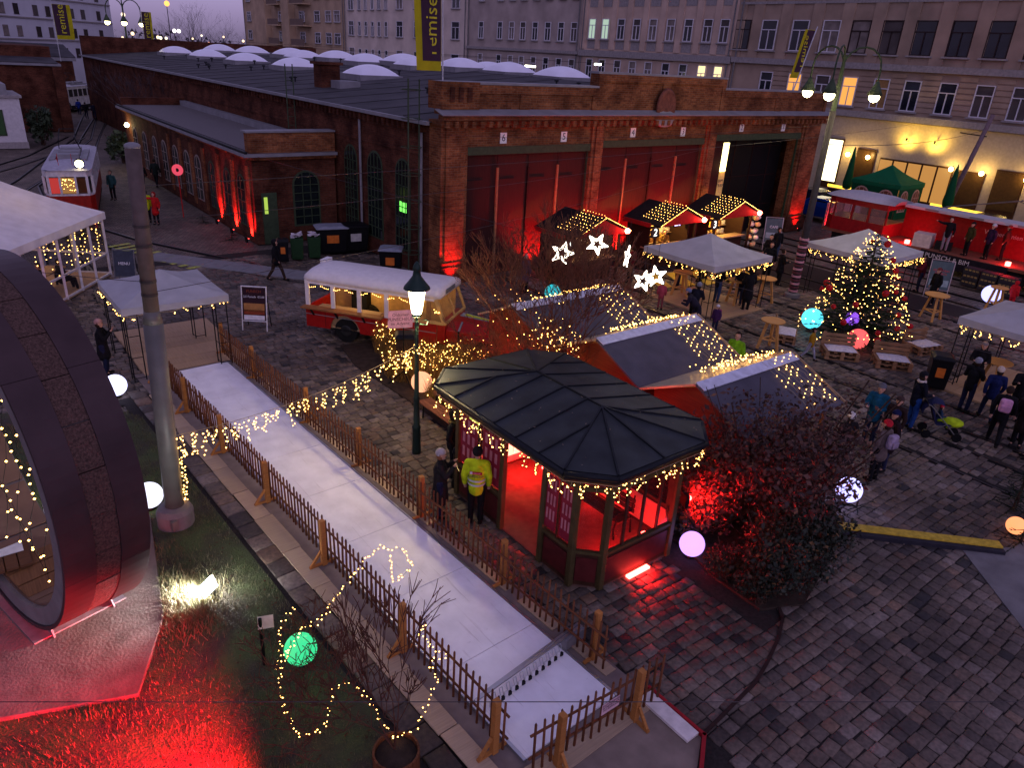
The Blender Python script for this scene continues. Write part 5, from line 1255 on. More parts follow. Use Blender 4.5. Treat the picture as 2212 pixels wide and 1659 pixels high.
    ev = [(ex0,ey0+ec),(ex0+ec,ey0),(ex1-ec,ey0),(ex1,ey0+ec),(ex1,ey1-ec),(ex1-ec,ey1),(ex0+ec,ey1),(ex0,ey1-ec)]
    R1, R2 = Vector((9.5, 8.95, 3.14)), Vector((9.5, 10.95, 3.14)); E = [Vector((*p, ze)) for p in ev]
    rf = MB(); rf.add([*E, R1, R2], [(0,1,8),(1,2,8),(2,3,8),(3,4,9,8),(4,5,9),(5,6,9),(6,7,9),(7,0,8,9)]); 
    ro = rf.build('roof', M_met, k)
    MB().prism(ev, 2.6, 2.775).build('fascia', M_seam, k)
    MB().prism([(9.5+(p[0]-9.5)*.97, 10.05+(p[1]-10.05)*.975) for p in ev], 2.52, 2.598).build('soffit', M_tim, k)
    gt = MB()
    for i in range(8): gt.cyl((ev[i][0]+(ev[i][0]-9.5)*.015, ev[i][1]+(ev[i][1]-10.05)*.01, 2.72), (ev[(i+1) % 8][0]+(ev[(i+1) % 8][0]-9.5)*.015, ev[(i+1) % 8][1]+(ev[(i+1) % 8][1]-10.05)*.01, 2.72), .055, .055, 8)
    gt.build('gutter', M_seam, k, smooth=True)
    def seam(a, b): MB().bar(a+Vector((0,0,.012)), b+Vector((0,0,.012)), .035, .035).build('seam', M_seam, ro)
    for p in E[:4]: seam(R1, p)
    for p in E[4:]: seam(R2, p)
    seam(R1, R2); seam(R1, (E[1]+E[2])/2); seam(R2, (E[5]+E[6])/2)
    for i in range(1, 6):
        y = ey0+ec+(ey1-ey0-2*ec)*i/6
        yr = min(max(y, R1.y), R2.y)
        for xe in (ex0, ex1):
            s_ = 0
            if y < R1.y: s_ = (R1.y-y)/(R1.y-(ey0+ec))
            if y > R2.y: s_ = (y-R2.y)/((ey1-ec)-R2.y)
            a = Vector((9.5+(xe-9.5)*s_, y, 3.14+(ze-3.14)*s_)); seam(a, Vector((xe, y, ze)))
    lf = MB()
    for i in range(90):
        x, y = rnd.uniform(7.9, 11.2), rnd.uniform(7.6, 12.5); e_ = max(abs(x-9.5)/1.82, max(0, (8.95-y)/1.63, (y-10.95)/1.83)); zz = 3.14-.36*min(e_, 1)+.022; a = rnd.random()*6.28; s_ = rnd.uniform(.012,.035)
        if e_ > .93: continue
        c_, n2 = math.cos(a)*s_, math.sin(a)*s_; lf.add([(x-c_,y-n2,zz),(x+n2*.5,y-c_*.5,zz+.004),(x+c_,y+n2,zz+.006),(x-n2*.5,y+c_*.5,zz)], [(0,1,2,3)])
    lf.build('fallen_leaves', mat('roof_leaf', (.22,.17,.13), .8, var=.5), ro, kind='stuff')
    # bench inside, red tubes and heater
    M_iron = mat('bench_iron', (.02,.018,.018), .5, .5)
    bn = thing('park_bench', 'iron and timber bench inside the red lit kiosk', 'bench', (10.1, 9.3, .03))
    for i in range(4): MB().cbox((10.0+i*.1, 9.3, .46), (.085, 1.5, .03)).build('seat_slat', M_tim, bn)
    for i in range(3): MB().cbox((10.42, 9.3, .6+i*.12), (.03, 1.5, .09)).build('back_slat', M_tim, bn)
    for y in (8.6, 10.0): MB().tube([(9.95,y,.03),(9.9,y,.3),(9.96,y,.46),(9.86,y,.62),(9.98,y,.68),(10.4,y,.6),(10.45,y,.95)], .022, 6).build('leg', M_iron, bn); MB().tube([(10.45,y,.03),(10.4,y,.46)], .022, 6).build('leg', M_iron, bn)
    for i, (x, y) in enumerate(((8.75,8.4),(10.5,8.25),(10.6,11.6),(8.8,11.5))):
        MB().cbox((x, y, .11), (.16,.16,.14)).build('floor_lamp', M_ired, k); 
    light('POINT', 'red_glow', k, (9.6, 8.2, .5), 110, RED, .2); light('POINT', 'red_glow', k, (9.9, 11.6, .5), 150, RED, .2); light('POINT', 'red_glow', k, (10.6, 9.9, .35), 55, RED, .2)
    # bright lit counter wall at the back left and greenish screen
    MB().box(9.0, 10.2, 11.98, 12.1, .5, .98).build('lit_counter', emis('counter_glow', (1,.33,.22), 3.0), k)
    MB().box(8.55, 8.78, 12.0, 12.05, 1.35, 1.95).build('screen', emis('screen_green', (.62,.75,.12), 1.4), k)
    MB().bar((9.3,7.55,.04),(9.9,7.56,.04), .1,.05).build('skirting_lamp', M_ired, k)
    light('AREA', 'under_glow', k, (9.65, 7.5, .12), 45, RED, .3, (9.75, 7.25, 0))
    # lights round the eave
    loop = []
    for i in (7, 0, 1, 2, 3): loop.append((ev[i][0], ev[i][1], 2.56))
    pts = []
    for a, b in zip(loop[:-1], loop[1:]): pts += [Vector(a).lerp(Vector(b), j/6) for j in range(6)]
    pts.append(Vector(loop[-1]))
    icicles('icicle light chain along the kiosk eaves', pts, .40, .17, loop[1], r=.0125, dens=2)
    return k
KIOSK = build_kiosk()
uplight('red flood lamp on a stake in the hedge right of the kiosk', (10.95, 7.62, 1.1), (11.9, 7.2, 1.0), 700, 170)
uplight('red flood lamp between kiosk and stall backs', (11.75, 10.6, .05), (13.4, 10.6, 1.2), 170, 150)
uplight('red flood lamp behind the kiosk by the bare tree', (12.0, 14.4, .05), (12.6, 14.2, 3.0), 800, 150)

# ------------------------------------------------------------------ market stalls
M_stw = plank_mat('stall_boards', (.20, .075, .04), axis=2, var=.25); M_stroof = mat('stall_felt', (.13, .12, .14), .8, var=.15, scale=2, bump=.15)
M_ridge = mat('ridge_sheet', (.62, .62, .68), .4, .1); M_shiny = mat('yellow_lit_foil', (.66, .56, .40), .28, .5, var=.2, scale=4)  # foil colour carries the yellow of fairy lights falling on the far slope
M_ply2 = plank_mat('stall_ply', (.45, .32, .2), axis=0, var=.2)
def stall(label, cx0, cx1, ym, hw=1.55, zr=2.92, ze=2.33):
    """hut with ridge along X, serving side at +X"""
    t = thing('market_stall', label, 'market stall', ((cx0+cx1)/2, ym, 0))
    bx0, bx1 = cx0+.25, cx1-1.15
    MB().add([(bx0,ym-hw+.25,0),(bx0,ym+hw-.25,0),(bx0,ym+hw-.25,ze),(bx0,ym,zr-.1),(bx0,ym-hw+.25,ze), (bx0+.05,ym-hw+.25,0),(bx0+.05,ym+hw-.25,0),(bx0+.05,ym+hw-.25,ze),(bx0+.05,ym,zr-.1),(bx0+.05,ym-hw+.25,ze)],
             [(0,4,3,2,1),(5,6,7,8,9),(0,1,6,5),(1,2,7,6),(2,3,8,7),(3,4,9,8),(4,0,5,9)]).build('back_wall', M_stw, t)
    for s in (-1, 1): MB().box(bx0+.051, bx1, ym+s*(hw-.25)-.03, ym+s*(hw-.25)+.03, 0, ze).build('side_wall', M_stw, t)
    MB().box(bx1-.05, bx1, ym-hw+.29, ym+hw-.29, 0, 1.0).build('counter_front', M_stw, t); MB().box(bx1-.2, bx1+.3, ym-hw+.2, ym+hw-.2, 1.0, 1.05).build('counter', M_ply2, t)
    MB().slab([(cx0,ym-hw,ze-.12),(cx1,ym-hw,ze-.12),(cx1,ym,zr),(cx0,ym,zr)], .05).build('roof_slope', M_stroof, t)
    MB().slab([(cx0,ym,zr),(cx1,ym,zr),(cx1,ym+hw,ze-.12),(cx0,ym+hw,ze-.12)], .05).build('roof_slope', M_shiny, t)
    MB().slab([(cx0+.02,ym-.24,zr-.036),(cx1-.02,ym-.24,zr-.036),(cx1-.02,ym+.02,zr+.062),(cx0+.02,ym+.02,zr+.062)], .02).build('ridge_sheet', M_ridge, t)
    MB().bar((cx1+.02,ym-hw,ze-.1),(cx1+.02,ym,zr+.02), .04,.16).build('bargeboard', M_ply2, t); MB().bar((cx1+.02,ym+hw,ze-.1),(cx1+.02,ym,zr+.02), .04,.16).build('bargeboard', M_ply2, t)
    for y in (ym-hw+.3, ym+hw-.3): MB().bar((cx1-.2,y,0),(cx1-.2,y,ze-.1), .09).build('post', M_stw, t)
    # inside lamp
    MB().sph((bx1-.7, ym, 2.2), .1, 8, 6).build('lamp', emis('stall_lamp', (1,.7,.25), 30), t); light('POINT', 'lamp_light', t, (bx1-.7, ym, 2.0), 60, (1,.66,.22), .12)
    # light net on the porch roof, chain along far eave
    n = thing('light_net', 'net of warm lights on the porch roof of the '+('nearest' if ym < 10 else ('middle' if ym < 14 else 'farthest'))+' near stall', 'fairy lights', (cx1-.6, ym, zr)); P = []; cb = MB()
    sl = math.hypot(hw, zr-ze+.12)
    for i in range(9):
        x = cx1-1.25+i*.15; prev = None
        for j in range(10):
            f = (j+.5*(i % 2))/10; p = Vector((x+rnd.uniform(-.04,.04), ym-hw*f*.98, zr+(ze-.12-zr)*f*.98+.075+rnd.uniform(0,.03)))
            if rnd.random() < .62: P.append(tuple(p))
            if prev is not None: cb.cyl(prev, p, .004, .004, 3, False)
            prev = p
    for i in range(95): 
        f = i/95; dy_ = rnd.uniform(.05,1.0); P.append((cx0+1.2+(cx1-cx0-1.2)*f**.8, ym+.08+dy_, zr+.10-dy_*.45+rnd.uniform(-.02,.06)))
    for i in range(46):
        f = i/46; P.append((cx0+1.6+(cx1-cx0-1.5)*f, ym+hw-.1+rnd.uniform(-.5,.05), ze+.06+rnd.uniform(-.05,.12)))
    cb.build('cable', mat('cable_clear', (.45,.36,.22), .5), n); bulbs(P, .0165, n, jitter=.5)
    return t
stall('plywood market stall nearest the brown hedge, front of three', 12.35, 16.0, 8.95)
stall('plywood market stall in the middle of the near row, behind the kiosk', 12.35, 16.2, 12.1)
stall('plywood market stall behind the bare tree, farthest of the near row', 12.1, 16.3, 15.25)
# three dark huts in front of the gates (ridge along Y, front at -Y)
M_hut = plank_mat('hut_boards', (.07, .035, .025), axis=2, var=.3); M_hutroof = mat('hut_roof', (.03, .024, .026), .8, var=.3, spec=.08); M_redb = mat('red_fascia', (.42, .03, .03), .5)
M_goods = [mat('goods_cream', (.7,.55,.3), .7), mat('goods_gold', (.6,.38,.08), .5), mat('goods_brown', (.28,.14,.06), .7), mat('goods_white', (.75,.72,.66), .7)]
def hut(num, cx, y0, y1, w, label, glow):
    t = thing('market_hut', label, 'market hut', (cx, (y0+y1)/2, 0)); zr, ze = 3.0, 2.25; h = w/2
    MB().box(cx-h+.3, cx+h-.3, y1-.06, y1, 0, ze).build('back_wall', M_hut, t)
    for s in (-1, 1): MB().box(cx+s*(h-.3)-.04, cx+s*(h-.3)+.04, y0+.5, y1-.061, 0, ze+.1).build('side_wall', M_hut, t)
    MB().box(cx-h+.35, cx+h-.35, y0+.5, y0+.56, 0, 1.0).build('counter_front', M_hut, t); MB().box(cx-h+.2, cx+h-.2, y0+.3, y0+.9, 1.0, 1.06).build('counter', M_ply2, t)
    MB().slab([(cx-h,y0-.35,ze),(cx,y0-.35,zr),(cx,y1+.1,zr),(cx-h,y1+.1,ze)], .06).build('roof_slope', M_hutroof, t); MB().slab([(cx,y0-.35,zr),(cx+h,y0-.35,ze),(cx+h,y1+.1,ze),(cx,y1+.1,zr)], .06).build('roof_slope', M_hutroof, t)
    MB().add([(cx-h+.1,y0-.30,ze),(cx+h-.1,y0-.30,ze),(cx,y0-.30,zr-.05),(cx-h+.1,y0-.25,ze),(cx+h-.1,y0-.25,ze),(cx,y0-.25,zr-.05)], [(0,1,2),(5,4,3),(0,3,4,1),(1,4,5,2),(2,5,3,0)]).build('gable', M_redb, t)
    MB().bar((cx-h-.02,y0+.2,ze-.02),(cx-h-.02,y1,ze-.02), .05,.2).build('fascia', M_redb, t)
    for x in (cx-h+.3, cx+h-.3): MB().bar((x,y0+.1,0),(x,y0+.1,ze+.1), .1).build('post', M_hut, t)
    # goods on shelves
    for r_ in range(3):
        sh = MB().box(cx-h+.4, cx+h-.4, y1-.5, y1-.08, .9+.45*r_, .93+.45*r_).build('shelf', M_ply2, t)
        for q in range(9):
            x = cx-h+.55+q*(w-1.1)/8; MB().cbox((x, y1-.32, 1.05+.45*r_), (.2, .2, rnd.uniform(.15,.28)), rnd.uniform(-.3,.3)).build('goods', rnd.choice(M_goods), sh)
    MB().sph((cx, y0+.9, 2.3), .11, 8, 6).build('lamp', emis('hut_lamp', (1,.75,.3), 40), t, smooth=True); light('POINT', 'lamp_light', t, (cx, y0+1.0, 2.1), glow, (1,.62,.16), .12)
    MB().sph((cx+h-.35, y0-.42, ze+.12), .12, 10, 8).build('red_lamp', emis('hut_red', (1,.12,.08), 45), t, smooth=True); light('POINT', 'red_light', t, (cx+h-.5, y0-.65, ze+.1), 22, RED, .1)
    sg_ = MB().cyl((cx-h+.05,y0-.02,1.95),(cx-h+.05,y0-.09,1.95), .27,.27, 18).build('number_sign', mat('sign_dark', (.10,.07,.07), .5), t)
    text(str(num), .5, emis('number_glow', (1,1,.92), 3), frame((cx-h+.05, y0-.1, 1.95), (1,0,0), (0,0,1)), sg_, ext=.006)
    n = thing('light_net', 'net of warm lights over the gable of the %s dark hut' % ('leftmost', 'middle', 'rightmost')[num-1], 'fairy lights', (cx, y0, zr)); P = []
    for i in range(8):
        for j in range(8):
            f = j/8; P.append((cx-h*f*.95+rnd.uniform(-.05,.05), y0-.3+i*.19, zr+(ze-zr)*f*.95+.14))
    for i in range(26): f = i/26; P.append((cx+h*f, y0-.38, zr+(ze-zr)*f+.08)); P.append((cx-h*f, y0-.38, zr+(ze-zr)*f+.02))
    for i in range(14): f = i/14; P.append((cx+h-.03, y0-.3+f*2.4, ze+.1))
    bulbs(P, .0165, n, jitter=.4); return t
hut(1, 23.0, 23.1, 25.3, 3.5, 'dark market hut with number one sign and heart decoration', 70)
hut(2, 28.6, 23.3, 25.3, 3.5, 'dark market hut with number two sign and glowing goods', 150)
hut(3, 33.1, 23.3, 25.3, 3.6, 'dark market hut with number three sign, rightmost of the huts', 150)
ns = thing('neon_sign', 'small violet neon sign inside the second hut', 'sign', (29.4, 24.0, 2.0)); MB().cbox((29.4,24.05,2.0), (.7,.03,.3)).build('board', M_blk, ns); text('café', .3, emis('neon_violet', (.6,.5,1), 6), frame((29.4,24.02,2.0), (1,0,0), (0,0,1)), ns)
# display of pale goods hanging right of hut three
gd = thing('goods_stand', 'tall stand of pale round goods beside the third hut', 'display', (35.3, 23.6, 0)); MB().cyl((35.3,23.6,0),(35.3,23.6,2.1),.04,.04,8).build('post', M_hut, gd)
for j in range(5):
    for a in range(3): MB().sph((35.3+.2*math.cos(a*2.1+j), 23.6+.2*math.sin(a*2.1+j), .5+j*.36), .17, 8, 6, (1,1,.8)).build('goods', M_goods[(a+j) % 2*3], gd, smooth=True)

# ------------------------------------------------------------------ tents
M_tent = fabric_light('tent_cloth', (.52, .52, .54)); M_marq = fabric_light('marquee_cloth', (.80, .79, .80)); M_leg = mat('tent_leg', (.02,.02,.022), .5, .4)
def lattice(mb, p, h, w=.32):
    for dx, dy in ((0,0),(w,0),(0,w)): mb.cyl((p[0]+dx,p[1]+dy,0),(p[0]+dx,p[1]+dy,h), .018,.018, 5)
    for z in (.12, .75, 1.4, h-.15):
        mb.cyl((p[0],p[1],z),(p[0]+w,p[1],z), .012,.012, 4); mb.cyl((p[0],p[1],z),(p[0],p[1]+w,z), .012,.012, 4)
def pavilion(label, x0, x1, y0, y1, ze, za, val=.24, lit=None, m=None, lights=True, cross=True, apex_flat=.0, name='pavilion_tent'):
    t = thing(name, label, 'tent', ((x0+x1)/2, (y0+y1)/2, 0)); cx, cy = (x0+x1)/2, (y0+y1)/2
    mb = MB(); n = 6; vs = []
    cor = [Vector((x0,y0,ze)), Vector((x1,y0,ze)), Vector((x1,y1,ze)), Vector((x0,y1,ze))]; ap = Vector((cx,cy,za))
    for s in range(4):
        a, b = cor[s], cor[(s+1) % 4]; g = []
        for j in range(n+1):
            f = j/n; zz = f+(.12*math.sin(math.pi*f)*-1)
            row_ = []
            for i in range(n+1):
                p = a.lerp(b, i/n).lerp(ap, f); p.z = ze+(za-ze)*zz-.04*math.sin(math.pi*i/n)*(1-f); row_.append(p)
            g.append(row_)
        k = len(vs); vs += [p for r_ in g for p in r_]
        mb_f = [(k+j*(n+1)+i, k+j*(n+1)+i+1, k+(j+1)*(n+1)+i+1, k+(j+1)*(n+1)+i) for j in range(n) for i in range(n)]
        mb.f += mb_f; mb.m += [0]*len(mb_f)
    mb.v = [tuple(v) for v in vs]; mb.build('canopy', m or M_tent, t, smooth=True)
    va = MB()
    for s in range(4):
        a, b = cor[s], cor[(s+1) % 4]; q = []
        for i in range(13):
            f = i/12; p = a.lerp(b, f); sg_ = .04*math.sin(math.pi*f); q.append((p-Vector((0,0,sg_)), p-Vector((0,0,val+.05*math.sin(math.pi*f)*-1+sg_+rnd.uniform(0,.015)))))
        for i in range(12): va.add([q[i][0], q[i+1][0], q[i+1][1], q[i][1]], [(0,1,2,3)])
    va.build('valance', m or M_tent, t, smooth=True)
    for (px, py) in ((x0+.08,y0+.08),(x1-.4,y0+.08),(x1-.4,y1-.4),(x0+.08,y1-.4)):
        lg = MB(); lattice(lg, (px, py), ze-.02); lg.build('leg', M_leg, t)
    if lights:
        L2 = []
        for s in range(4):
            a, b = cor[s], cor[(s+1) % 4]
            for i in range(9): L2.append(a.lerp(b, i/9)-Vector((0,0,val+.02+.05*math.sin(i*2.1))))
        L2.append(L2[0]); icicles('icicle light chain round the '+' '.join(label.split()[:9]), L2,   .30 if lights == 1 else .2, .26 if lights == 1 else .36, tuple(cor[0]), r=.015, dens=2 if lights == 1 else 1)
    return t
pavilion('white gazebo tent over the plank platform at the head of the ice lane', 3.5, 6.45, 21.75, 24.85, 2.28, 2.85, .22, lights=2)
pavilion('white pavilion tent in the middle of the market square', 23.4, 27.2, 17.0, 20.7, 2.25, 3.0)
pavilion('white pavilion tent behind the Christmas tree', 31.0, 34.5, 14.2, 17.9, 2.3, 3.1)
pavilion('white pavilion tent cut by the right picture edge', 25.6, 29.3, 5.2, 8.9, 2.35, 3.1)
# timber floors of tents
for lb_, (x0, x1, y0, y1) in (('plank platform under the gazebo at the head of the lane', (3.9,6.95,22.1,26.3)), ('timber floor under the middle pavilion tent', (23.9,27.0,16.8,20.5)), ('timber floor under the right edge pavilion tent', (25.0,29.2,5.0,8.7))):
    pf = thing('timber_floor', lb_, 'platform', ((x0+x1)/2, (y0+y1)/2, 0)); n = int((y1-y0)/.42)
    for k_ in range(n):
        MB().box(x0+rnd.uniform(0,.03), x1-rnd.uniform(0,.03), y0+(y1-y0)*k_/n+.006, y0+(y1-y0)*(k_+1)/n-.006, -.02, .055+rnd.uniform(0,.006)).build('plank', M_ply2, pf)
# white marquee with glass walls at the left edge
def marquee():
    t = thing('marquee', 'large white marquee with glazed walls and fairy lights at the left edge', 'tent', (1.5, 33, 0))
    A, B = Vector((5.25,33.4,0)), Vector((1.85,28.8,0)); dW = (B-A).normalized(); nW = Vector((-dW.y, dW.x, 0))*-1
    if nW.x > 0: nW = -nW                     # towards the tent's inside (away to the left)
    zE, zA = 2.62, 4.6; M_fr = mat('marquee_frame', (.62,.60,.62), .45, .2); gl = glass_mat('marquee_glass', (.05,.045,.05), .15)
    Ln = (B-A).length; D_ = 7.0
    MB().slab([A+Vector((0,0,.02)), B+dW*3, B+dW*3+nW*D_, A+nW*D_], .08, (0,0,1)).build('floor', M_ply2, t)
    # long roof slope and front end slope
    ridge0 = A+nW*D_*.5-dW*-2.4; ridge0.z = zA; ridge1 = B+dW*4+nW*D_*.5; ridge1.z = zA
    e0 = A-nW*.12-dW*.12; e1 = B+dW*4-nW*.12; e2 = A+nW*D_-dW*.12
    for v in (e0, e1, e2): v.z = zE
    n = 10; mb = MB()
    def patch(a, b, c, d):
        k = len(mb.v)
        for j in range(n+1):
            for i in range(n+1):
                p = a.lerp(b, i/n).lerp(d.lerp(c, i/n), j/n); p = p.copy(); p.z -= .18*math.sin(math.pi*j/n)*.8; mb.v.append(tuple(p))
        for j in range(n):
            for i in range(n): q = k+j*(n+1)+i; mb.f.append((q, q+1, q+n+2, q+n+1)); mb.m.append(0)
    patch(e0, e1, ridge1, ridge0); patch(e2, e0, ridge0, ridge0); mb.build('canopy', M_marq, t, smooth=True)
    va = MB()
    for a, b in ((e0, e1), (e2, e0)):
        for i in range(30):
            p, q = a.lerp(b, i/30), a.lerp(b, (i+1)/30); w0, w1 = .03*math.sin(i*1.9), .03*math.sin((i+1)*1.9); va.add([p, q, q+Vector((0,0,-.28))+nW*w1, p+Vector((0,0,-.28))+nW*w0], [(0,1,2,3)])
    va.build('valance', M_marq, t, smooth=True)
    N_ = 5; seg = 1.12
    for k in range(7):
        p = A+dW*seg*k; MB().bar(p+Vector((0,0,.05)), p+Vector((0,0,zE-.02)), .085, .085).build('post', M_fr, t)
        if k < 6:
            q = A+dW*seg*(k+1)
            for z in (.12, .95, zE-.3): MB().bar(p+dW*.043+Vector((0,0,z)), q-dW*.043+Vector((0,0,z)), .06, .07).build('rail', M_fr, t)
            MB().slab([p+dW*.05+Vector((0,0,.16)), q-dW*.05+Vector((0,0,.16)), q-dW*.05+Vector((0,0,.91)), p+dW*.05+Vector((0,0,.91))], .01, nW).build('glass_pane', gl, t)
            MB().slab([p+dW*.05+Vector((0,0,.99)), q-dW*.05+Vector((0,0,.99)), q-dW*.05+Vector((0,0,zE-.34)), p+dW*.05+Vector((0,0,zE-.34))], .01, nW).build('glass_pane', gl, t)
    for k in range(1, 6):
        p = A+nW*1.35*k; MB().bar(p+Vector((0,0,.05)), p+Vector((0,0,zE-.02)), .085, .085).build('post', M_fr, t); q = A+nW*1.35*(k-1)
        for z in (.12, .95): MB().bar(q+nW*.043+Vector((0,0,z)), p-nW*.043+Vector((0,0,z)), .06, .07).build('rail', M_fr, t)
        MB().slab([q+nW*.05+Vector((0,0,.99)), p-nW*.05+Vector((0,0,.99)), p-nW*.05+Vector((0,0,zE-.34)), q+nW*.05+Vector((0,0,zE-.34))], .01, dW).build('glass_pane', gl, t)
    n_ = thing('light_curtain', 'curtain of warm lights behind the marquee glass', 'fairy lights', tuple(A+nW*.15)); P = []
    for k in range(21):
        for j in range(8):
            if rnd.random() < .52: p = A+dW*(.3*k+rnd.uniform(-.05,.05))+nW*.16; P.append((p.x, p.y, 2.2-j*.19+rnd.uniform(-.07,.07)))
    for k in range(14):
        for j in range(7):
            if rnd.random() < .8: p = A+nW*(.2+.3*k)+dW*.15; P.append((p.x, p.y, 2.2-j*.19+rnd.uniform(-.07,.07)))
    bulbs(P, .02, n_, jitter=.4)
    c = A+dW*2.5+nW*2.5; MB().sph((c.x,c.y,2.3), .12, 10, 6).build('lamp', emis('marquee_lamp', (1,.66,.25), 20), t); light('POINT', 'lamp_light', t, (c.x, c.y, 2.1), 60, (1,.6,.2), .2)
    tb = thing('banquet_table', 'table inside the glazed marquee', 'table', tuple(A+dW*2.6+nW*1.2)); c = A+dW*2.6+nW*1.2
    MB().cbox((c.x,c.y,.78), (2.0,.7,.05), math.atan2(dW.y,dW.x)).build('top', M_ply2, tb)
    for s in (-.8,.8): q = c+dW*s; MB().bar((q.x,q.y,.1),(q.x,q.y,.76), .08).build('leg', M_leg, tb)
    return A, B, dW, nW
MQ = marquee()
gt_ = pavilion('green party tent with arched windows before the tavern', 53.2, 56.8, 24.6, 28.2, 2.5, 3.6, .3, m=fabric_light('green_cloth', (.02,.20,.09)), lights=0, name='party_tent')
M_gw = fabric_light('green_wall', (.015,.13,.055))
MB().box(53.22, 53.26, 24.7, 28.1, .1, 2.25).build('side_wall', M_gw, gt_); MB().box(53.3, 56.7, 24.62, 24.66, .1, 2.25).build('side_wall', M_gw, gt_)
for y in (25.5, 27.3): arch_window(gt_, (53.22, y, .7), (0,-1,0), .95, 1.3, bars=(2,2), m_frame=mat('tent_window', (.5,.32,.25), .6), lit=mat('tent_window_pane', (.25,.1,.06), .4))
for x in (54.1, 55.8): arch_window(gt_, (x, 24.62, .7), (1,0,0), .85, 1.3, bars=(2,2), m_frame=mat('tent_window', (.5,.32,.25), .6), lit=mat('tent_window_pane', (.25,.1,.06), .4))
# ------------------------------------------------------------------ old food bus
def build_bus():
    u = Vector((.59,-.807,0)).normalized(); v = Vector((.807,.59,0)).normalized(); O = Vector((9.36, 22.98, 0)) + v*.95
    rz = math.atan2(u.y, u.x)
    t = thing('food_bus', 'old red and white bus converted to a food truck', 'bus', O, rz)
    B = lambda mb, name, m, par=t, **k: mb.build(name, m, par, world=False, **k)
    red = mat('bus_red', (.36, .022, .02), .35, var=.12); wh = mat('bus_white', (.70,.66,.64), .45, var=.06); crm = mat('bus_cream', (.55,.38,.16), .6); dk = mat('tyre', (.018,.018,.018), .8); gl = glass_mat('bus_glass', (.2,.15,.1), .2)
    W = .95
    # lower body with wheel arch
    def side(s):
        arc = [(2.0-.56*math.cos(math.pi*k/10)-.55, .42+.56*math.sin(math.pi*k/10)) for k in range(11)]
        pl = [(0,.42)]+[(a, b) for a, b in arc]+[(4.75,.42),(4.75,1.12),(0,1.12)]
        return MB().slab([(x, s*W, z) for x, z in pl], .05, (0,s,0))
    for s in (-1,1): B(side(s), 'side_panel', red)
    B(MB().box(-.02,.03,-W,W,.42,1.12), 'tail_panel', red); B(MB().box(0,4.75,-W,W,.40,.46), 'chassis', dk); B(MB().box(.04,4.7,-W+.02,W-.02,.46,.5), 'floor', M_ply2)
    # roof: rounded box
    P = []; n = 8
    prof = [(-W-.05,2.02),(-W-.05,2.14),(-W+.02,2.27),(-W*.6,2.36),(0,2.39),(W*.6,2.36),(W-.02,2.27),(W+.05,2.14),(W+.05,2.02)]
    sec = [(-.06,-.18,.92),(.05,-.03,.98),(.3,.0,1),(4.3,0,1),(4.72,-.02,.99),(4.86,-.1,.96)]
    vs = []; fs = []
    for x, dz, sc in sec:
        for (y, z) in prof: vs.append((x, y*sc, 2.02+(z-2.02)*(1+dz*2)))
    m_ = len(prof)
    for k in range(len(sec)-1):
        for i in range(m_-1): fs.append((k*m_+i, (k+1)*m_+i, (k+1)*m_+i+1, k*m_+i+1))
    fs += [tuple(range(m_)), tuple(reversed(range((len(sec)-1)*m_, len(sec)*m_)))]
    for k in range(len(sec)-1): fs.append((k*m_, k*m_+m_-1, (k+1)*m_+m_-1, (k+1)*m_))
    B(MB().add(vs, fs), 'roof', wh, smooth=True)
    B(MB().box(4.84,4.9,-.5,.3,2.1,2.22), 'destination_blind', mat('blind_grey', (.2,.2,.2), .5)); B(MB().box(-.1,.1,.25,.75,2.3,2.42), 'roof_vent', wh)
    # pillars, upper band
    for s in (-1,1):
        for x in (.0,.95,1.92,2.9,3.85): B(MB().box(x,x+.14,s*W-.03,s*W+.03,1.12,2.03), 'pillar', wh if s < 0 else crm)
        B(MB().box(0,4.75,s*W-.035,s*W+.035,1.93,2.05), 'header', wh)
    B(MB().box(-.02,.04,-W,-W+.12,1.12,2.03), 'pillar', wh); B(MB().box(-.02,.04,W-.12,W,1.12,2.03), 'pillar', wh)
    for s in (-1,1):
        B(MB().box(0,4.75,s*(W+.052)-.008,s*(W+.052)+.008,.86,.885), 'trim_strip', M_lead)
        for x in (.72,2.75,3.4): B(MB().box(x,x+.012,s*(W+.051)-.004,s*(W+.051)+.004,.45,1.1), 'panel_seam', dk)
    # counter shelf outside, brackets
    c = B(MB().box(-.05,2.9,-W-.32,-W+.02,1.12,1.17), 'counter', plank_mat('counter_wood', (.32,.15,.06), axis=1))
    for x in (.3,1.2,2.2): B(MB().bar((x,-W-.06,.85),(x,-W-.25,1.1),.05,.04), 'bracket', dk, c)
    # cab door with window, windscreen, bonnet
    d_ = B(MB().slab([(3.98,-W-.002,.5),(4.75,-W-.002,.5),(4.75,-W-.002,1.2),(3.98,-W-.002,1.2)], .03, (0,-1,0)), 'cab_door', red)
    B(MB().bar((3.98,-W-.03,1.22),(5.0,-W-.03,1.22),.04,.1), 'door_window_frame', crm, d_); B(MB().bar((5.0,-W-.03,1.22),(4.7,-W-.03,2.0),.04,.1), 'door_window_frame', crm, d_); B(MB().bar((4.02,-W-.03,1.22),(4.02,-W-.03,2.0),.04,.1), 'door_window_frame', crm, d_)
    B(MB().slab([(4.06,-W-.02,1.26),(4.95,-W-.02,1.26),(4.68,-W-.02,1.98),(4.06,-W-.02,1.98)], .01, (0,-1,0)), 'door_glass', gl, d_)
    ws = [(5.02,-W,1.2),(5.02,W,1.2),(4.72,W*.98,2.02),(4.72,-W*.98,2.02)]
    for a, b in ((0,1),(1,2),(2,3),(3,0)): B(MB().bar(ws[a],ws[b],.08,.08), 'windscreen_frame', crm)
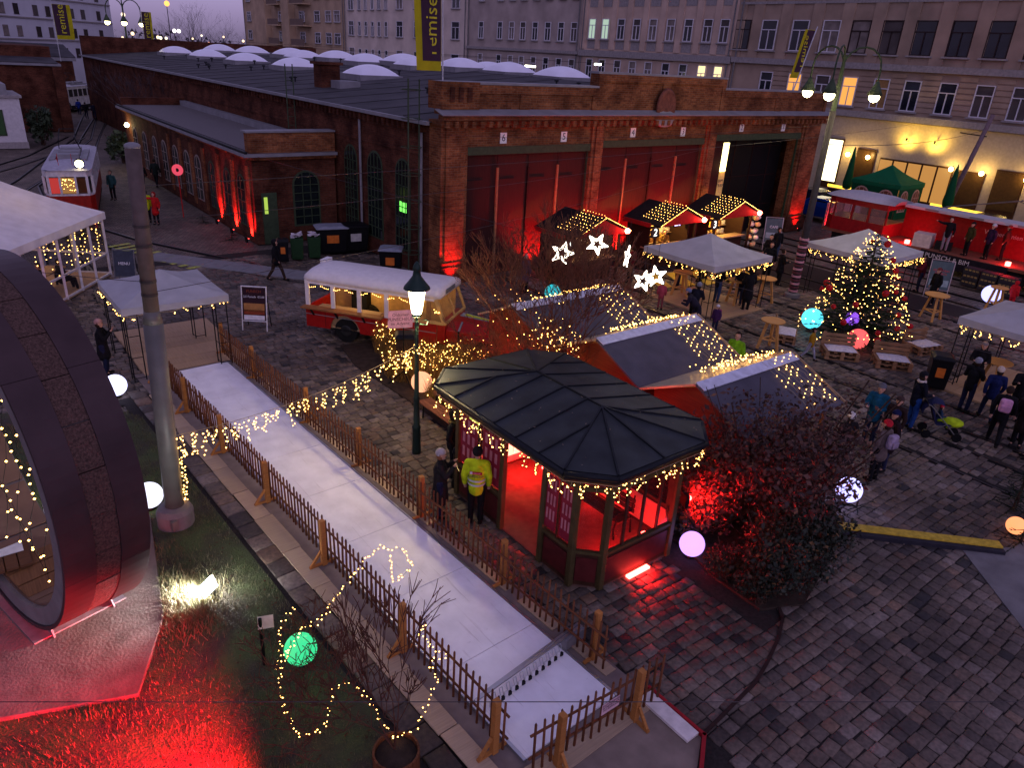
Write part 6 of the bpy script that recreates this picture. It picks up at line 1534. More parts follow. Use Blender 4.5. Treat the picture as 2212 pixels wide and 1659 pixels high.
    B(MB().bar((5.02,0,1.2),(4.72,0,2.02),.06,.06), 'windscreen_bar', crm); B(MB().slab([(x-.01,y,z) for x,y,z in ws], .01), 'windscreen', gl)
    B(MB().box(4.76,5.04,-W,W,.5,1.16), 'cowl', red)
    bn = MB(); hs = []
    for x, w, zt, zs in ((5.05,.88,1.18,.98),(5.5,.78,1.16,.95),(7.1,.52,1.04,.86)):
        hs += [(x,-w,.55),(x,-w,zs),(x,-w*.55,zt),(x,w*.55,zt),(x,w,zs),(x,w,.55)]
    fb_ = []
    for k in range(2):
        for i in range(5): fb_.append((k*6+i,k*6+i+1,(k+1)*6+i+1,(k+1)*6+i))
    fb_ += [(0,1,2,3,4,5),(17,16,15,14,13,12)]
    B(bn.add(hs, fb_), 'bonnet', red, bevel=.02)
    B(MB().slab([(5.15,.12,1.185),(6.9,.08,1.075),(6.9,.3,1.07),(5.15,.5,1.18)], .008, (0,0,1)), 'bonnet_stripe', mat('stripe_grey', (.3,.3,.32), .5)); B(MB().slab([(5.3,.2,1.2),(6.6,.14,1.105),(6.6,.24,1.105),(5.3,.36,1.2)], .008, (0,0,1)), 'bonnet_stripe', mat('stripe_lime', (.5,.55,.06), .5))
    B(MB().bar((5.45,-.80,.55),(5.45,-.80,.97),.06,.05), 'strap', dk); B(MB().bar((5.45,-.8,.97),(5.45,-.44,1.19),.06,.03), 'strap', M_lead)
    for s in (-1,1):
        B(MB().box(5.7,7.2,s*.55,s*1.0,.8,.86), 'mudguard', red)
        for x in (1.45,6.45):
            w = MB(); w.cyl((x,s*(W-.26),.42),(x,s*(W-.02),.42),.42,.42,20); o = B(w, 'wheel', dk, smooth=False); h = MB(); h.cyl((x,s*(W-.02),.42),(x,s*(W+.0),.42),.2,.16,14); B(h, 'hub', mat('hub_dark', (.05,.05,.05), .5, .3), o)
    # fittings inside
    B(MB().box(.3,2.6,-W+.1,-W+.55,.5,1.08), 'worktop', M_ply2); B(MB().box(.9,1.5,W-.4,W-.06,.5,1.6), 'oven', dk); B(MB().box(2.95,3.8,W-.5,W-.06,.5,1.9), 'cupboard', crm)
    B(MB().box(.1,4.7,W-.055,W-.04,.5,1.9), 'inner_lining', crm)
    B(MB().sph((1.6,.2,1.95),.07,8,6), 'lamp', emis('bus_lamp', (1,.62,.2), 25)); l = light('POINT','lamp_light',None,(0,0,0),34,(1,.6,.2),.1); l.parent = t; l.location = (1.6,.1,1.75)
    l = light('POINT','lamp_light',None,(0,0,0),14,(1,.6,.2),.1); l.parent = t; l.location = (3.9,.1,1.75)
    nn = thing('light_chain', 'small warm lights along the window tops of the food bus', 'fairy lights', O, rz); P_ = []
    for x0 in (.2,1.1,2.1,3.05): 
        for k in range(11):
            if k in (4,5): continue
            P_.append((x0+k*.068, -W-.05, 1.93-.09*abs(k-5)/5-.03+rnd.uniform(-.02,.02)))
    for k in range(8): P_.append((4.75+rnd.uniform(-.12,.12), -W-.08, 1.62+rnd.uniform(-.06,.06)))
    mb = MB(); [mb.octa(p, .015) for p in P_]; mb.build('bulbs', bulb_mat(), nn, world=False, kind='stuff')
    return t
build_bus()
# ------------------------------------------------------------------ tram facing the camera
def tram(name, label, loc, rz, length, w, front_lit, body, roofm):
    t = thing(name, label, 'tram', loc, rz); B = lambda mb, n, m, par=t, **k: mb.build(n, m, par, world=False, **k)
    h = w/2; zb, zw, zt = .75, 1.62, 2.55; dk = mat('tram_dark', (.03,.03,.03), .6); wh = mat('tram_cream', (.60,.56,.55), .45)
    B(MB().box(-length/2+.1,length/2-.1,-h+.08,h-.08,.3,.74), 'underframe', dk)
    out = [(-length/2,-h*.8),(-length/2,h*.8),(-length/2+.4,h),(length/2-.4,h),(length/2,h*.8),(length/2,-h*.8),(length/2-.4,-h),(-length/2+.4,-h)]
    B(MB().prism(out, zb, zw), 'lower_body', body); B(MB().prism([(x*1.003,y*1.003) for x,y in out], zw, zw+.09), 'waist_band', wh); B(MB().prism(out, zt, zt+.3), 'header', wh)
    pil = MB()
    for (x,y) in out: pil.box(x*.995-.06,x*.995+.06,y*.98-.06,y*.98+.06,zw+.09,zt)
    nx = int(length/1.15)
    for k in range(1,nx):
        for s in (-1,1): x = -length/2+.4+(length-.8)*k/nx; pil.box(x-.05,x+.05,s*h-.05,s*h+.02,zw+.09,zt)
    for s in (-1,1):
        for y in (-h*.32,h*.32): pil.box(s*length/2-.05,s*length/2+.05,y-.05,y+.05,zw+.09,zt)
    B(pil, 'window_pillars', wh)
    for s in (-1,1):
        for k in range(nx):
            x0 = -length/2+.4+(length-.8)*k/nx+.06; x1 = -length/2+.4+(length-.8)*(k+1)/nx-.06
            B(MB().box(x0,x1,s*(h-.02)-.01,s*(h-.02)+.01,zw+.12,zt-.03), 'side_window', M_glassd if not front_lit or k < nx-2 else M_glassd)
    warm = emis('tram_window_glow', (1,.45,.1), .3); redg = emis('tram_window_red', (.9,.05,.03), .5)
    for i, (y0, y1) in enumerate(((-h*.78,-h*.36),(-h*.28,h*.28),(h*.36,h*.78))):
        B(MB().box(length/2-.02,length/2,y0,y1,zw+.13,zt-.05), 'front_window', (warm if i == 1 else (mat('dim_window', (.12,.05,.02), .3) if i == 2 else redg)) if front_lit else M_glassd)
    rv = [(-length/2-.05,zt+.3,.86),(-length/2+.5,zt+.46,.98),(-length/2+1.3,zt+.52,1),(length/2-1.3,zt+.52,1),(length/2-.5,zt+.46,.98),(length/2+.08,zt+.3,.86)]
    vs, fs = [], []
    for x, z, s in rv:
        vs += [(x,-h*s-.04,zt+.3),(x,-h*.7*s,zt+.3+(z-zt-.3)*.75),(x,0,z),(x,h*.7*s,zt+.3+(z-zt-.3)*.75),(x,h*s+.04,zt+.3)]
    for k in range(5):
        for i in range(4): fs.append((k*5+i,(k+1)*5+i,(k+1)*5+i+1,k*5+i+1))
    B(MB().add(vs, fs), 'roof', roofm, smooth=True)
    for k in range(3): B(MB().box(-1.2+k*1.3,-.4+k*1.3,-.5,.5,zt+.5,zt+.72), 'resistor_box', M_lead)
    for s in (-1,1): B(MB().box(-1.4,2.4,s*.72-.14,s*.72+.14,zt+.46,zt+.54), 'roof_walkway', M_lead)
    B(MB().tube([(0,-.5,zt+.75),(.9,-.4,zt+1.3),(-.2,-.35,zt+1.75),(-.2,.35,zt+1.75),(.9,.4,zt+1.3),(0,.5,zt+.75)], .025, 5), 'pantograph', dk)
    for x in (-length*.2,length*.2):
        for s in (-1,1): B(MB().cyl((x,s*.6,.36),(x,s*.75,.36),.34,.34,14), 'wheel', dk)
    B(MB().box(length/2,length/2+.18,-.5,.5,.42,.62), 'coupler_beam', dk)
    if front_lit:
        o = B(MB().cyl((length/2-.35,.62,zt+.62),(length/2-.15,.62,zt+.6),.23,.2,16), 'headlight', dk); B(MB().cyl((length/2-.149,.62,zt+.6),(length/2-.13,.62,zt+.598),.19,.19,16), 'headlight_lens', emis('headlight', (1,.88,.5), 14), o)
        mb = MB(); [mb.octa((length/2+.03, rnd.uniform(-h*.26,h*.26), rnd.uniform(zw+.2,zt-.08)), .018) for _ in range(26)]; B(mb, 'bulbs', bulb_mat(), kind='stuff')
        for s in (-1,1): B(MB().add([(length/2-.4,s*.3,zt+.6),(length/2-.4,s*.3,zt+1.0),(length/2-.15,s*.34,zt+.85)], [(0,1,2)]).cyl((length/2-.4,s*.3,zt+.5),(length/2-.4,s*.3,zt+1.05),.012,.012,4), 'pennant', mat('pennant_red', (.5,.08,.08), .7))
    return t
tram('tram', 'old red and white tram coming towards the marquee with a lit headlamp', (6.55, 47.6, 0), R(-102), 9.6, 2.15, True, mat('tram_red', (.33,.03,.02), .4), mat('tram_roof', (.42,.40,.44), .7))
tram('tram', 'far white tram standing across the end of the yard', (16.3, 109.5, 0), R(54), 8.6, 2.2, False, mat('tram_white', (.6,.58,.58), .5, var=.25, scale=3), mat('tram_roof', (.42,.40,.44), .7))
# ------------------------------------------------------------------ red work wagon used as a stage
def wagon():
    t = thing('stage_wagon', 'red works tram with open platform used as a red lit stage', 'tram', (43, 15, 0)); red = mat('wagon_red', (.33,.025,.03), .4, var=.15); dk = mat('tram_dark', (.03,.03,.03), .6); gry = mat('wagon_roof', (.50,.48,.50), .6, var=.08)
    x0, x1 = 41.6, 43.9
    MB().box(x0,x1,4.5,23.2,.85,1.0).build('platform', plank_mat('stage_planks', (.28,.12,.08), axis=0), t); MB().box(x0+.2,x1-.2,5,22.6,.35,.84).build('underframe', dk, t)
    out = [(x0,19.6),(x1,19.6),(x1,22.7),(x1-.35,23.2),(x0+.35,23.2),(x0,22.7)]
    MB().prism(out, 1.01, 1.75).build('cab_lower', red, t); MB().prism([((p[0]-42.75)*1.005+42.75, (p[1]-21)*1.005+21) for p in out], 2.55, 2.85).build('cab_header', red, t)
    pl = MB()
    for p in out: pl.box(p[0]-.07 if p[0] > 42 else p[0], p[0] if p[0] > 42 else p[0]+.07, p[1]-.07, p[1]+.0, 1.75, 2.55)
    for y in (20.6, 21.6): pl.box(x0,x0+.07,y-.05,y+.05,1.75,2.55)
    pl.build('cab_pillars', red, t)
    for a, b in ((19.66,20.5),(20.7,21.5),(21.7,22.6)): MB().box(x0+.02,x0+.04,a,b,1.76,2.54).build('cab_window', glass_mat('cab_glass', (.3,.15,.15), .45), t)
    MB().box(x0+.4,x1-.4,23.15,23.17,1.76,2.54).build('cab_window', glass_mat('cab_glass', (.3,.15,.15), .45), t)
    vs, fs = [], []; 
    for y, s, z in ((23.5,.7,2.9),(23.1,.95,3.1),(22.2,1.02,3.22),(20.2,1.0,3.2),(19.3,.85,3.06)):
        for k in range(7): a = math.pi*k/6; vs.append((42.75-1.25*s*math.cos(a), y, 2.86+(z-2.86)*math.sin(a)))
    for k in range(4):
        for i in range(6): fs.append((k*7+i, k*7+i+1, (k+1)*7+i+1, (k+1)*7+i))
    fs += [tuple(range(7)), tuple(reversed(range(28,35)))]
    MB().add(vs, fs).build('cab_roof', gry, t, smooth=True)
    MB().box(x1-.08,x1,4.5,19.58,1.01,2.75).build('back_wall', red, t); MB().box(x1-1.0,x1+.25,4.5,19.3,2.76,2.9).build('long_roof', gry, t)
    for k in range(6): MB().box(x1-1.03,x1-1.005,6+k*2.3,6.7+k*2.3,2.78,2.88).build('roof_vent', M_lead, t)
    MB().tube([(43.2,10,2.95),(43.1,14,4.0),(43.2,17.6,3.0)], .03, 5).build('pantograph', M_galv, t); MB().tube([(43.9,10,2.95),(43.8,13.6,4.05),(43.9,17.6,3.0)], .03, 5).build('pantograph', M_galv, t); MB().bar((42.9,13.8,4.05),(44.2,13.8,4.05),.06).build('pantograph', M_galv, t)
    MB().box(x1-.1,x1-.085,12.5,16.3,2.0,2.25).build('name_board', red, t); text('Wiener Linien', .32, mat('wagon_letter', (.6,.45,.45), .6), frame((x1-.11, 14.4, 2.12), (0,-1,0), (0,0,1)), t)
    for y in (8.5, 12.5, 16.5, 20.5):
        MB().cyl((x0+.1,y,.38),(x0+.25,y,.38),.36,.36,14).build('wheel', dk, t)
    bn = MB().box(x0-.03,x0-.004,13.0,17.3,.25,.98).build('banner', mat('banner_black', (.025,.02,.03), .6), t)
    text('PUNSCH & BIM', .34, mat('banner_letter', (.6,.55,.55), .6), frame((x0-.035, 15.9, .74), (0,-1,0), (0,0,1)), bn); text('LIVE MUSIK', .2, mat('banner_letter', (.6,.55,.55), .6), frame((x0-.035, 15.9, .45), (0,-1,0), (0,0,1)), bn)
    for y in (18.3, 10.8, 13.2): 
        MB().cbox((42.0,y,1.1), (.2,.2,.2)).build('stage_lamp', M_ired, t); light('POINT', 'stage_light', t, (42.1,y,1.4), 62, RED, .25)
    bx = MB().cbox((42.3,17.6,1.35), (.9,.9,.7), .2).build('stage_table', mat('stage_white', (.6,.5,.45), .6), t); MB().cbox((42.5,16.6,1.2),(.5,.8,.4),.3).build('loudspeaker', dk, t)
    return t
wagon()
sp = thing('loudspeaker', 'stacked dark loudspeakers beside the stage wagon', 'speaker', (40.9, 11.2, 0)); MB().cbox((40.9,11.2,.5),(.7,.7,1.0)).build('cabinet', M_blk, sp, bevel=.02); MB().cbox((40.9,11.2,1.35),(.6,.6,.65)).build('cabinet', mat('speaker_navy', (.02,.025,.06), .5), sp, bevel=.02)
for k in range(3):
    cr_ = thing('crate_stack', ['dark crate stack left of the stage steps','dark crate stack in the middle before the stage','dark crate stack right, beside the loudspeakers'][k], 'crate', (40.3-.1*k, 14.0-.85*k, 0))
    for j in range(3):
        b = MB().box(40.0-.1*k,40.6-.1*k,13.62-.85*k,14.38-.85*k,.01+j*.3,.29+j*.3).build('crate', mat('crate_dark', (.05,.045,.05), .6), cr_); 
        for q in range(4): MB().box(39.985-.1*k,39.999-.1*k,13.68-.85*k+q*.17,13.8-.85*k+q*.17,.16+j*.3,.24+j*.3).build('label_slot', mat('crate_gold', (.3,.22,.1), .5), b)
# fence mesh with pink lit cloth right of depot
sc_ = thing('site_fence', 'mesh fence with pale cloth lit pink beside the depot end', 'fence', (46.5, 25, 0)); MB().box(44.6,48.8,24.8,24.84,.2,1.9).build('cloth', fabric_light('fence_cloth', (.6,.45,.48)), sc_)
for k in range(4): MB().cyl((44.6+k*1.4,24.75,0),(44.6+k*1.4,24.75,2.0),.025,.025,6).build('post', M_galv, sc_)
bulbs([(44.6+.16*k, 24.72, 2.0-.12*abs(math.sin(k*.36))) for k in range(26)], .03, sc_)
uplight('red lamp at the foot of the pink lit fence', (44.9, 24.2, .05), (45.4, 24.8, 1.0), 260, 120)
# ------------------------------------------------------------------ parked cars
def car(label, loc, rz, body, lit=False):
    t = thing('parked_car', label, 'car', loc, rz, 'cars parked before the tavern'); B = lambda mb, n, m, par=t, **k: mb.build(n, m, par, world=False, **k)
    pr = [(-2.15,.35),(-2.2,.75),(-2.05,.92),(-1.5,1.0),(-1.15,1.42),(-.6,1.52),(.35,1.5),(1.0,1.02),(1.9,.88),(2.15,.7),(2.18,.35)]
    mb = MB(); vs = []; W_ = .88
    for y, s in ((-W_,.0),(-W_*.92,.04),(W_*.92,.04),(W_,.0)):
        for x, z in pr: vs.append((x*(1 if abs(y) < W_ else .985), y*(.86 if z > 1.2 else 1), z+s*.5 if z > .5 else z))
    n = len(pr); fs = [(k*n+i, k*n+i+1, (k+1)*n+i+1, (k+1)*n+i) for k in range(3) for i in range(n-1)]+[tuple(reversed(range(n))), tuple(range(3*n,4*n))]+[(k*n+n-1, k*n, (k+1)*n, (k+1)*n+n-1) for k in range(3)]
    B(mb.add(vs, fs), 'body', body, bevel=.03)
    gl = mat('car_glass', (.015,.018,.025), .08, spec=.8)
    for s in (-1,1): B(MB().slab([(-1.05,s*.80,1.04),(.75,s*.80,1.04),(.28,s*.775,1.43),(-.95,s*.775,1.40)], .02, (0,s,0)), 'side_window', gl)
    B(MB().slab([(.98,-.66,1.05),(.98,.66,1.05),(.42,.62,1.5),(.42,-.62,1.5)], .015), 'windscreen', gl); B(MB().slab([(-1.48,.62,1.03),(-1.48,-.62,1.03),(-1.18,-.58,1.42),(-1.18,.58,1.42)], .015), 'rear_window', gl)
    for x in (-1.35,1.35):
        for s in (-1,1): o = B(MB().cyl((x,s*.70,.33),(x,s*.90,.33),.33,.33,16), 'wheel', M_blk); B(MB().cyl((x,s*.90,.33),(x,s*.91,.33),.2,.18,12), 'rim', M_alu, o)
    for s in (-1,1): B(MB().box(2.1,2.2,s*.55-.16,s*.55+.16,.62,.76), 'headlight', M_wht); B(MB().box(-2.24,-2.16,s*.6-.12,s*.6+.12,.7,.85), 'tail_light', M_redb)
    return t
car('bright blue parked car behind the striped pole', (48.5, 27.6, 0), R(90), mat('car_blue', (.015,.07,.32), .25, .3, var=.05))
car('dark navy parked car behind the blue one', (51.6, 30.2, 0), R(85), mat('car_navy', (.02,.025,.06), .25, .3, var=.05))
car('dark car parked at the right before the tavern', (54.0, 19.2, 0), R(95), mat('car_grey', (.05,.05,.055), .25, .3, var=.05))
for k, (x, y, h, lb_) in enumerate(((56.8,30.4,4.2,'closed dark green parasol left of the green tent'),(56.4,22.6,4.0,'closed dark green parasol right of the green tent'),(56.6,17.4,3.9,'closed dark parasol at the right picture edge'))):
    o = thing('closed_parasol', lb_, 'parasol', (x, y, 0)); MB().cyl((x,y,0),(x,y,h),.05,.04,8).build('pole', M_dkdoor, o); MB().lathe([(.02,1.1),(.3,1.2),(.36,1.6),(.24,2.6),(.12,h-.3),(.02,h+.1)], (x,y,0), 10).build('cloth', M_gw, o, smooth=True); MB().lathe([(.4,0),(.4,.1),(.1,.14)], (x,y,0), 12).build('foot', M_conc, o)
for k, (x0, y0, y1) in enumerate(((57.2,29.0,32.2),(56.6,19.6,23.8))):
    o = thing('terrace_rail', ['yellow lit terrace counter left of the green tent','yellow lit terrace counter right of the green tent'][k], 'counter', (x0, (y0+y1)/2, 0)); MB().box(x0,x0+.5,y0,y1,.95,1.02).build('top', M_ply2, o); MB().box(x0+.1,x0+.4,y0,y1,0,.94).build('front', M_dkdoor, o); MB().box(x0-.03,x0-.003,y0,y1,1.05,1.25).build('light_strip', emis('terrace_yellow', (1,.6,.05), 2.2), o)
# ------------------------------------------------------------------ tables, pallets, bins, signs
M_tabw = plank_mat('table_wood', (.58,.33,.12), axis=0, var=.15)
def bar_table(label, x, y, h=1.1, r=.42):
    t = thing('bar_table', label, 'table', (x, y, 0), group='wooden bar tables')
    MB().lathe([(r-.01,h-.045),(r,h-.03),(r,h-.006),(r-.01,h)], (x,y,0), 28).build('top', M_tabw, t)
    for k in range(3):
        a = 2.094*k+.4+x; d = Vector((math.cos(a), math.sin(a), 0)); MB().bar(Vector((x,y,0))+d*r*.95, Vector((x,y,h-.05))+d*r*.45, .09,.07).build('leg', M_tabw, t)
    rg = [Vector((x,y,.38))+Vector((math.cos(2.094*k+.4+x), math.sin(2.094*k+.4+x), 0))*r*.78 for k in range(3)]
    for k in range(3): MB().bar(rg[k], rg[(k+1) % 3], .05,.04).build('stretcher', M_tabw, t)
    MB().lathe([(.05,h),(.045,h+.1),(.035,h+.1)], (x+.1,y,0), 8).build('cup', M_redb, t) if rnd.random() < .01 else None
bar_table('wooden bar table in front of the near stalls, left of the turquoise ball', 23.1, 13.9)
bar_table('wooden bar table right of the Christmas tree', 32.6, 12.4, r=.48)
bar_table('wooden bar table beside the striped pole', 27.9, 17.5)
bar_table('wooden bar table under the left of the middle pavilion', 25.2, 19.9)
bar_table('wooden bar table between the couple under the middle pavilion', 26.4, 17.9)
bar_table('wooden bar table under the right edge pavilion, left one', 26.3, 7.6)
bar_table('wooden bar table under the right edge pavilion, right one', 27.3, 6.2)
bar_table('small bar table before the blue light ball', 36.6, 11.5, r=.36)
M_pal = plank_mat('pallet_wood', (.34,.21,.12), axis=1, var=.3)
def pallet_seat(label, x, y, rz, back=True):
    t = thing('pallet_bench', label, 'bench', (x, y, 0), rz, 'pallet benches round the Christmas tree'); B = lambda mb, n, m, par=t, **k: mb.build(n, m, par, world=False, **k)
    for l in range(2):
        z = l*.15
        for yy in (-.36,0,.36): B(MB().box(-.6,.6,yy-.05,yy+.05,z,z+.022), 'runner', M_pal)
        for xx in (-.52,0,.52):
            for yy in (-.36,0,.36): B(MB().box(xx-.07,xx+.07,yy-.05,yy+.05,z+.022,z+.1), 'block', M_pal)
        for k in range(5): xx = -.52+k*.26; B(MB().box(xx-.06,xx+.06,-.4,.4,z+.1,z+.145), 'deck_board', M_pal)
    if back:
        for k in range(3): B(MB().box(-.6,.6,.40,.43,.32+k*.15,.43+k*.15), 'back_board', M_pal)
        for xx in (-.5,.5): B(MB().box(xx-.05,xx+.05,.431,.48,0,.76), 'back_post', M_pal)
    cu = MB(); n = 8; vs = []
    for j in range(n+1):
        for i in range(n+1): u, v = -1+2*i/n, -1+2*j/n; vs.append((u*.5, v*.34-.02, .31+.06*(1-abs(u)**4)*(1-abs(v)**4)+rnd.uniform(0,.02)))
    B(cu.add(vs, [(j*(n+1)+i, j*(n+1)+i+1, (j+1)*(n+1)+i+1, (j+1)*(n+1)+i) for j in range(n) for i in range(n)]), 'fleece', mat('white_fleece', (.62,.58,.58), .95, var=.15, scale=12, bump=.8, bscale=20), smooth=True)
pallet_seat('pallet bench with white fleece beside the boy in yellow', 24.75, 12.05, R(-45))
pallet_seat('pallet bench with white fleece right of the pink ball', 25.6, 10.55, R(-50))
pallet_seat('pallet bench with white fleece, rightmost behind the black bin', 28.2, 10.7, R(-15))
pallet_seat('pallet bench half hidden behind the bar table', 24.6, 14.2, R(30))
def wheelie(label, x, y, rz, w, d, h, body, lid, sticker=None, paper=False, ajar=False):
    t = thing('waste_bin', label, 'bin', (x, y, 0), rz, 'waste bins'); B = lambda mb, n, m, par=t, **k: mb.build(n, m, par, world=False, **k)
    vs = []
    for z, s in ((.1,.84),(.2,.88),(h*.95,1),(h,1.04)): vs += [(-w/2*s,-d/2*s,z),(w/2*s,-d/2*s,z),(w/2*s,d/2*s,z),(-w/2*s,d/2*s,z)]
    fs = [(3,2,1,0),(12,13,14,15)]+[(k*4+i, k*4+(i+1) % 4, (k+1)*4+(i+1) % 4, (k+1)*4+i) for k in range(3) for i in range(4)]
    B(MB().add(vs, fs), 'body', body, bevel=.02)
    if not paper:
        l = []; 
        for z, s in ((h+.01,1.1),(h+.05,1.1),(h+.13,.75)): l += [(-w/2*s,-d/2*s,z),(w/2*s,-d/2*s,z),(w/2*s,d/2*s,z),(-w/2*s,d/2*s,z)]
        B(MB().add(l, [(3,2,1,0),(8,9,10,11)]+[(k*4+i, k*4+(i+1) % 4, (k+1)*4+(i+1) % 4, (k+1)*4+i) for k in range(2) for i in range(4)]), 'lid', lid, bevel=.02)
    else:
        for k in range(9): B(MB().cbox((rnd.uniform(-w*.3,w*.3),rnd.uniform(-d*.3,d*.3),h+.05+rnd.random()*.15),(.22,.16,.05),rnd.random()*3,rnd.uniform(-.6,.6)), 'waste_paper', mat('waste_paper', (.55,.5,.52), .8))
    for s in (-1,1): B(MB().cyl((s*w*.42,d*.42,.1),(s*w*.48,d*.42,.1),.1,.1,10), 'wheel', M_blk)
    B(MB().bar((-w*.4,d/2+.05,h-.03),(w*.4,d/2+.05,h-.03),.03), 'handle', M_blk)
    if sticker: B(MB().box(-w*.2,w*.2,-d/2*.97-.012,-d/2*.97-.004,h*.48,h*.78), 'sticker', sticker)
    return t
M_gbin = mat('bin_green', (.03,.075,.03), .5); M_bbin = mat('bin_black', (.014,.014,.016), .45); M_lid = mat('bin_lid_grey', (.28,.29,.33), .5); M_ost = mat('orange_sticker', (.62,.20,.04), .6)
wheelie('green wheelie bin overflowing with paper, left of the pair', 12.95, 32.5, R(-20), .58,.7,1.05, M_gbin, M_gbin, paper=True)
wheelie('green wheelie bin with paper on top, right of the pair', 13.75, 32.4, R(-20), .58,.7,1.05, M_gbin, M_gbin, paper=True)
wheelie('large black waste container with grey lid and orange sticker', 14.9, 33.0, R(-15), 1.4,1.0,1.25, M_bbin, M_lid, M_ost)
wheelie('large black waste container with dark lid by the depot wall', 16.0, 32.9, R(-10), 1.3,1.0,1.25, M_bbin, M_bbin, mat('round_sticker', (.5,.48,.45), .6))
wheelie('black waste container with grey lid at the depot corner', 15.6, 28.4, R(-35), .95,.9,1.15, M_bbin, M_lid, M_ost)
wheelie('black litter bin with orange sticker behind the walking man', 12.2, 32.3, R(-20), .5,.5,1.0, M_bbin, M_bbin, M_ost)
wheelie('black wheelie bin with orange sticker by the right pavilion', 24.9, 8.75, R(-60), .62,.72,1.1, M_bbin, M_bbin, M_ost)
wheelie('dark brown bin box behind the lamp post', 10.75, 18.7, R(-30), .62,.6,1.15, mat('bin_brown', (.05,.03,.025), .6), M_bbin)
def aboard(label, x, y, rz, h, w, frame_m, draw, lean=.16, panel=None):
    t = thing('sign_board', label, 'sign', (x, y, 0), rz); B = lambda mb, n, m, par=t, **k: mb.build(n, m, par, world=False, **k)
    ly = lambda z: (h-z)*-lean          # front leans back with height
    for s in (-1,1):
        B(MB().bar((s*w/2,ly(0),0),(s*w/2,ly(h),h),.035,.03), 'leg', frame_m); B(MB().bar((s*w/2*.95,h*lean*1.2,0),(s*w/2*.95,0,h*.97),.03,.025), 'rear_leg', M_leg)
    for z in (h*.22,h-.02): B(MB().bar((-w/2,ly(z),z),(w/2,ly(z),z),.035,.03), 'rail', frame_m)
    p = B(MB().slab([(-w/2+.03,ly(h*.24),h*.24),(w/2-.03,ly(h*.24),h*.24),(w/2-.03,ly(h*.96),h*.96),(-w/2+.03,ly(h*.96),h*.96)], .012), 'panel', panel or mat('poster_dark', (.05,.02,.03), .6))
    th = math.atan(lean); n_ = Vector((0,-math.cos(th),math.sin(th))); up = Vector((0,math.sin(th),math.cos(th)))
    for z, sz, body, m in draw:
        c = Vector((0,ly(h*z),h*z))+n_*.016; M = Matrix((Vector((1,0,0)), up, n_)).transposed().to_4x4(); M.translation = c
        if body is None: 
            q = MB().box(-w*.42,w*.42,-sz/2,sz/2,0,.002); q.v = [tuple(M @ Vector(v_)) for v_ in q.v]; B(q, 'print', m, p)
        else:
            o = text(body, sz, m, M, None); o.parent = p
    return t
M_pw = mat('print_white', (.7,.68,.72), .7); M_pr = mat('print_rust', (.30,.08,.04), .7); M_pg = mat('print_gold', (.42,.22,.09), .7)
aboard('menu board with a dark drinks poster in front of the bus', 8.15, 24.55, R(-38), 1.55, .85, mat('white_tube', (.7,.68,.7), .4), [(.88,.13,'PUNSCH',M_pr),(.76,.1,'2,5 Punsch  €5.00',M_pw),(.52,.3,None,M_pg),(.42,.16,None,M_pr),(.30,.16,None,M_pw)])
M_cb = mat('chalk_grey', (.12,.155,.17), .7, var=.15)
aboard('grey chalk board by the boxes behind the Christmas tree', 36.4, 14.0, R(-60), 1.75, .95, mat('steel_frame', (.5,.42,.42), .4, .5), [(.72,.13,'GLÜHWEIN',mat('chalk_red', (.55,.1,.12), .7)),(.64,.13,'PUNSCH',mat('chalk_red', (.55,.1,.12), .7)),(.4,.3,None,mat('chalk_pale', (.32,.38,.40), .7))], panel=M_cb)
aboard('grey chalk board near the depot right end', 37.2, 23.6, R(-40), 1.8, .95, mat('steel_frame', (.5,.42,.42), .4, .5), [(.7,.2,'CAFE',M_pw),(.45,.3,None,mat('chalk_pale', (.32,.38,.40), .7))], panel=M_cb)
aboard('grey menu board beside the marquee', 5.6, 32.0, R(-30), 1.4, .8, mat('steel_dark', (.2,.2,.22), .5, .4), [(.6,.16,'MENU',M_pw)], panel=mat('board_blue', (.07,.08,.11), .6))
# pink sign on a tripod in the bed
ts = thing('tripod_sign', 'pink notice board on a black tripod behind the lamp post', 'sign', (10.16, 17.8, 0))
for k in range(3): a = 2.094*k+.5; MB().bar((10.16,17.8,.45),(10.16+.5*math.cos(a),17.8+.5*math.sin(a),0),.025).build('leg', M_blk, ts)
MB().cyl((10.16,17.8,.4),(10.16,17.8,2.25),.018,.018,6).build('pole', M_blk, ts)
pp = frame((10.0,17.7,2.15), (.79,-.62,.12), (.08,.06,1)); q = MB().box(-.36,.36,-.26,.26,-.01,.01); q.v = [tuple(pp @ Vector(v_)) for v_ in q.v]; bd = q.build('board', mat('pink_board', (.62,.36,.42), .6), ts)
text('Oldtimer\nPUNSCHBUS\nim Advent', .13, M_ink, pp @ Matrix.Translation((0,0,.013)), bd, ext=.001)
sgp = thing('stop_sign', 'round red lit sign on a thin red post by the annex', 'sign', (10.9, 43.4, 0)); MB().cyl((10.9,43.4,0),(10.9,43.4,2.5),.03,.03,6).build('post', M_redb, sgp); sq = MB().cyl((10.9,43.4,2.6),(10.86,43.35,2.6),.3,.3,18); sq.build('disc', emis('sign_red', (1,.08,.14), .8), sgp); MB().cyl((10.86,43.35,2.6),(10.855,43.345,2.6),.1,.1,12).build('dot', M_blk, sgp)
bo = thing('bollard', 'black cast iron bollard beside the two people at the kiosk', 'bollard', (8.35, 12.2, 0)); MB().lathe([(.12,0),(.12,.12),(.09,.2),(.09,.85),(.12,.9),(.1,.98),(.03,1.05)], (8.35,12.2,0), 14).build('shaft', M_blk, bo, smooth=True)
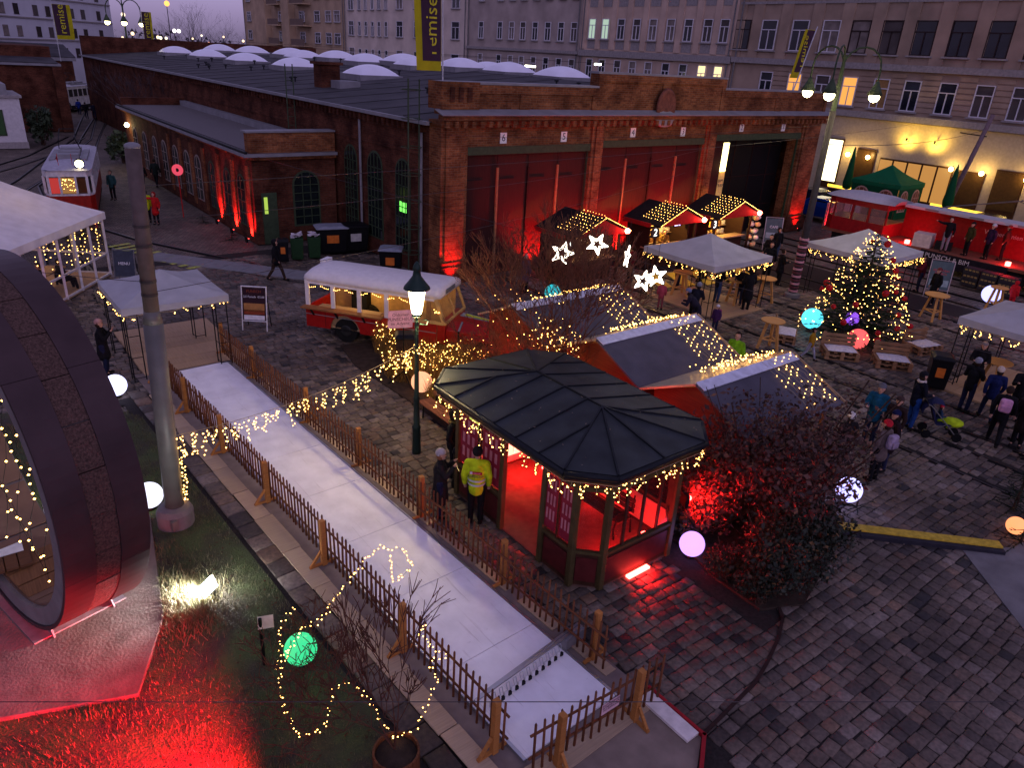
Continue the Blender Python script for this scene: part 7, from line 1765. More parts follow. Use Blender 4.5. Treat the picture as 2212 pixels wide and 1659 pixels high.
# park bench along the bed
pb2 = thing('park_bench', 'long slatted timber bench along the planted bed', 'bench', (9.75, 14.7, 0)); M_bw = plank_mat('bench_wood', (.30,.13,.07), axis=1, var=.25)
for k in range(4): MB().cbox((9.5+k*.11, 14.75, .44), (.095, 2.1, .035)).build('seat_slat', M_bw, pb2)
for k in range(3): MB().cbox((9.97+k*.03, 14.75, .58+k*.12), (.03, 2.1, .1)).build('back_slat', M_bw, pb2)
for y in (13.9, 15.6): MB().tube([(9.5,y,0),(9.52,y,.42),(9.92,y,.42),(10.06,y,.9)], .025, 6).build('leg', M_blk, pb2); MB().tube([(9.95,y,0),(9.92,y,.42)], .025, 6).build('leg', M_blk, pb2)

# ------------------------------------------------------------------ planting
M_soil = mat('bed_soil', (.07,.05,.038), .95, var=.35, scale=5, bump=.6)
o = MB().prism([(9.72,12.75),(12.2,12.75),(12.2,20.4),(11.2,21.5),(9.9,21.6),(9.55,19.8),(9.72,16.4)], -.05, .03).build('planted_bed', M_soil); tag(o, kind='structure')
o = MB().prism([(11.05,7.5),(10.8,6.6),(10.75,5.5),(11.6,5.1),(14.8,6.0),(15.5,7.2),(12.2,12.6),(11.05,12.6)], -.05, .03).build('planted_bed', M_soil); tag(o, kind='structure')
M_straw = mat('straw_grass', (.26,.16,.06), .8, var=.4, scale=6)
def grass_clump(label, x, y, r, h, n, seed, lights):
    rg = random.Random(seed); t = thing('ornamental_grass', label, 'shrub', (x, y, 0)); mb = MB(); P = []
    for k in range(n):
        a = rg.random()*6.28; q = r*math.sqrt(rg.random()); px, py = x+q*math.cos(a), y+q*math.sin(a); hh = h*rg.uniform(.55,1.08)*(1-.25*(q/r)**2); l = Vector((rg.uniform(-.2,.2), rg.uniform(-.2,.2), hh)); w = Vector((rg.uniform(-.01,.01), rg.uniform(-.01,.01), 0)).normalized()*.007
        p = Vector((px, py, 0)); m_ = p+l*.6; mb.add([p-w, p+w, m_+w*.8, m_-w*.8, p+l+Vector((l.x*.3,l.y*.3,0))], [(0,1,2,3),(3,2,4)])
        if rg.random() < lights/n: f = rg.uniform(.45,1.0); P.append(tuple(p+l*f+Vector((rg.uniform(-.05,.05), rg.uniform(-.05,.05), 0))))
    mb.build('stalks', M_straw, t, kind='stuff')
    n_ = thing('light_chain', 'warm lights strewn over '+label, 'fairy lights', (x, y, 0)); bulbs(P, .017, n_, jitter=.5); return t
grass_clump('straw coloured shrub against the bus side', 11.15, 20.35, .55, 1.25, 1000, 3, 110)
grass_clump('straw coloured shrub right behind the lamp post', 10.9, 18.4, .95, 1.15, 1700, 4, 230)
grass_clump('broad straw coloured shrub behind the kiosk roof', 11.9, 17.3, 1.0, 1.3, 1900, 5, 190)
grass_clump('straw coloured shrub under the kiosk eaves', 10.7, 15.9, .8, 1.0, 1100, 6, 120)
# brown and dark hedge right of the kiosk
M_beech = leaf_mat('beech_leaf', [(0,(.022,.008,.006)),(.6,(.065,.020,.012)),(.9,(.11,.04,.02)),(1,(.18,.08,.035))])
M_dkgreen = leaf_mat('laurel_leaf', [(0,(.007,.012,.006)),(.75,(.018,.024,.009)),(.9,(.07,.03,.010)),(1,(.15,.07,.015))])
shrub('beech_shrub', 'tall reddish brown leaved shrub between kiosk and nearest stall', (12.7, 6.95, 0), 1.9, 3.5, 10500, M_beech, .046, 21)
shrub('beech_shrub', 'reddish brown shrub at the back of the hedge by the people', (14.0, 7.15, 0), 1.0, 2.3, 7000, M_beech, .045, 22)
shrub('laurel_shrub', 'dark green low shrub with orange leaves at the front of the hedge', (11.7, 5.85, 0), 1.15, 1.6, 9000, M_dkgreen, .04, 23)
shrub('laurel_shrub', 'dark low shrub behind the violet light ball', (11.5, 7.7, 0), .7, 1.3, 5000, M_dkgreen, .035, 24)
shrub('laurel_shrub', 'dark green shrub in the middle of the hedge front', (13.2, 6.0, 0), .9, 1.3, 5500, M_dkgreen, .04, 25)
shrub('beech_shrub', 'loose reddish brown shrub glowing red next to the kiosk', (11.75, 7.75, 0), 1.0, 2.5, 4500, M_beech, .045, 29)
shrub('laurel_shrub', 'low dark ground shrub right beside the violet ball', (11.0, 6.45, 0), .55, .7, 2500, M_dkgreen, .032, 26)
shrub('laurel_shrub', 'low dark ground shrub at the tip of the hedge bed', (10.95, 5.65, 0), .5, .8, 2500, M_dkgreen, .032, 27)
shrub('laurel_shrub', 'low dark shrub between the kiosk wall and the red flood lamp', (11.4, 8.6, 0), .45, 1.5, 2500, M_dkgreen, .032, 28)
M_fir2 = mat('fir_bush', (.02,.035,.018), .7, var=.5, scale=5)
for k, (x, y, h, r) in enumerate(((17.6,3.5,.55,.75),(19.0,4.15,1.5,.9),(15.75,6.35,.35,.5),(18.3,3.2,1.0,.8),(42.0,9.0,2.0,1.0))):
    conifer('fir_bush', ['low cut fir branches round the orange ball','small fir bush above the yellow kerb at the right edge','cut fir twigs under the bluish ball at the hedge end','small fir bush cut by the right picture edge','fir tree at the right edge behind the child in red'][k], (x,y,0), h, r, .55, M_fir2, M_bark, .07 if k < 4 else .1, 60+k, 'bush')
for k, (x, y) in enumerate(((11.5,41.9),(11.55,37.4))): conifer('fir_bush', ['cut fir twigs round the farther red uplight of the annex','cut fir twigs round the nearer red uplight of the annex'][k], (x,y,0), .45, .7, .35, M_fir2, M_bark, .08, 80+k, 'bush')
# ------------------------------------------------------------------ bare tree with stars
M_twig = mat('twig_brown', (.16,.075,.05), .9, var=.3)
bare_tree('bare_tree', 'bare multi stemmed tree hung with light stars behind the kiosk', (12.25, 13.6, 0), 4.9, .72, M_twig, 8, 6, None, .055, 8)
bare_tree('bare_bush', 'bare twiggy bush lit red behind the kiosk', (12.0, 15.4, 0), 2.6, 1.1, M_twig, 9, 5, None, .035, 7)
bare_tree('bare_bush', 'bare twiggy bush wound with warm lights beside the kiosk roof', (12.1, 13.3, 0), 2.9, .9, M_twig, 10, 5, None, .035, 6)
n_ = thing('light_chain', 'dense tangle of warm lights in the bush behind the kiosk roof', 'fairy lights', (12.1, 13.2, 1.5)); P = []; cb = MB(); q = Vector((11.9,13.9,2.6))
for k in range(230):
    c = Vector((12.0+.25*math.sin(k*.05), 13.2+.55*math.cos(k*.028), 2.0+.75*math.sin(k*.11))); p = c+Vector((rnd.gauss(0,.2), rnd.gauss(0,.25), rnd.gauss(0,.22))); P.append(tuple(p)); cb.cyl(q, p, .004, .004, 3, False) if (q-p).length < .5 else None; q = p
cb.build('cable', mat('cable_clear', (.45,.36,.22), .5), n_); bulbs(P, .017, n_, jitter=.5)
n_ = thing('light_chain', 'sparse warm lights in the bare tree in front of the stall roof', 'fairy lights', (13, 15, 2)); bulbs([(rnd.uniform(11.6,13.2), rnd.uniform(13.9,16.2), rnd.uniform(1.4,3.2)) for _ in range(60)], .015, n_)
def star(label, c, r, tilt, yawv, m, edge=False):
    t = thing('light_star', label, 'star', c); r *= .84; n = Vector((math.cos(yawv), math.sin(yawv), 0)); rt = n.cross(Vector((0,0,1))).normalized(); up = Vector((0,0,1)); pts = []; pin = []
    for k in range(10):
        a = math.pi/2+tilt+k*math.pi/5; rr = r if k % 2 == 0 else r*.42; pts.append(Vector(c)+rt*math.cos(a)*rr+up*math.sin(a)*rr); ri = rr*.62; pin.append(Vector(c)+rt*math.cos(a)*ri+up*math.sin(a)*ri)
    mb = MB(); mb.tube(pts+[pts[0]], .013, 5); mb.tube(pin+[pin[0]], .009, 4); mb.build('light_tube', m, t)
    MB().cyl(Vector(c)+up*r*.9, Vector(c)+up*(r+.6), .006, .006, 4).build('hanger', M_wire, t)
Mst = emis('star_white', (1,.88,.72), 9)
star('white light star in the bare tree, leftmost', (12.30,13.55,4.80), .36, .25, R(231), Mst)
star('white light star in the bare tree, topmost', (12.91,12.97,5.10), .33, 2.95, R(225), Mst)
star('white light star seen edge on in the bare tree', (13.45,12.41,4.85), .34, .9, R(118), Mst)
star('white light star in the bare tree, left of the lower pair', (13.76,12.06,4.28), .33, .2, R(231), Mst)
star('white light star in the bare tree, right of the lower pair', (13.98,11.86,4.42), .33, -.25, R(231), Mst)
# ------------------------------------------------------------------ Christmas tree
XT = Vector((27.2, 12.9, 0))
conifer('christmas_tree', 'big Christmas tree with warm lights and red baubles', tuple(XT), 4.25, 2.2, 3.4, M_fir, M_bark, .105, 31)
n_ = thing('light_chain', 'warm lights all over the big Christmas tree', 'fairy lights', tuple(XT)); P = []
for k in range(430):
    f = rnd.random()**.8; z = .35+3.8*(1-f)**1.0*.98; rr = (2.12*(1-(z-.2)/4.15)**.85+.08)*rnd.uniform(.82,1.05); a = rnd.random()*6.28; P.append((XT.x+rr*math.cos(a), XT.y+rr*math.sin(a), z-.08*rr))
bulbs(P, .0185, n_, jitter=.4)
bb = mesh_of(MB().sph((0,0,0), .1, 12, 8), 'bauble', mat('bauble_red', (.42,.02,.025), .2), True)
for k in range(22):
    z = .5+3.4*rnd.random(); rr = (2.1*(1-(z-.2)/4.15)**.85+.1); a = rnd.random()*6.28; o = inst('bauble', bb, None, (XT.x+rr*math.cos(a), XT.y+rr*math.sin(a), z-.12)); s = rnd.uniform(.8,1.3); o.scale = (s,)*3
    hz = 'high' if z > 2.8 else ('half way up' if z > 1.6 else 'low'); tag(o, 'red bauble hanging %s on the Christmas tree' % hz, 'bauble', 'baubles hanging %s' % hz)
# ------------------------------------------------------------------ potted shrub with lights on the lawn
ptw = thing('planter_tub', 'slatted round timber planter tub on the lawn', 'planter', (3.5, 6.4, 0))
for k in range(26):
    a = 6.283*k/26; MB().cbox((3.5+.31*math.cos(a), 6.4+.31*math.sin(a), .22), (.03,.068,.42), a).build('stave', M_picket, ptw)
MB().lathe([(.28,.02),(.29,.36),(.02,.4)], (3.5,6.4,0), 20).build('soil', M_soil, ptw)
bare_tree('bare_shrub', 'bare twiggy shrub in the planter tub on the lawn', (3.5, 6.45, .4), 2.2, .6, M_twig, 51, 4, None, .016, 5, cat='shrub')
bare_tree('bare_shrub', 'low spreading bare shrub behind the green ball', (3.05, 8.5, 0), 1.4, 1.6, M_twig, 52, 4, None, .011, 5, cat='shrub')
bare_tree('bare_shrub', 'bare arching shrub at the foot of the twig group', (2.75, 7.6, 0), 1.3, 1.8, M_twig, 53, 4, None, .011, 6, cat='shrub')
n_ = thing('light_chain', 'warm light chain wound through the bare shrubs on the lawn', 'fairy lights', (3.2, 8, 0)); P = []
path = [(3.33,9.37,0.90),(2.92,9.14,0.80),(2.89,8.92,0.60),(2.72,8.70,0.50),(3.30,8.94,0.85),(3.48,8.81,0.90),(3.82,9.03,1.00),(4.20,9.10,1.30),(4.65,8.97,1.80),(4.90,8.66,1.80),(5.01,8.54,1.50),(4.62,8.46,1.40),(4.72,8.78,1.80)]
path2 = [(3.00,8.91,0.55),(2.65,8.53,0.40),(2.55,8.03,0.25),(2.61,7.60,0.15),(2.88,7.40,0.30),(3.19,7.71,0.60),(3.43,7.59,0.70),(3.55,7.25,0.60),(3.51,6.90,0.50),(3.56,6.58,0.45),(3.88,6.49,0.50),(4.37,6.78,0.80),(4.49,7.06,0.95),(4.66,6.99,1.00),(4.59,7.62,1.00),(4.84,7.69,1.10)]
for pth in (path, path2):
    W_ = [Vector(p) for p in pth]; cb = MB(); q = None
    for a, b in zip(W_[:-1], W_[1:]):
        n = max(3, int((b-a).length/.055))
        for k in range(n):
            p = a.lerp(b, k/n)+Vector((rnd.gauss(0,.022), rnd.gauss(0,.022), rnd.gauss(0,.025))); P.append(tuple(p))
            if q is not None: cb.cyl(q, p, .003, .003, 3, False)
            q = p
    cb.build('cable', M_wire, n_)
bulbs(P, .0115, n_, jitter=.5)
# ------------------------------------------------------------------ people
def capsule(mb, a, b, ra, rb, n=8):
    a, b = Vector(a), Vector(b); d = b-a; L_ = d.length
    if L_ < 1e-5: d = Vector((0,0,1)); L_ = 1e-4
    d = d.normalized(); u = Vector((0,0,1)) if abs(d.z) < .9 else Vector((1,0,0)); x = d.cross(u).normalized(); y = d.cross(x).normalized()
    rings = [(a-d*ra*.9, ra*.4), (a-d*ra*.5, ra*.85), (a, ra), (b, rb), (b+d*rb*.5, rb*.85), (b+d*rb*.9, rb*.4)]; vs = []
    for p, r in rings:
        for i in range(n): t = 6.2832*i/n; vs.append(p+x*math.cos(t)*r+y*math.sin(t)*r)
    fs = [(k*n+i, k*n+(i+1) % n, (k+1)*n+(i+1) % n, (k+1)*n+i) for k in range(5) for i in range(n)]+[tuple(reversed(range(n))), tuple(range(5*n,6*n))]
    mb.add(vs, fs)
def skinned(mb, name, m, parent, vox):
    o = mb.build(name, m, parent, world=False); r = o.modifiers.new('remesh', 'REMESH'); r.mode = 'VOXEL'; r.voxel_size = vox; r.use_smooth_shade = True
    s = o.modifiers.new('smooth', 'SMOOTH'); s.factor = .5; s.iterations = 2; return o
SKIN = mat('skin', (.50,.30,.22), .55, var=.06)
def cloth(c): return mat('cloth_%d_%d_%d' % tuple(int(v*200) for v in c), c, .85, var=.3, scale=7, bump=.7, bscale=13)
BLACK, NAVY, BROWN, GREY = (.014,.013,.016), (.02,.025,.06), (.06,.035,.025), (.12,.11,.12)
def person(x, y, az, label, h=1.72, jacket=BLACK, pants=NAVY, hat=None, hair=(.05,.03,.02), pose='stand', coat=0, z=0, near=False, hood=False, scarf=None, pack=None, bulk=1.0, look=0, group=None):
    s = h/1.75; vox = .014 if near else .026
    J = {}
    stride, lean, knee = 0, 0, 0
    if pose == 'walk': stride = .30
    if pose == 'lean': lean = .35
    if pose == 'bend': lean = .7
    if pose == 'sit': knee = 1
    hipz = .93; hip = Vector((0,0,hipz)); ld = Vector((math.sin(lean),0,math.cos(lean)))
    if pose == 'sit': hip = Vector((0,0,.5)); 
    chest = hip+ld*.36; neck = hip+ld*.56; head = neck+(ld+Vector((.12,0,.5))).normalized()*.17
    yv = Vector((0,1,0)); shL, shR = neck+yv*.185-ld*.05, neck-yv*.185-ld*.05
    legs = []
    for sg, st in ((1,stride),(-1,-stride)):
        hp = hip+yv*sg*.095
        if pose == 'sit': kn = hp+Vector((.42,sg*.05,.02)); an = kn+Vector((.06,0,-.42))
        else: kn = Vector((st*.55+.03, sg*.10, .50 if st >= 0 else .49)); an = Vector((st if st >= 0 else st-.05, sg*.10, .09 if st >= 0 else .13))
        toe = an+Vector((.15,sg*.02,-.05 if st >= 0 else -.07)); legs.append((hp, kn, an, toe))
    arms = []
    for sg, sh in ((1,shL),(-1,shR)):
        if pose == 'phone': el = sh+Vector((.14,sg*.05,-.22)); wr = el+Vector((.16,-sg*.10,.20))
        elif pose == 'pockets': el = sh+Vector((-.06,sg*.10,-.27)); wr = el+Vector((.12,-sg*.06,-.20))
        elif pose in ('hold','bend','sit','lean','push'): el = sh+Vector((.06,sg*.07,-.27)); wr = el+Vector((.22,-sg*.08,.03 if pose != 'push' else -.02))
        elif pose == 'drink': el = sh+Vector((.08,sg*.07,-.26)); wr = el+(Vector((.2,-.04*sg,.1)) if sg < 0 else Vector((.05,0,-.24)))
        elif pose == 'raise' and sg < 0: el = sh+Vector((.05,-.2,.02)); wr = el+Vector((.1,-.2,.08))
        else:
            sw = -stride*.5*sg; el = sh+Vector((sw*.4-.03,sg*.07,-.28)); wr = el+Vector((sw*.5+.08,-sg*.01,-.23))
        arms.append((sh, el, wr, sg))
    def S(v): return v*s
    body = MB()
    capsule(body, S(hip), S(chest), .10*s, .11*s); capsule(body, S(chest), S(neck-ld*.06), .10*s, .08*s); capsule(body, S(neck-ld*.08), S(neck+ld*.07), .05*s, .048*s)
    body.sph(S(head), .098*s, 14, 10, (1.03,.86,1.2)); fdir = Vector((math.cos(look), math.sin(look), 0))
    capsule(body, S(head+fdir*.085+Vector((0,0,-.005))), S(head+fdir*.108+Vector((0,0,-.03))), .012*s, .018*s, 6); capsule(body, S(head+fdir*.05+Vector((0,0,-.085))), S(head+fdir*.06+Vector((0,0,-.09))), .045*s, .04*s)
    sd_ = Vector((-fdir.y, fdir.x, 0))
    for sg in (-1,1): body.sph(S(head+sd_*sg*.086), .022*s, 6, 5, (.7,.5,1.3))
    for hp, kn, an, toe in legs: capsule(body, S(hp), S(kn), .07*s, .05*s); capsule(body, S(kn), S(an), .045*s, .035*s); capsule(body, S(an), S(toe), .035*s, .03*s)
    for sh, el, wr, sg in arms:
        capsule(body, S(sh), S(el), .045*s, .038*s); capsule(body, S(el), S(wr), .036*s, .028*s); d = (wr-el).normalized(); pm = wr+d*.055; capsule(body, S(wr), S(pm), .026*s, .032*s)
        wv = d.cross(Vector((0,0,1))); wv = wv.normalized() if wv.length > .1 else yv
        for f, ln in ((-.028,.055),(-.009,.068),(.010,.064),(.028,.05)):
            p0 = pm+wv*f+d*.02; cl = Vector((0,0,-.018)); capsule(body, S(p0), S(p0+d*ln*.5+cl*.4), .0095*s, .009*s, 6); capsule(body, S(p0+d*ln*.5+cl*.4), S(p0+d*ln*.8+cl), .009*s, .0075*s, 6)
        capsule(body, S(wr+d*.03+wv*sg*-.03), S(wr+d*.065+wv*sg*-.055), .011*s, .009*s, 6)
    o = skinned(body, 'person', SKIN, None, vox if near else .02); tag(o, label, 'person', group); o.location = (x, y, z); o.rotation_euler = (0, 0, R(az))
    # eyes
    ey = MB()
    for sg in (-1,1): ey.sph(S(head+fdir*.09+sd_*sg*.033+Vector((0,0,.018))), .0105*s, 6, 4)
    ey.build('eyes', mat('eye_dark', (.02,.015,.012), .3), o, world=False)
    # trousers, shoes
    tr = MB(); k_ = bulk
    for hp, kn, an, toe in legs: capsule(tr, S(hp+Vector((0,0,.03))), S(kn), .097*s, .075*s); capsule(tr, S(kn), S(an+Vector((0,0,.04))), .073*s, .06*s)
    capsule(tr, S(hip-yv*.06), S(hip+yv*.06), .115*s, .115*s); skinned(tr, 'trousers', cloth(pants), o, vox)
    for hp, kn, an, toe in legs:
        sh_ = MB(); capsule(sh_, S(an+Vector((-.03,0,-.03))), S(toe), .05*s, .04*s); capsule(sh_, S(an+Vector((0,0,.03))), S(an), .05*s, .05*s); b_ = sh_.build('shoe', cloth((.02,.017,.016)), o, smooth=True, world=False)
    # jacket
    jk = MB()
    capsule(jk, S(hip+ld*.0), S(chest), .155*s*k_, .165*s*k_, 12); capsule(jk, S(chest), S(neck-ld*.09), .16*s*k_, .115*s*k_, 12); capsule(jk, S(shL-yv*.04), S(shR+yv*.04), .085*s*k_, .085*s*k_)
    for sh, el, wr, sg in arms: capsule(jk, S(sh), S(el), .078*s*k_, .066*s*k_); capsule(jk, S(el), S(wr-(wr-el).normalized()*.015), .064*s*k_, .05*s*k_)
    if pose == 'sit': pass
    elif coat: capsule(jk, S(hip), S(Vector((0,0,hipz-coat))), .165*s*k_, .20*s*k_, 12)
    else: capsule(jk, S(hip), S(hip-ld*.08), .158*s*k_, .155*s*k_, 12)
    capsule(jk, S(neck-ld*.03), S(neck+ld*.02), .075*s, .07*s)
    j_ = skinned(jk, 'jacket', cloth(jacket), o, vox)
    # head cover
    hc = MB(); back = -fdir
    if hood:
        hc.sph(S(head+back*.025+Vector((0,0,.015))), .125*s, 14, 10, (1.05,1,1.22)); hc.v = [v for v in hc.v]
        ho = hc.build('hood', cloth(hood if isinstance(hood, tuple) else jacket), o, smooth=True, world=False)
        # open the hood at the face
        me = ho.data; bm = bmesh.new(); bm.from_mesh(me)
        dl = [f for f in bm.faces if (f.calc_center_median()-S(head)).normalized().dot(fdir) > .62 and f.calc_center_median().z < S(head).z+.085*s]
        bmesh.ops.delete(bm, geom=dl, context='FACES'); bm.to_mesh(me); bm.free()
    elif hat:
        hc.sph(S(head+back*.012+Vector((0,0,.05))), .112*s, 14, 10, (1.08,.95,1.0)); hb = hc.build('beanie', cloth(hat), o, smooth=True, world=False)
        me = hb.data; bm = bmesh.new(); bm.from_mesh(me); bmesh.ops.delete(bm, geom=[v for v in bm.verts if v.co.z < S(head).z+.022*s and (v.co-S(head)).normalized().dot(fdir) > -.35], context='VERTS'); bm.to_mesh(me); bm.free()
        if hair:
            hh = MB(); hh.sph(S(head+back*.03+Vector((0,0,-.03))), .1*s, 12, 8, (.85,.95,1.1)); hh.build('hair', cloth(hair), o, smooth=True, world=False)
    else:
        hc.sph(S(head+back*.018+Vector((0,0,.03))), .108*s, 14, 10, (1.02,.93,1.12)); hb = hc.build('hair', cloth(hair), o, smooth=True, world=False)
        me = hb.data; bm = bmesh.new(); bm.from_mesh(me); bmesh.ops.delete(bm, geom=[v for v in bm.verts if (v.co-S(head)).dot(fdir) > .028*s and v.co.z < S(head).z+.075*s], context='VERTS'); bm.to_mesh(me); bm.free()
    if scarf:
        sc_m = MB(); c = S(neck+ld*.02)
        for k in range(10): a, b = 6.283*k/10, 6.283*(k+1)/10; capsule(sc_m, c+Vector((math.cos(a),math.sin(a),0))*.085*s, c+Vector((math.cos(b),math.sin(b),0))*.085*s, .045*s, .045*s, 6)
        capsule(sc_m, c+Vector((.1*s,.03*s,-.02)), c+Vector((.15*s,.05*s,-.3*s)), .05*s, .06*s, 6); sc_m.build('scarf', cloth(scarf), o, smooth=True, world=False)
    if pack:
        pk_ = MB(); c = S(chest)+Vector((-.24*s,0,.0)); pk_.cbox(c, (.19*s,.30*s,.40*s)); q_ = pk_.build('backpack', cloth(pack), o, world=False, bevel=.07*s); MB().cbox(c+Vector((-.11*s,0,-.06*s)), (.06*s,.22*s,.18*s)).build('pocket', cloth(tuple(v_*.8 for v_ in pack)), q_, world=False, bevel=.025*s)
    return o
FW = 51                                   # azimuth of the direction away from the camera
# --- at the kiosk and lane
gd_ = person(7.85, 10.72, FW-4, 'person in yellow high visibility jacket seen from behind at the kiosk', 1.83, (.50,.62,.02), BLACK, hat=(.018,.018,.02), hair=None, pose='stand', near=True, bulk=1.06)
s_ = 1.83/1.75
bp_ = MB().slab([(-.178*s_,-.13,1.335),(-.178*s_,.13,1.335),(-.176*s_,.13,1.40),(-.176*s_,-.13,1.40)], .004, (-1,0,0)).build('back_label', mat('label_red', (.45,.03,.04), .6), gd_, world=False)
bq_ = MB().slab([(-.179*s_,.07,1.34),(-.179*s_,.12,1.34),(-.177*s_,.12,1.395),(-.177*s_,.07,1.395)], .0055, (-1,0,0)).build('back_label', M_wht, gd_, world=False)
tx = text('AUFSICHT', .075, M_ink, Matrix(((0,0,-1,-.186*s_),(-1,0,0,0),(0,1,0,1.29),(0,0,0,1))), None, ext=.002); tx.parent = gd_
tx = text('WIENER LINIEN', .022, M_wht, Matrix(((0,0,-1,-.188*s_),(-1,0,0,-.02),(0,1,0,1.368),(0,0,0,1))), None, ext=.001); tx.parent = gd_
for zz in (1.04, 1.14):
    rb_ = MB()
    for k in range(18):
        a, b = 6.283*k/18, 6.283*(k+1)/18; rr = .183*s_; rb_.add([(rr*math.cos(a), rr*math.sin(a), zz), (rr*math.cos(b), rr*math.sin(b), zz), (rr*math.cos(b), rr*math.sin(b), zz+.045), (rr*math.cos(a), rr*math.sin(a), zz+.045)], [(0,1,2,3)])
    rb_.build('reflective_band', mat('reflective_grey', (.5,.5,.48), .4), gd_, world=False)
person(7.35, 11.35, -35, 'person with pale grey beanie and dark coat holding a lit phone', 1.64, (.03,.026,.026), NAVY, hat=(.42,.38,.38), hair=(.25,.12,.06), pose='phone', coat=.45, near=True)
ph = thing('phone', 'small lit phone in the hands of the person in the dark coat', 'phone', (7.66, 11.12, 1.22)); q = MB().cbox((7.66,11.12,1.24), (.016,.075,.14), R(-35), R(-25)); q.build('case', M_blk, ph); MB().cbox((7.652,11.126,1.24), (.008,.066,.125), R(-35), R(-25)).build('screen', emis('phone_screen', (1,.75,.3), 2.5), ph)
person(8.5, 12.6, -45, 'person with black beanie and mustard scarf at the left end of the kiosk', 1.72, BLACK, BLACK, hat=(.02,.018,.018), pose='pockets', scarf=(.22,.16,.06), near=True)
person(3.05, 22.85, -20, 'person in black hooded coat taking a picture beside the gazebo', 1.68, BLACK, NAVY, hat=(.45,.28,.24), pose='phone', coat=.3, near=True)
person(10.9, 29.75, -38, 'person in dark hooded coat walking past the waste bins', 1.72, BLACK, BROWN, pose='walk', coat=.1, hood=True)
person(9.24, 42.25, 232, 'person in red coat with yellow reflective vest, facing the square', 1.66, (.42,.02,.02), BLACK, pose='raise', coat=.25, hood=(.3,.02,.02))
person(8.95, 42.7, 100, 'person in yellow high visibility jacket partly behind the steel pole', 1.7, (.50,.62,.02), BLACK)
person(8.69, 49.79, 230, 'person in teal jacket and long black skirt on the street', 1.7, (.05,.12,.12), BLACK, pose='stand', coat=.0, hat=None)
person(9.5, 47.5, 90, 'person with dark backpack walking away beside the steel pole', 1.75, (.03,.04,.05), NAVY, pose='walk', pack=(.02,.02,.025))
person(12.0, 53.4, 60, 'person in dark jacket walking beside the annex wall', 1.76, (.02,.03,.025), BLACK, pose='walk')
person(11.0, 52.6, 60, 'person with white beanie walking close to the annex wall', 1.66, BLACK, BLACK, hat=(.6,.6,.6), pose='walk')
for x, y, j, l in ((14.7,102.2,(.16,.18,.18),'far person in grey jacket before the white tram'),(15.9,103.3,(.03,.06,.3),'far person in bright blue jacket before the white tram'),(15.9,99,(.02,.02,.03),'far person in black, left of the far couple'),(16.6,98.4,(.03,.03,.06),'far person in dark blue, right of the far couple'),(18.2,97.9,(.02,.02,.02),'far person alone near the brick wall')): person(x, y, 80, l, 1.72, j, NAVY, pose='walk')
# --- market square
person(19.3, 23.5, 20, 'elderly person with white hair in mauve coat left of the bare tree', 1.66, (.12,.08,.11), BLACK, hair=(.55,.5,.48), coat=.3)
person(22.9, 19.0, 30, 'child in pink jacket with grey hat behind the bare tree', 1.2, (.45,.09,.12), (.3,.08,.1), hat=(.4,.4,.42))
person(25.85, 18.45, -10, 'person in black jacket and blue jeans under the middle pavilion', 1.7, BLACK, (.05,.08,.16), hood=True, pose='hold')
person(26.15, 17.15, 60, 'broad person in long black coat under the middle pavilion', 1.78, BLACK, BLACK, hood=True, pose='hold', coat=.35, bulk=1.15)
person(26.45, 17.75, 200, 'person in dark coat half hidden behind the long black coat', 1.68, (.02,.02,.03), (.04,.05,.09), pose='hold')
person(25.75, 20.6, -20, 'person in black standing at the left table under the pavilion', 1.72, BLACK, NAVY, pose='hold')
person(22.5, 17.0, 15, 'person with grey knit hat bending forward left of the pavilion', 1.7, (.02,.02,.03), BLACK, hat=(.25,.25,.28), pose='lean')
person(22.2, 16.6, 120, 'person in dark plum coat stooping to a child with an arm stretched out', 1.7, (.03,.025,.045), BLACK, hat=(.18,.2,.3), pose='bend', coat=.2)
person(22.5, 15.9, 190, 'child with white hat and violet jacket before the stooping person', 1.15, (.08,.03,.10), NAVY, hat=(.6,.58,.6), pack=(.3,.05,.15))
person(18.75, 13.4, -5, 'person with brown hair seen over the middle stall roof', 1.62, (.05,.03,.025), BLACK, hair=(.10,.04,.025))
person(19.0, 12.5, 190, 'person in bright green jacket seen over the stall roof', 1.78, (.20,.42,.02), BLACK, hair=(.03,.02,.018), bulk=1.1)
person(18.65, 12.8, -10, 'child with brown hair beside the person in the green jacket', 1.35, (.1,.06,.05), NAVY, hair=(.12,.05,.03))
person(23.4, 12.45, -75, 'boy in yellow and black jacket with pale trousers by the pallet bench', 1.18, (.38,.22,.02), (.35,.34,.4), hat=(.02,.02,.02), pose='walk')
person(33.0, 20.9, 200, 'person in black coat walking between the pavilions', 1.74, BLACK, BLACK, pose='walk', coat=.2)
person(29.2, 20.2, 60, 'person in dark jacket seen between pavilion and striped pole', 1.7, (.02,.02,.03), NAVY, hat=(.03,.02,.02))
person(30.2, 22.6, 100, 'person in dark coat looking at the second hut', 1.72, BLACK, NAVY, coat=.2)
person(24.6, 22.4, 95, 'person in dark red jacket in front of the first hut', 1.7, (.14,.015,.02), BLACK)
person(27.9, 21.0, 120, 'person in grey coat left of two facing the huts', 1.7, (.10,.09,.10), BLACK, hat=(.05,.03,.03))
person(28.5, 21.2, 80, 'person in navy jacket right of two facing the huts', 1.76, NAVY, BLACK, pose='hold')
person(32.2, 15.6, 200, 'person in black jacket under the pavilion behind the tree', 1.74, BLACK, NAVY, hat=(.03,.03,.04), pose='hold')
person(34.0, 19.6, 10, 'person in brown coat strolling behind the striped pole', 1.7, BROWN, BLACK, pose='walk', coat=.25)
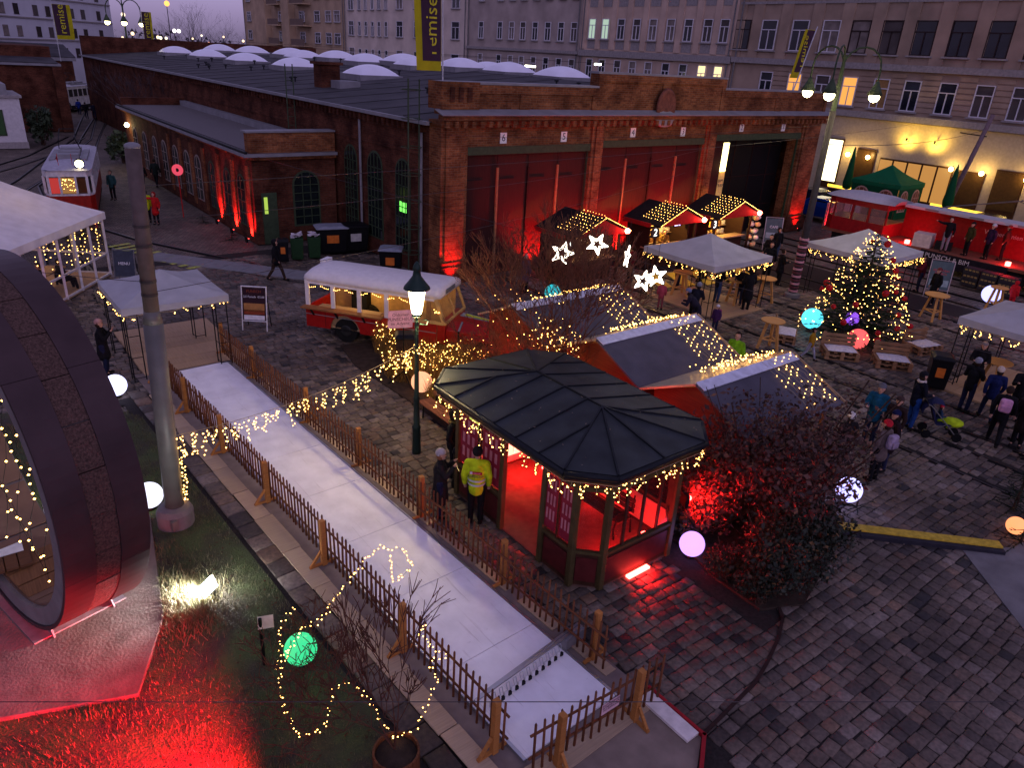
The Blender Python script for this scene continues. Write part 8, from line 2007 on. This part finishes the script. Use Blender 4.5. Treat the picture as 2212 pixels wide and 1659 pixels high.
person(34.7, 13.4, 160, 'person in dark coat beside the chalk board', 1.68, BLACK, BLACK, hat=(.2,.05,.05), coat=.2)
person(23.1, 5.6, 60, 'person in dark green jacket behind the fur hood', 1.72, (.02,.04,.025), NAVY, hat=(.02,.02,.02), near=True)
person(24.6, 6.3, 210, 'person in black facing the blue jacket at the right', 1.74, BLACK, BLACK, pose='drink')
person(35.2, 21.9, 235, 'person in dark jacket and jeans by the chalk board near the depot', 1.68, BLACK, (.06,.09,.16), hood=True)
person(30.9, 18.8, -30, 'person in black leaning beside the striped pole', 1.7, BLACK, BLACK, pose='hold', coat=.2)
person(31.1, 19.6, 215, 'tall person in dark jacket behind the striped pole', 1.84, BLACK, BLACK, pose='drink')
person(36.4, 14.8, 120, 'person in dark red jacket behind the Christmas tree', 1.68, (.12,.015,.025), NAVY, pose='hold')
person(37.6, 11.2, -20, 'child in red hooded overall at the blue light ball', 1.3, (.5,.02,.03), (.5,.02,.03), hood=True, bulk=1.15)
person(41.95, 16.35, 200, 'person in black jacket on the stage, left of four', 1.78, BLACK, (.25,.22,.25), pose='raise', z=1.0)
person(42.2, 15.35, 150, 'person in olive coat on the stage, second from left', 1.7, (.07,.06,.02), BLACK, hat=(.03,.02,.02), z=1.0)
person(42.4, 14.45, 150, 'person with pale cap on the stage, third from left', 1.76, (.05,.02,.06), BLACK, hat=(.5,.5,.5), z=1.0)
person(42.9, 13.9, 100, 'person in rust jacket on the stage, rightmost of four', 1.76, (.15,.03,.02), BLACK, hat=(.4,.05,.04), z=1.0)
person(29.0, 24.5, -120, 'stall keeper leaning over the counter of the second hut', 1.7, (.30,.18,.05), BLACK, hair=(.1,.06,.03), pose='lean')
# --- right group
person(19.05, 7.9, 190, 'person in teal jacket with grey beanie holding a cup', 1.8, (.01,.10,.17), NAVY, hat=(.15,.15,.17), pose='hold', bulk=1.12, near=True)
person(19.0, 7.35, 185, 'person with brown cap and dark brown coat beside the teal jacket', 1.66, (.04,.022,.022), BLACK, hat=(.08,.05,.045), near=True)
person(21.1, 7.75, -35, 'person with cream scarf and blue jeans pushing the pushchair', 1.76, (.012,.014,.025), (.02,.07,.22), hat=(.02,.018,.025), scarf=(.55,.48,.42), pose='push', near=True)
person(18.0, 6.95, 150, 'person with navy beanie and dark coat in the near group', 1.68, (.03,.015,.02), (.03,.035,.08), hat=(.015,.02,.08), coat=.25, near=True)
person(17.3, 6.8, 80, 'person with red and white hat carrying a mauve backpack', 1.66, (.16,.12,.11), BLACK, hat=(.5,.03,.05), pack=(.35,.28,.36), coat=.15, near=True)
person(16.95, 7.55, 60, 'person with white beanie and dark coat next to the hedge', 1.64, (.025,.018,.02), BLACK, hat=(.55,.52,.52), coat=.25, near=True)
person(23.85, 7.4, -5, 'person in black jacket over pale skirt by the right pavilion', 1.74, BLACK, NAVY, hat=(.3,.3,.33), pose='hold', near=True)
person(23.8, 6.75, 30, 'person in blue jacket with cream hat by the right pavilion', 1.7, (.015,.025,.10), NAVY, hat=(.6,.5,.4), pose='walk', near=True)
person(22.3, 5.95, 20, 'person in black with a pink and white gym bag on the back', 1.74, BLACK, BLACK, pose='walk', pack=(.55,.30,.42), near=True)
person(22.75, 5.5, 190, 'person in dark coat with brown fur hood at the right', 1.68, (.03,.022,.02), BLACK, hood=(.12,.07,.045), coat=.3, near=True)
person(22.2, 5.0, 120, 'person in blue jeans cut by the right picture edge', 1.7, (.04,.03,.05), (.05,.09,.18), hat=(.5,.48,.45), near=True)
person(25.7, 7.95, 200, 'person with grey beanie standing at the table under the right pavilion', 1.72, BLACK, BLACK, hat=(.25,.22,.22), pose='hold')
person(2.6, 31.4, 200, 'dark clothed person seated left inside the marquee', 1.7, BLACK, BLACK, pose='sit')
person(3.3, 31.8, 20, 'dark clothed person seated right inside the marquee', 1.7, (.02,.018,.018), BLACK, pose='sit')
# pushchair with child
pc = thing('pushchair', 'dark blue pushchair with a child under a lime blanket', 'pushchair', (21.35, 7.1, 0), R(-55)); B_ = lambda mb, n, m, par=pc, **k: mb.build(n, m, par, world=False, **k)
M_pc = cloth((.03,.035,.09)); M_lime = cloth((.42,.55,.02))
for (x, y) in ((-.3,-.26),(-.3,.26),(.5,-.2),(.5,.2)): w = B_(MB().cyl((x,y-.03,.13),(x,y+.03,.13),.13,.13,14), 'wheel', M_blk)
for s in (-1,1): B_(MB().tube([(-.3,s*.25,.13),(.15,s*.25,.5),(-.35,s*.25,.98),(-.45,s*.25,1.02)], .016, 6), 'frame', M_galv); B_(MB().tube([(.5,s*.2,.13),(.15,s*.24,.5)], .016, 6), 'frame', M_galv)
B_(MB().bar((-.45,-.25,1.02),(-.45,.25,1.02),.03), 'handle', M_blk)
B_(MB().slab([(-.1,-.22,.42),(.4,-.2,.46),(.4,.2,.46),(-.1,.22,.42)], .05), 'seat', M_pc); B_(MB().slab([(-.12,-.22,.44),(-.12,.22,.44),(-.34,.22,.95),(-.34,-.22,.95)], .05), 'backrest', M_pc)
hd = MB(); vs = []; 
for k in range(6):
    a = R(60+k*24)
    for i in range(7): b = -1+2*i/6; vs.append((-.2+.42*math.cos(a)*.8, b*.27, .72+.42*math.sin(a)*(1-.12*b*b)))
B_(hd.add(vs, [(k*7+i, k*7+i+1, (k+1)*7+i+1, (k+1)*7+i) for k in range(5) for i in range(6)]), 'canopy', M_pc, smooth=True)
bl = MB(); bl.sph((.34,0,.5), .3, 12, 8, (1.0,.75,.42)); B_(bl, 'blanket', M_lime, smooth=True)
person(21.32, 7.12, -55, 'small child with red hat sitting in the pushchair', .92, (.03,.06,.10), (.3,.4,.02), hat=(.5,.03,.06), pose='sit', z=.26)
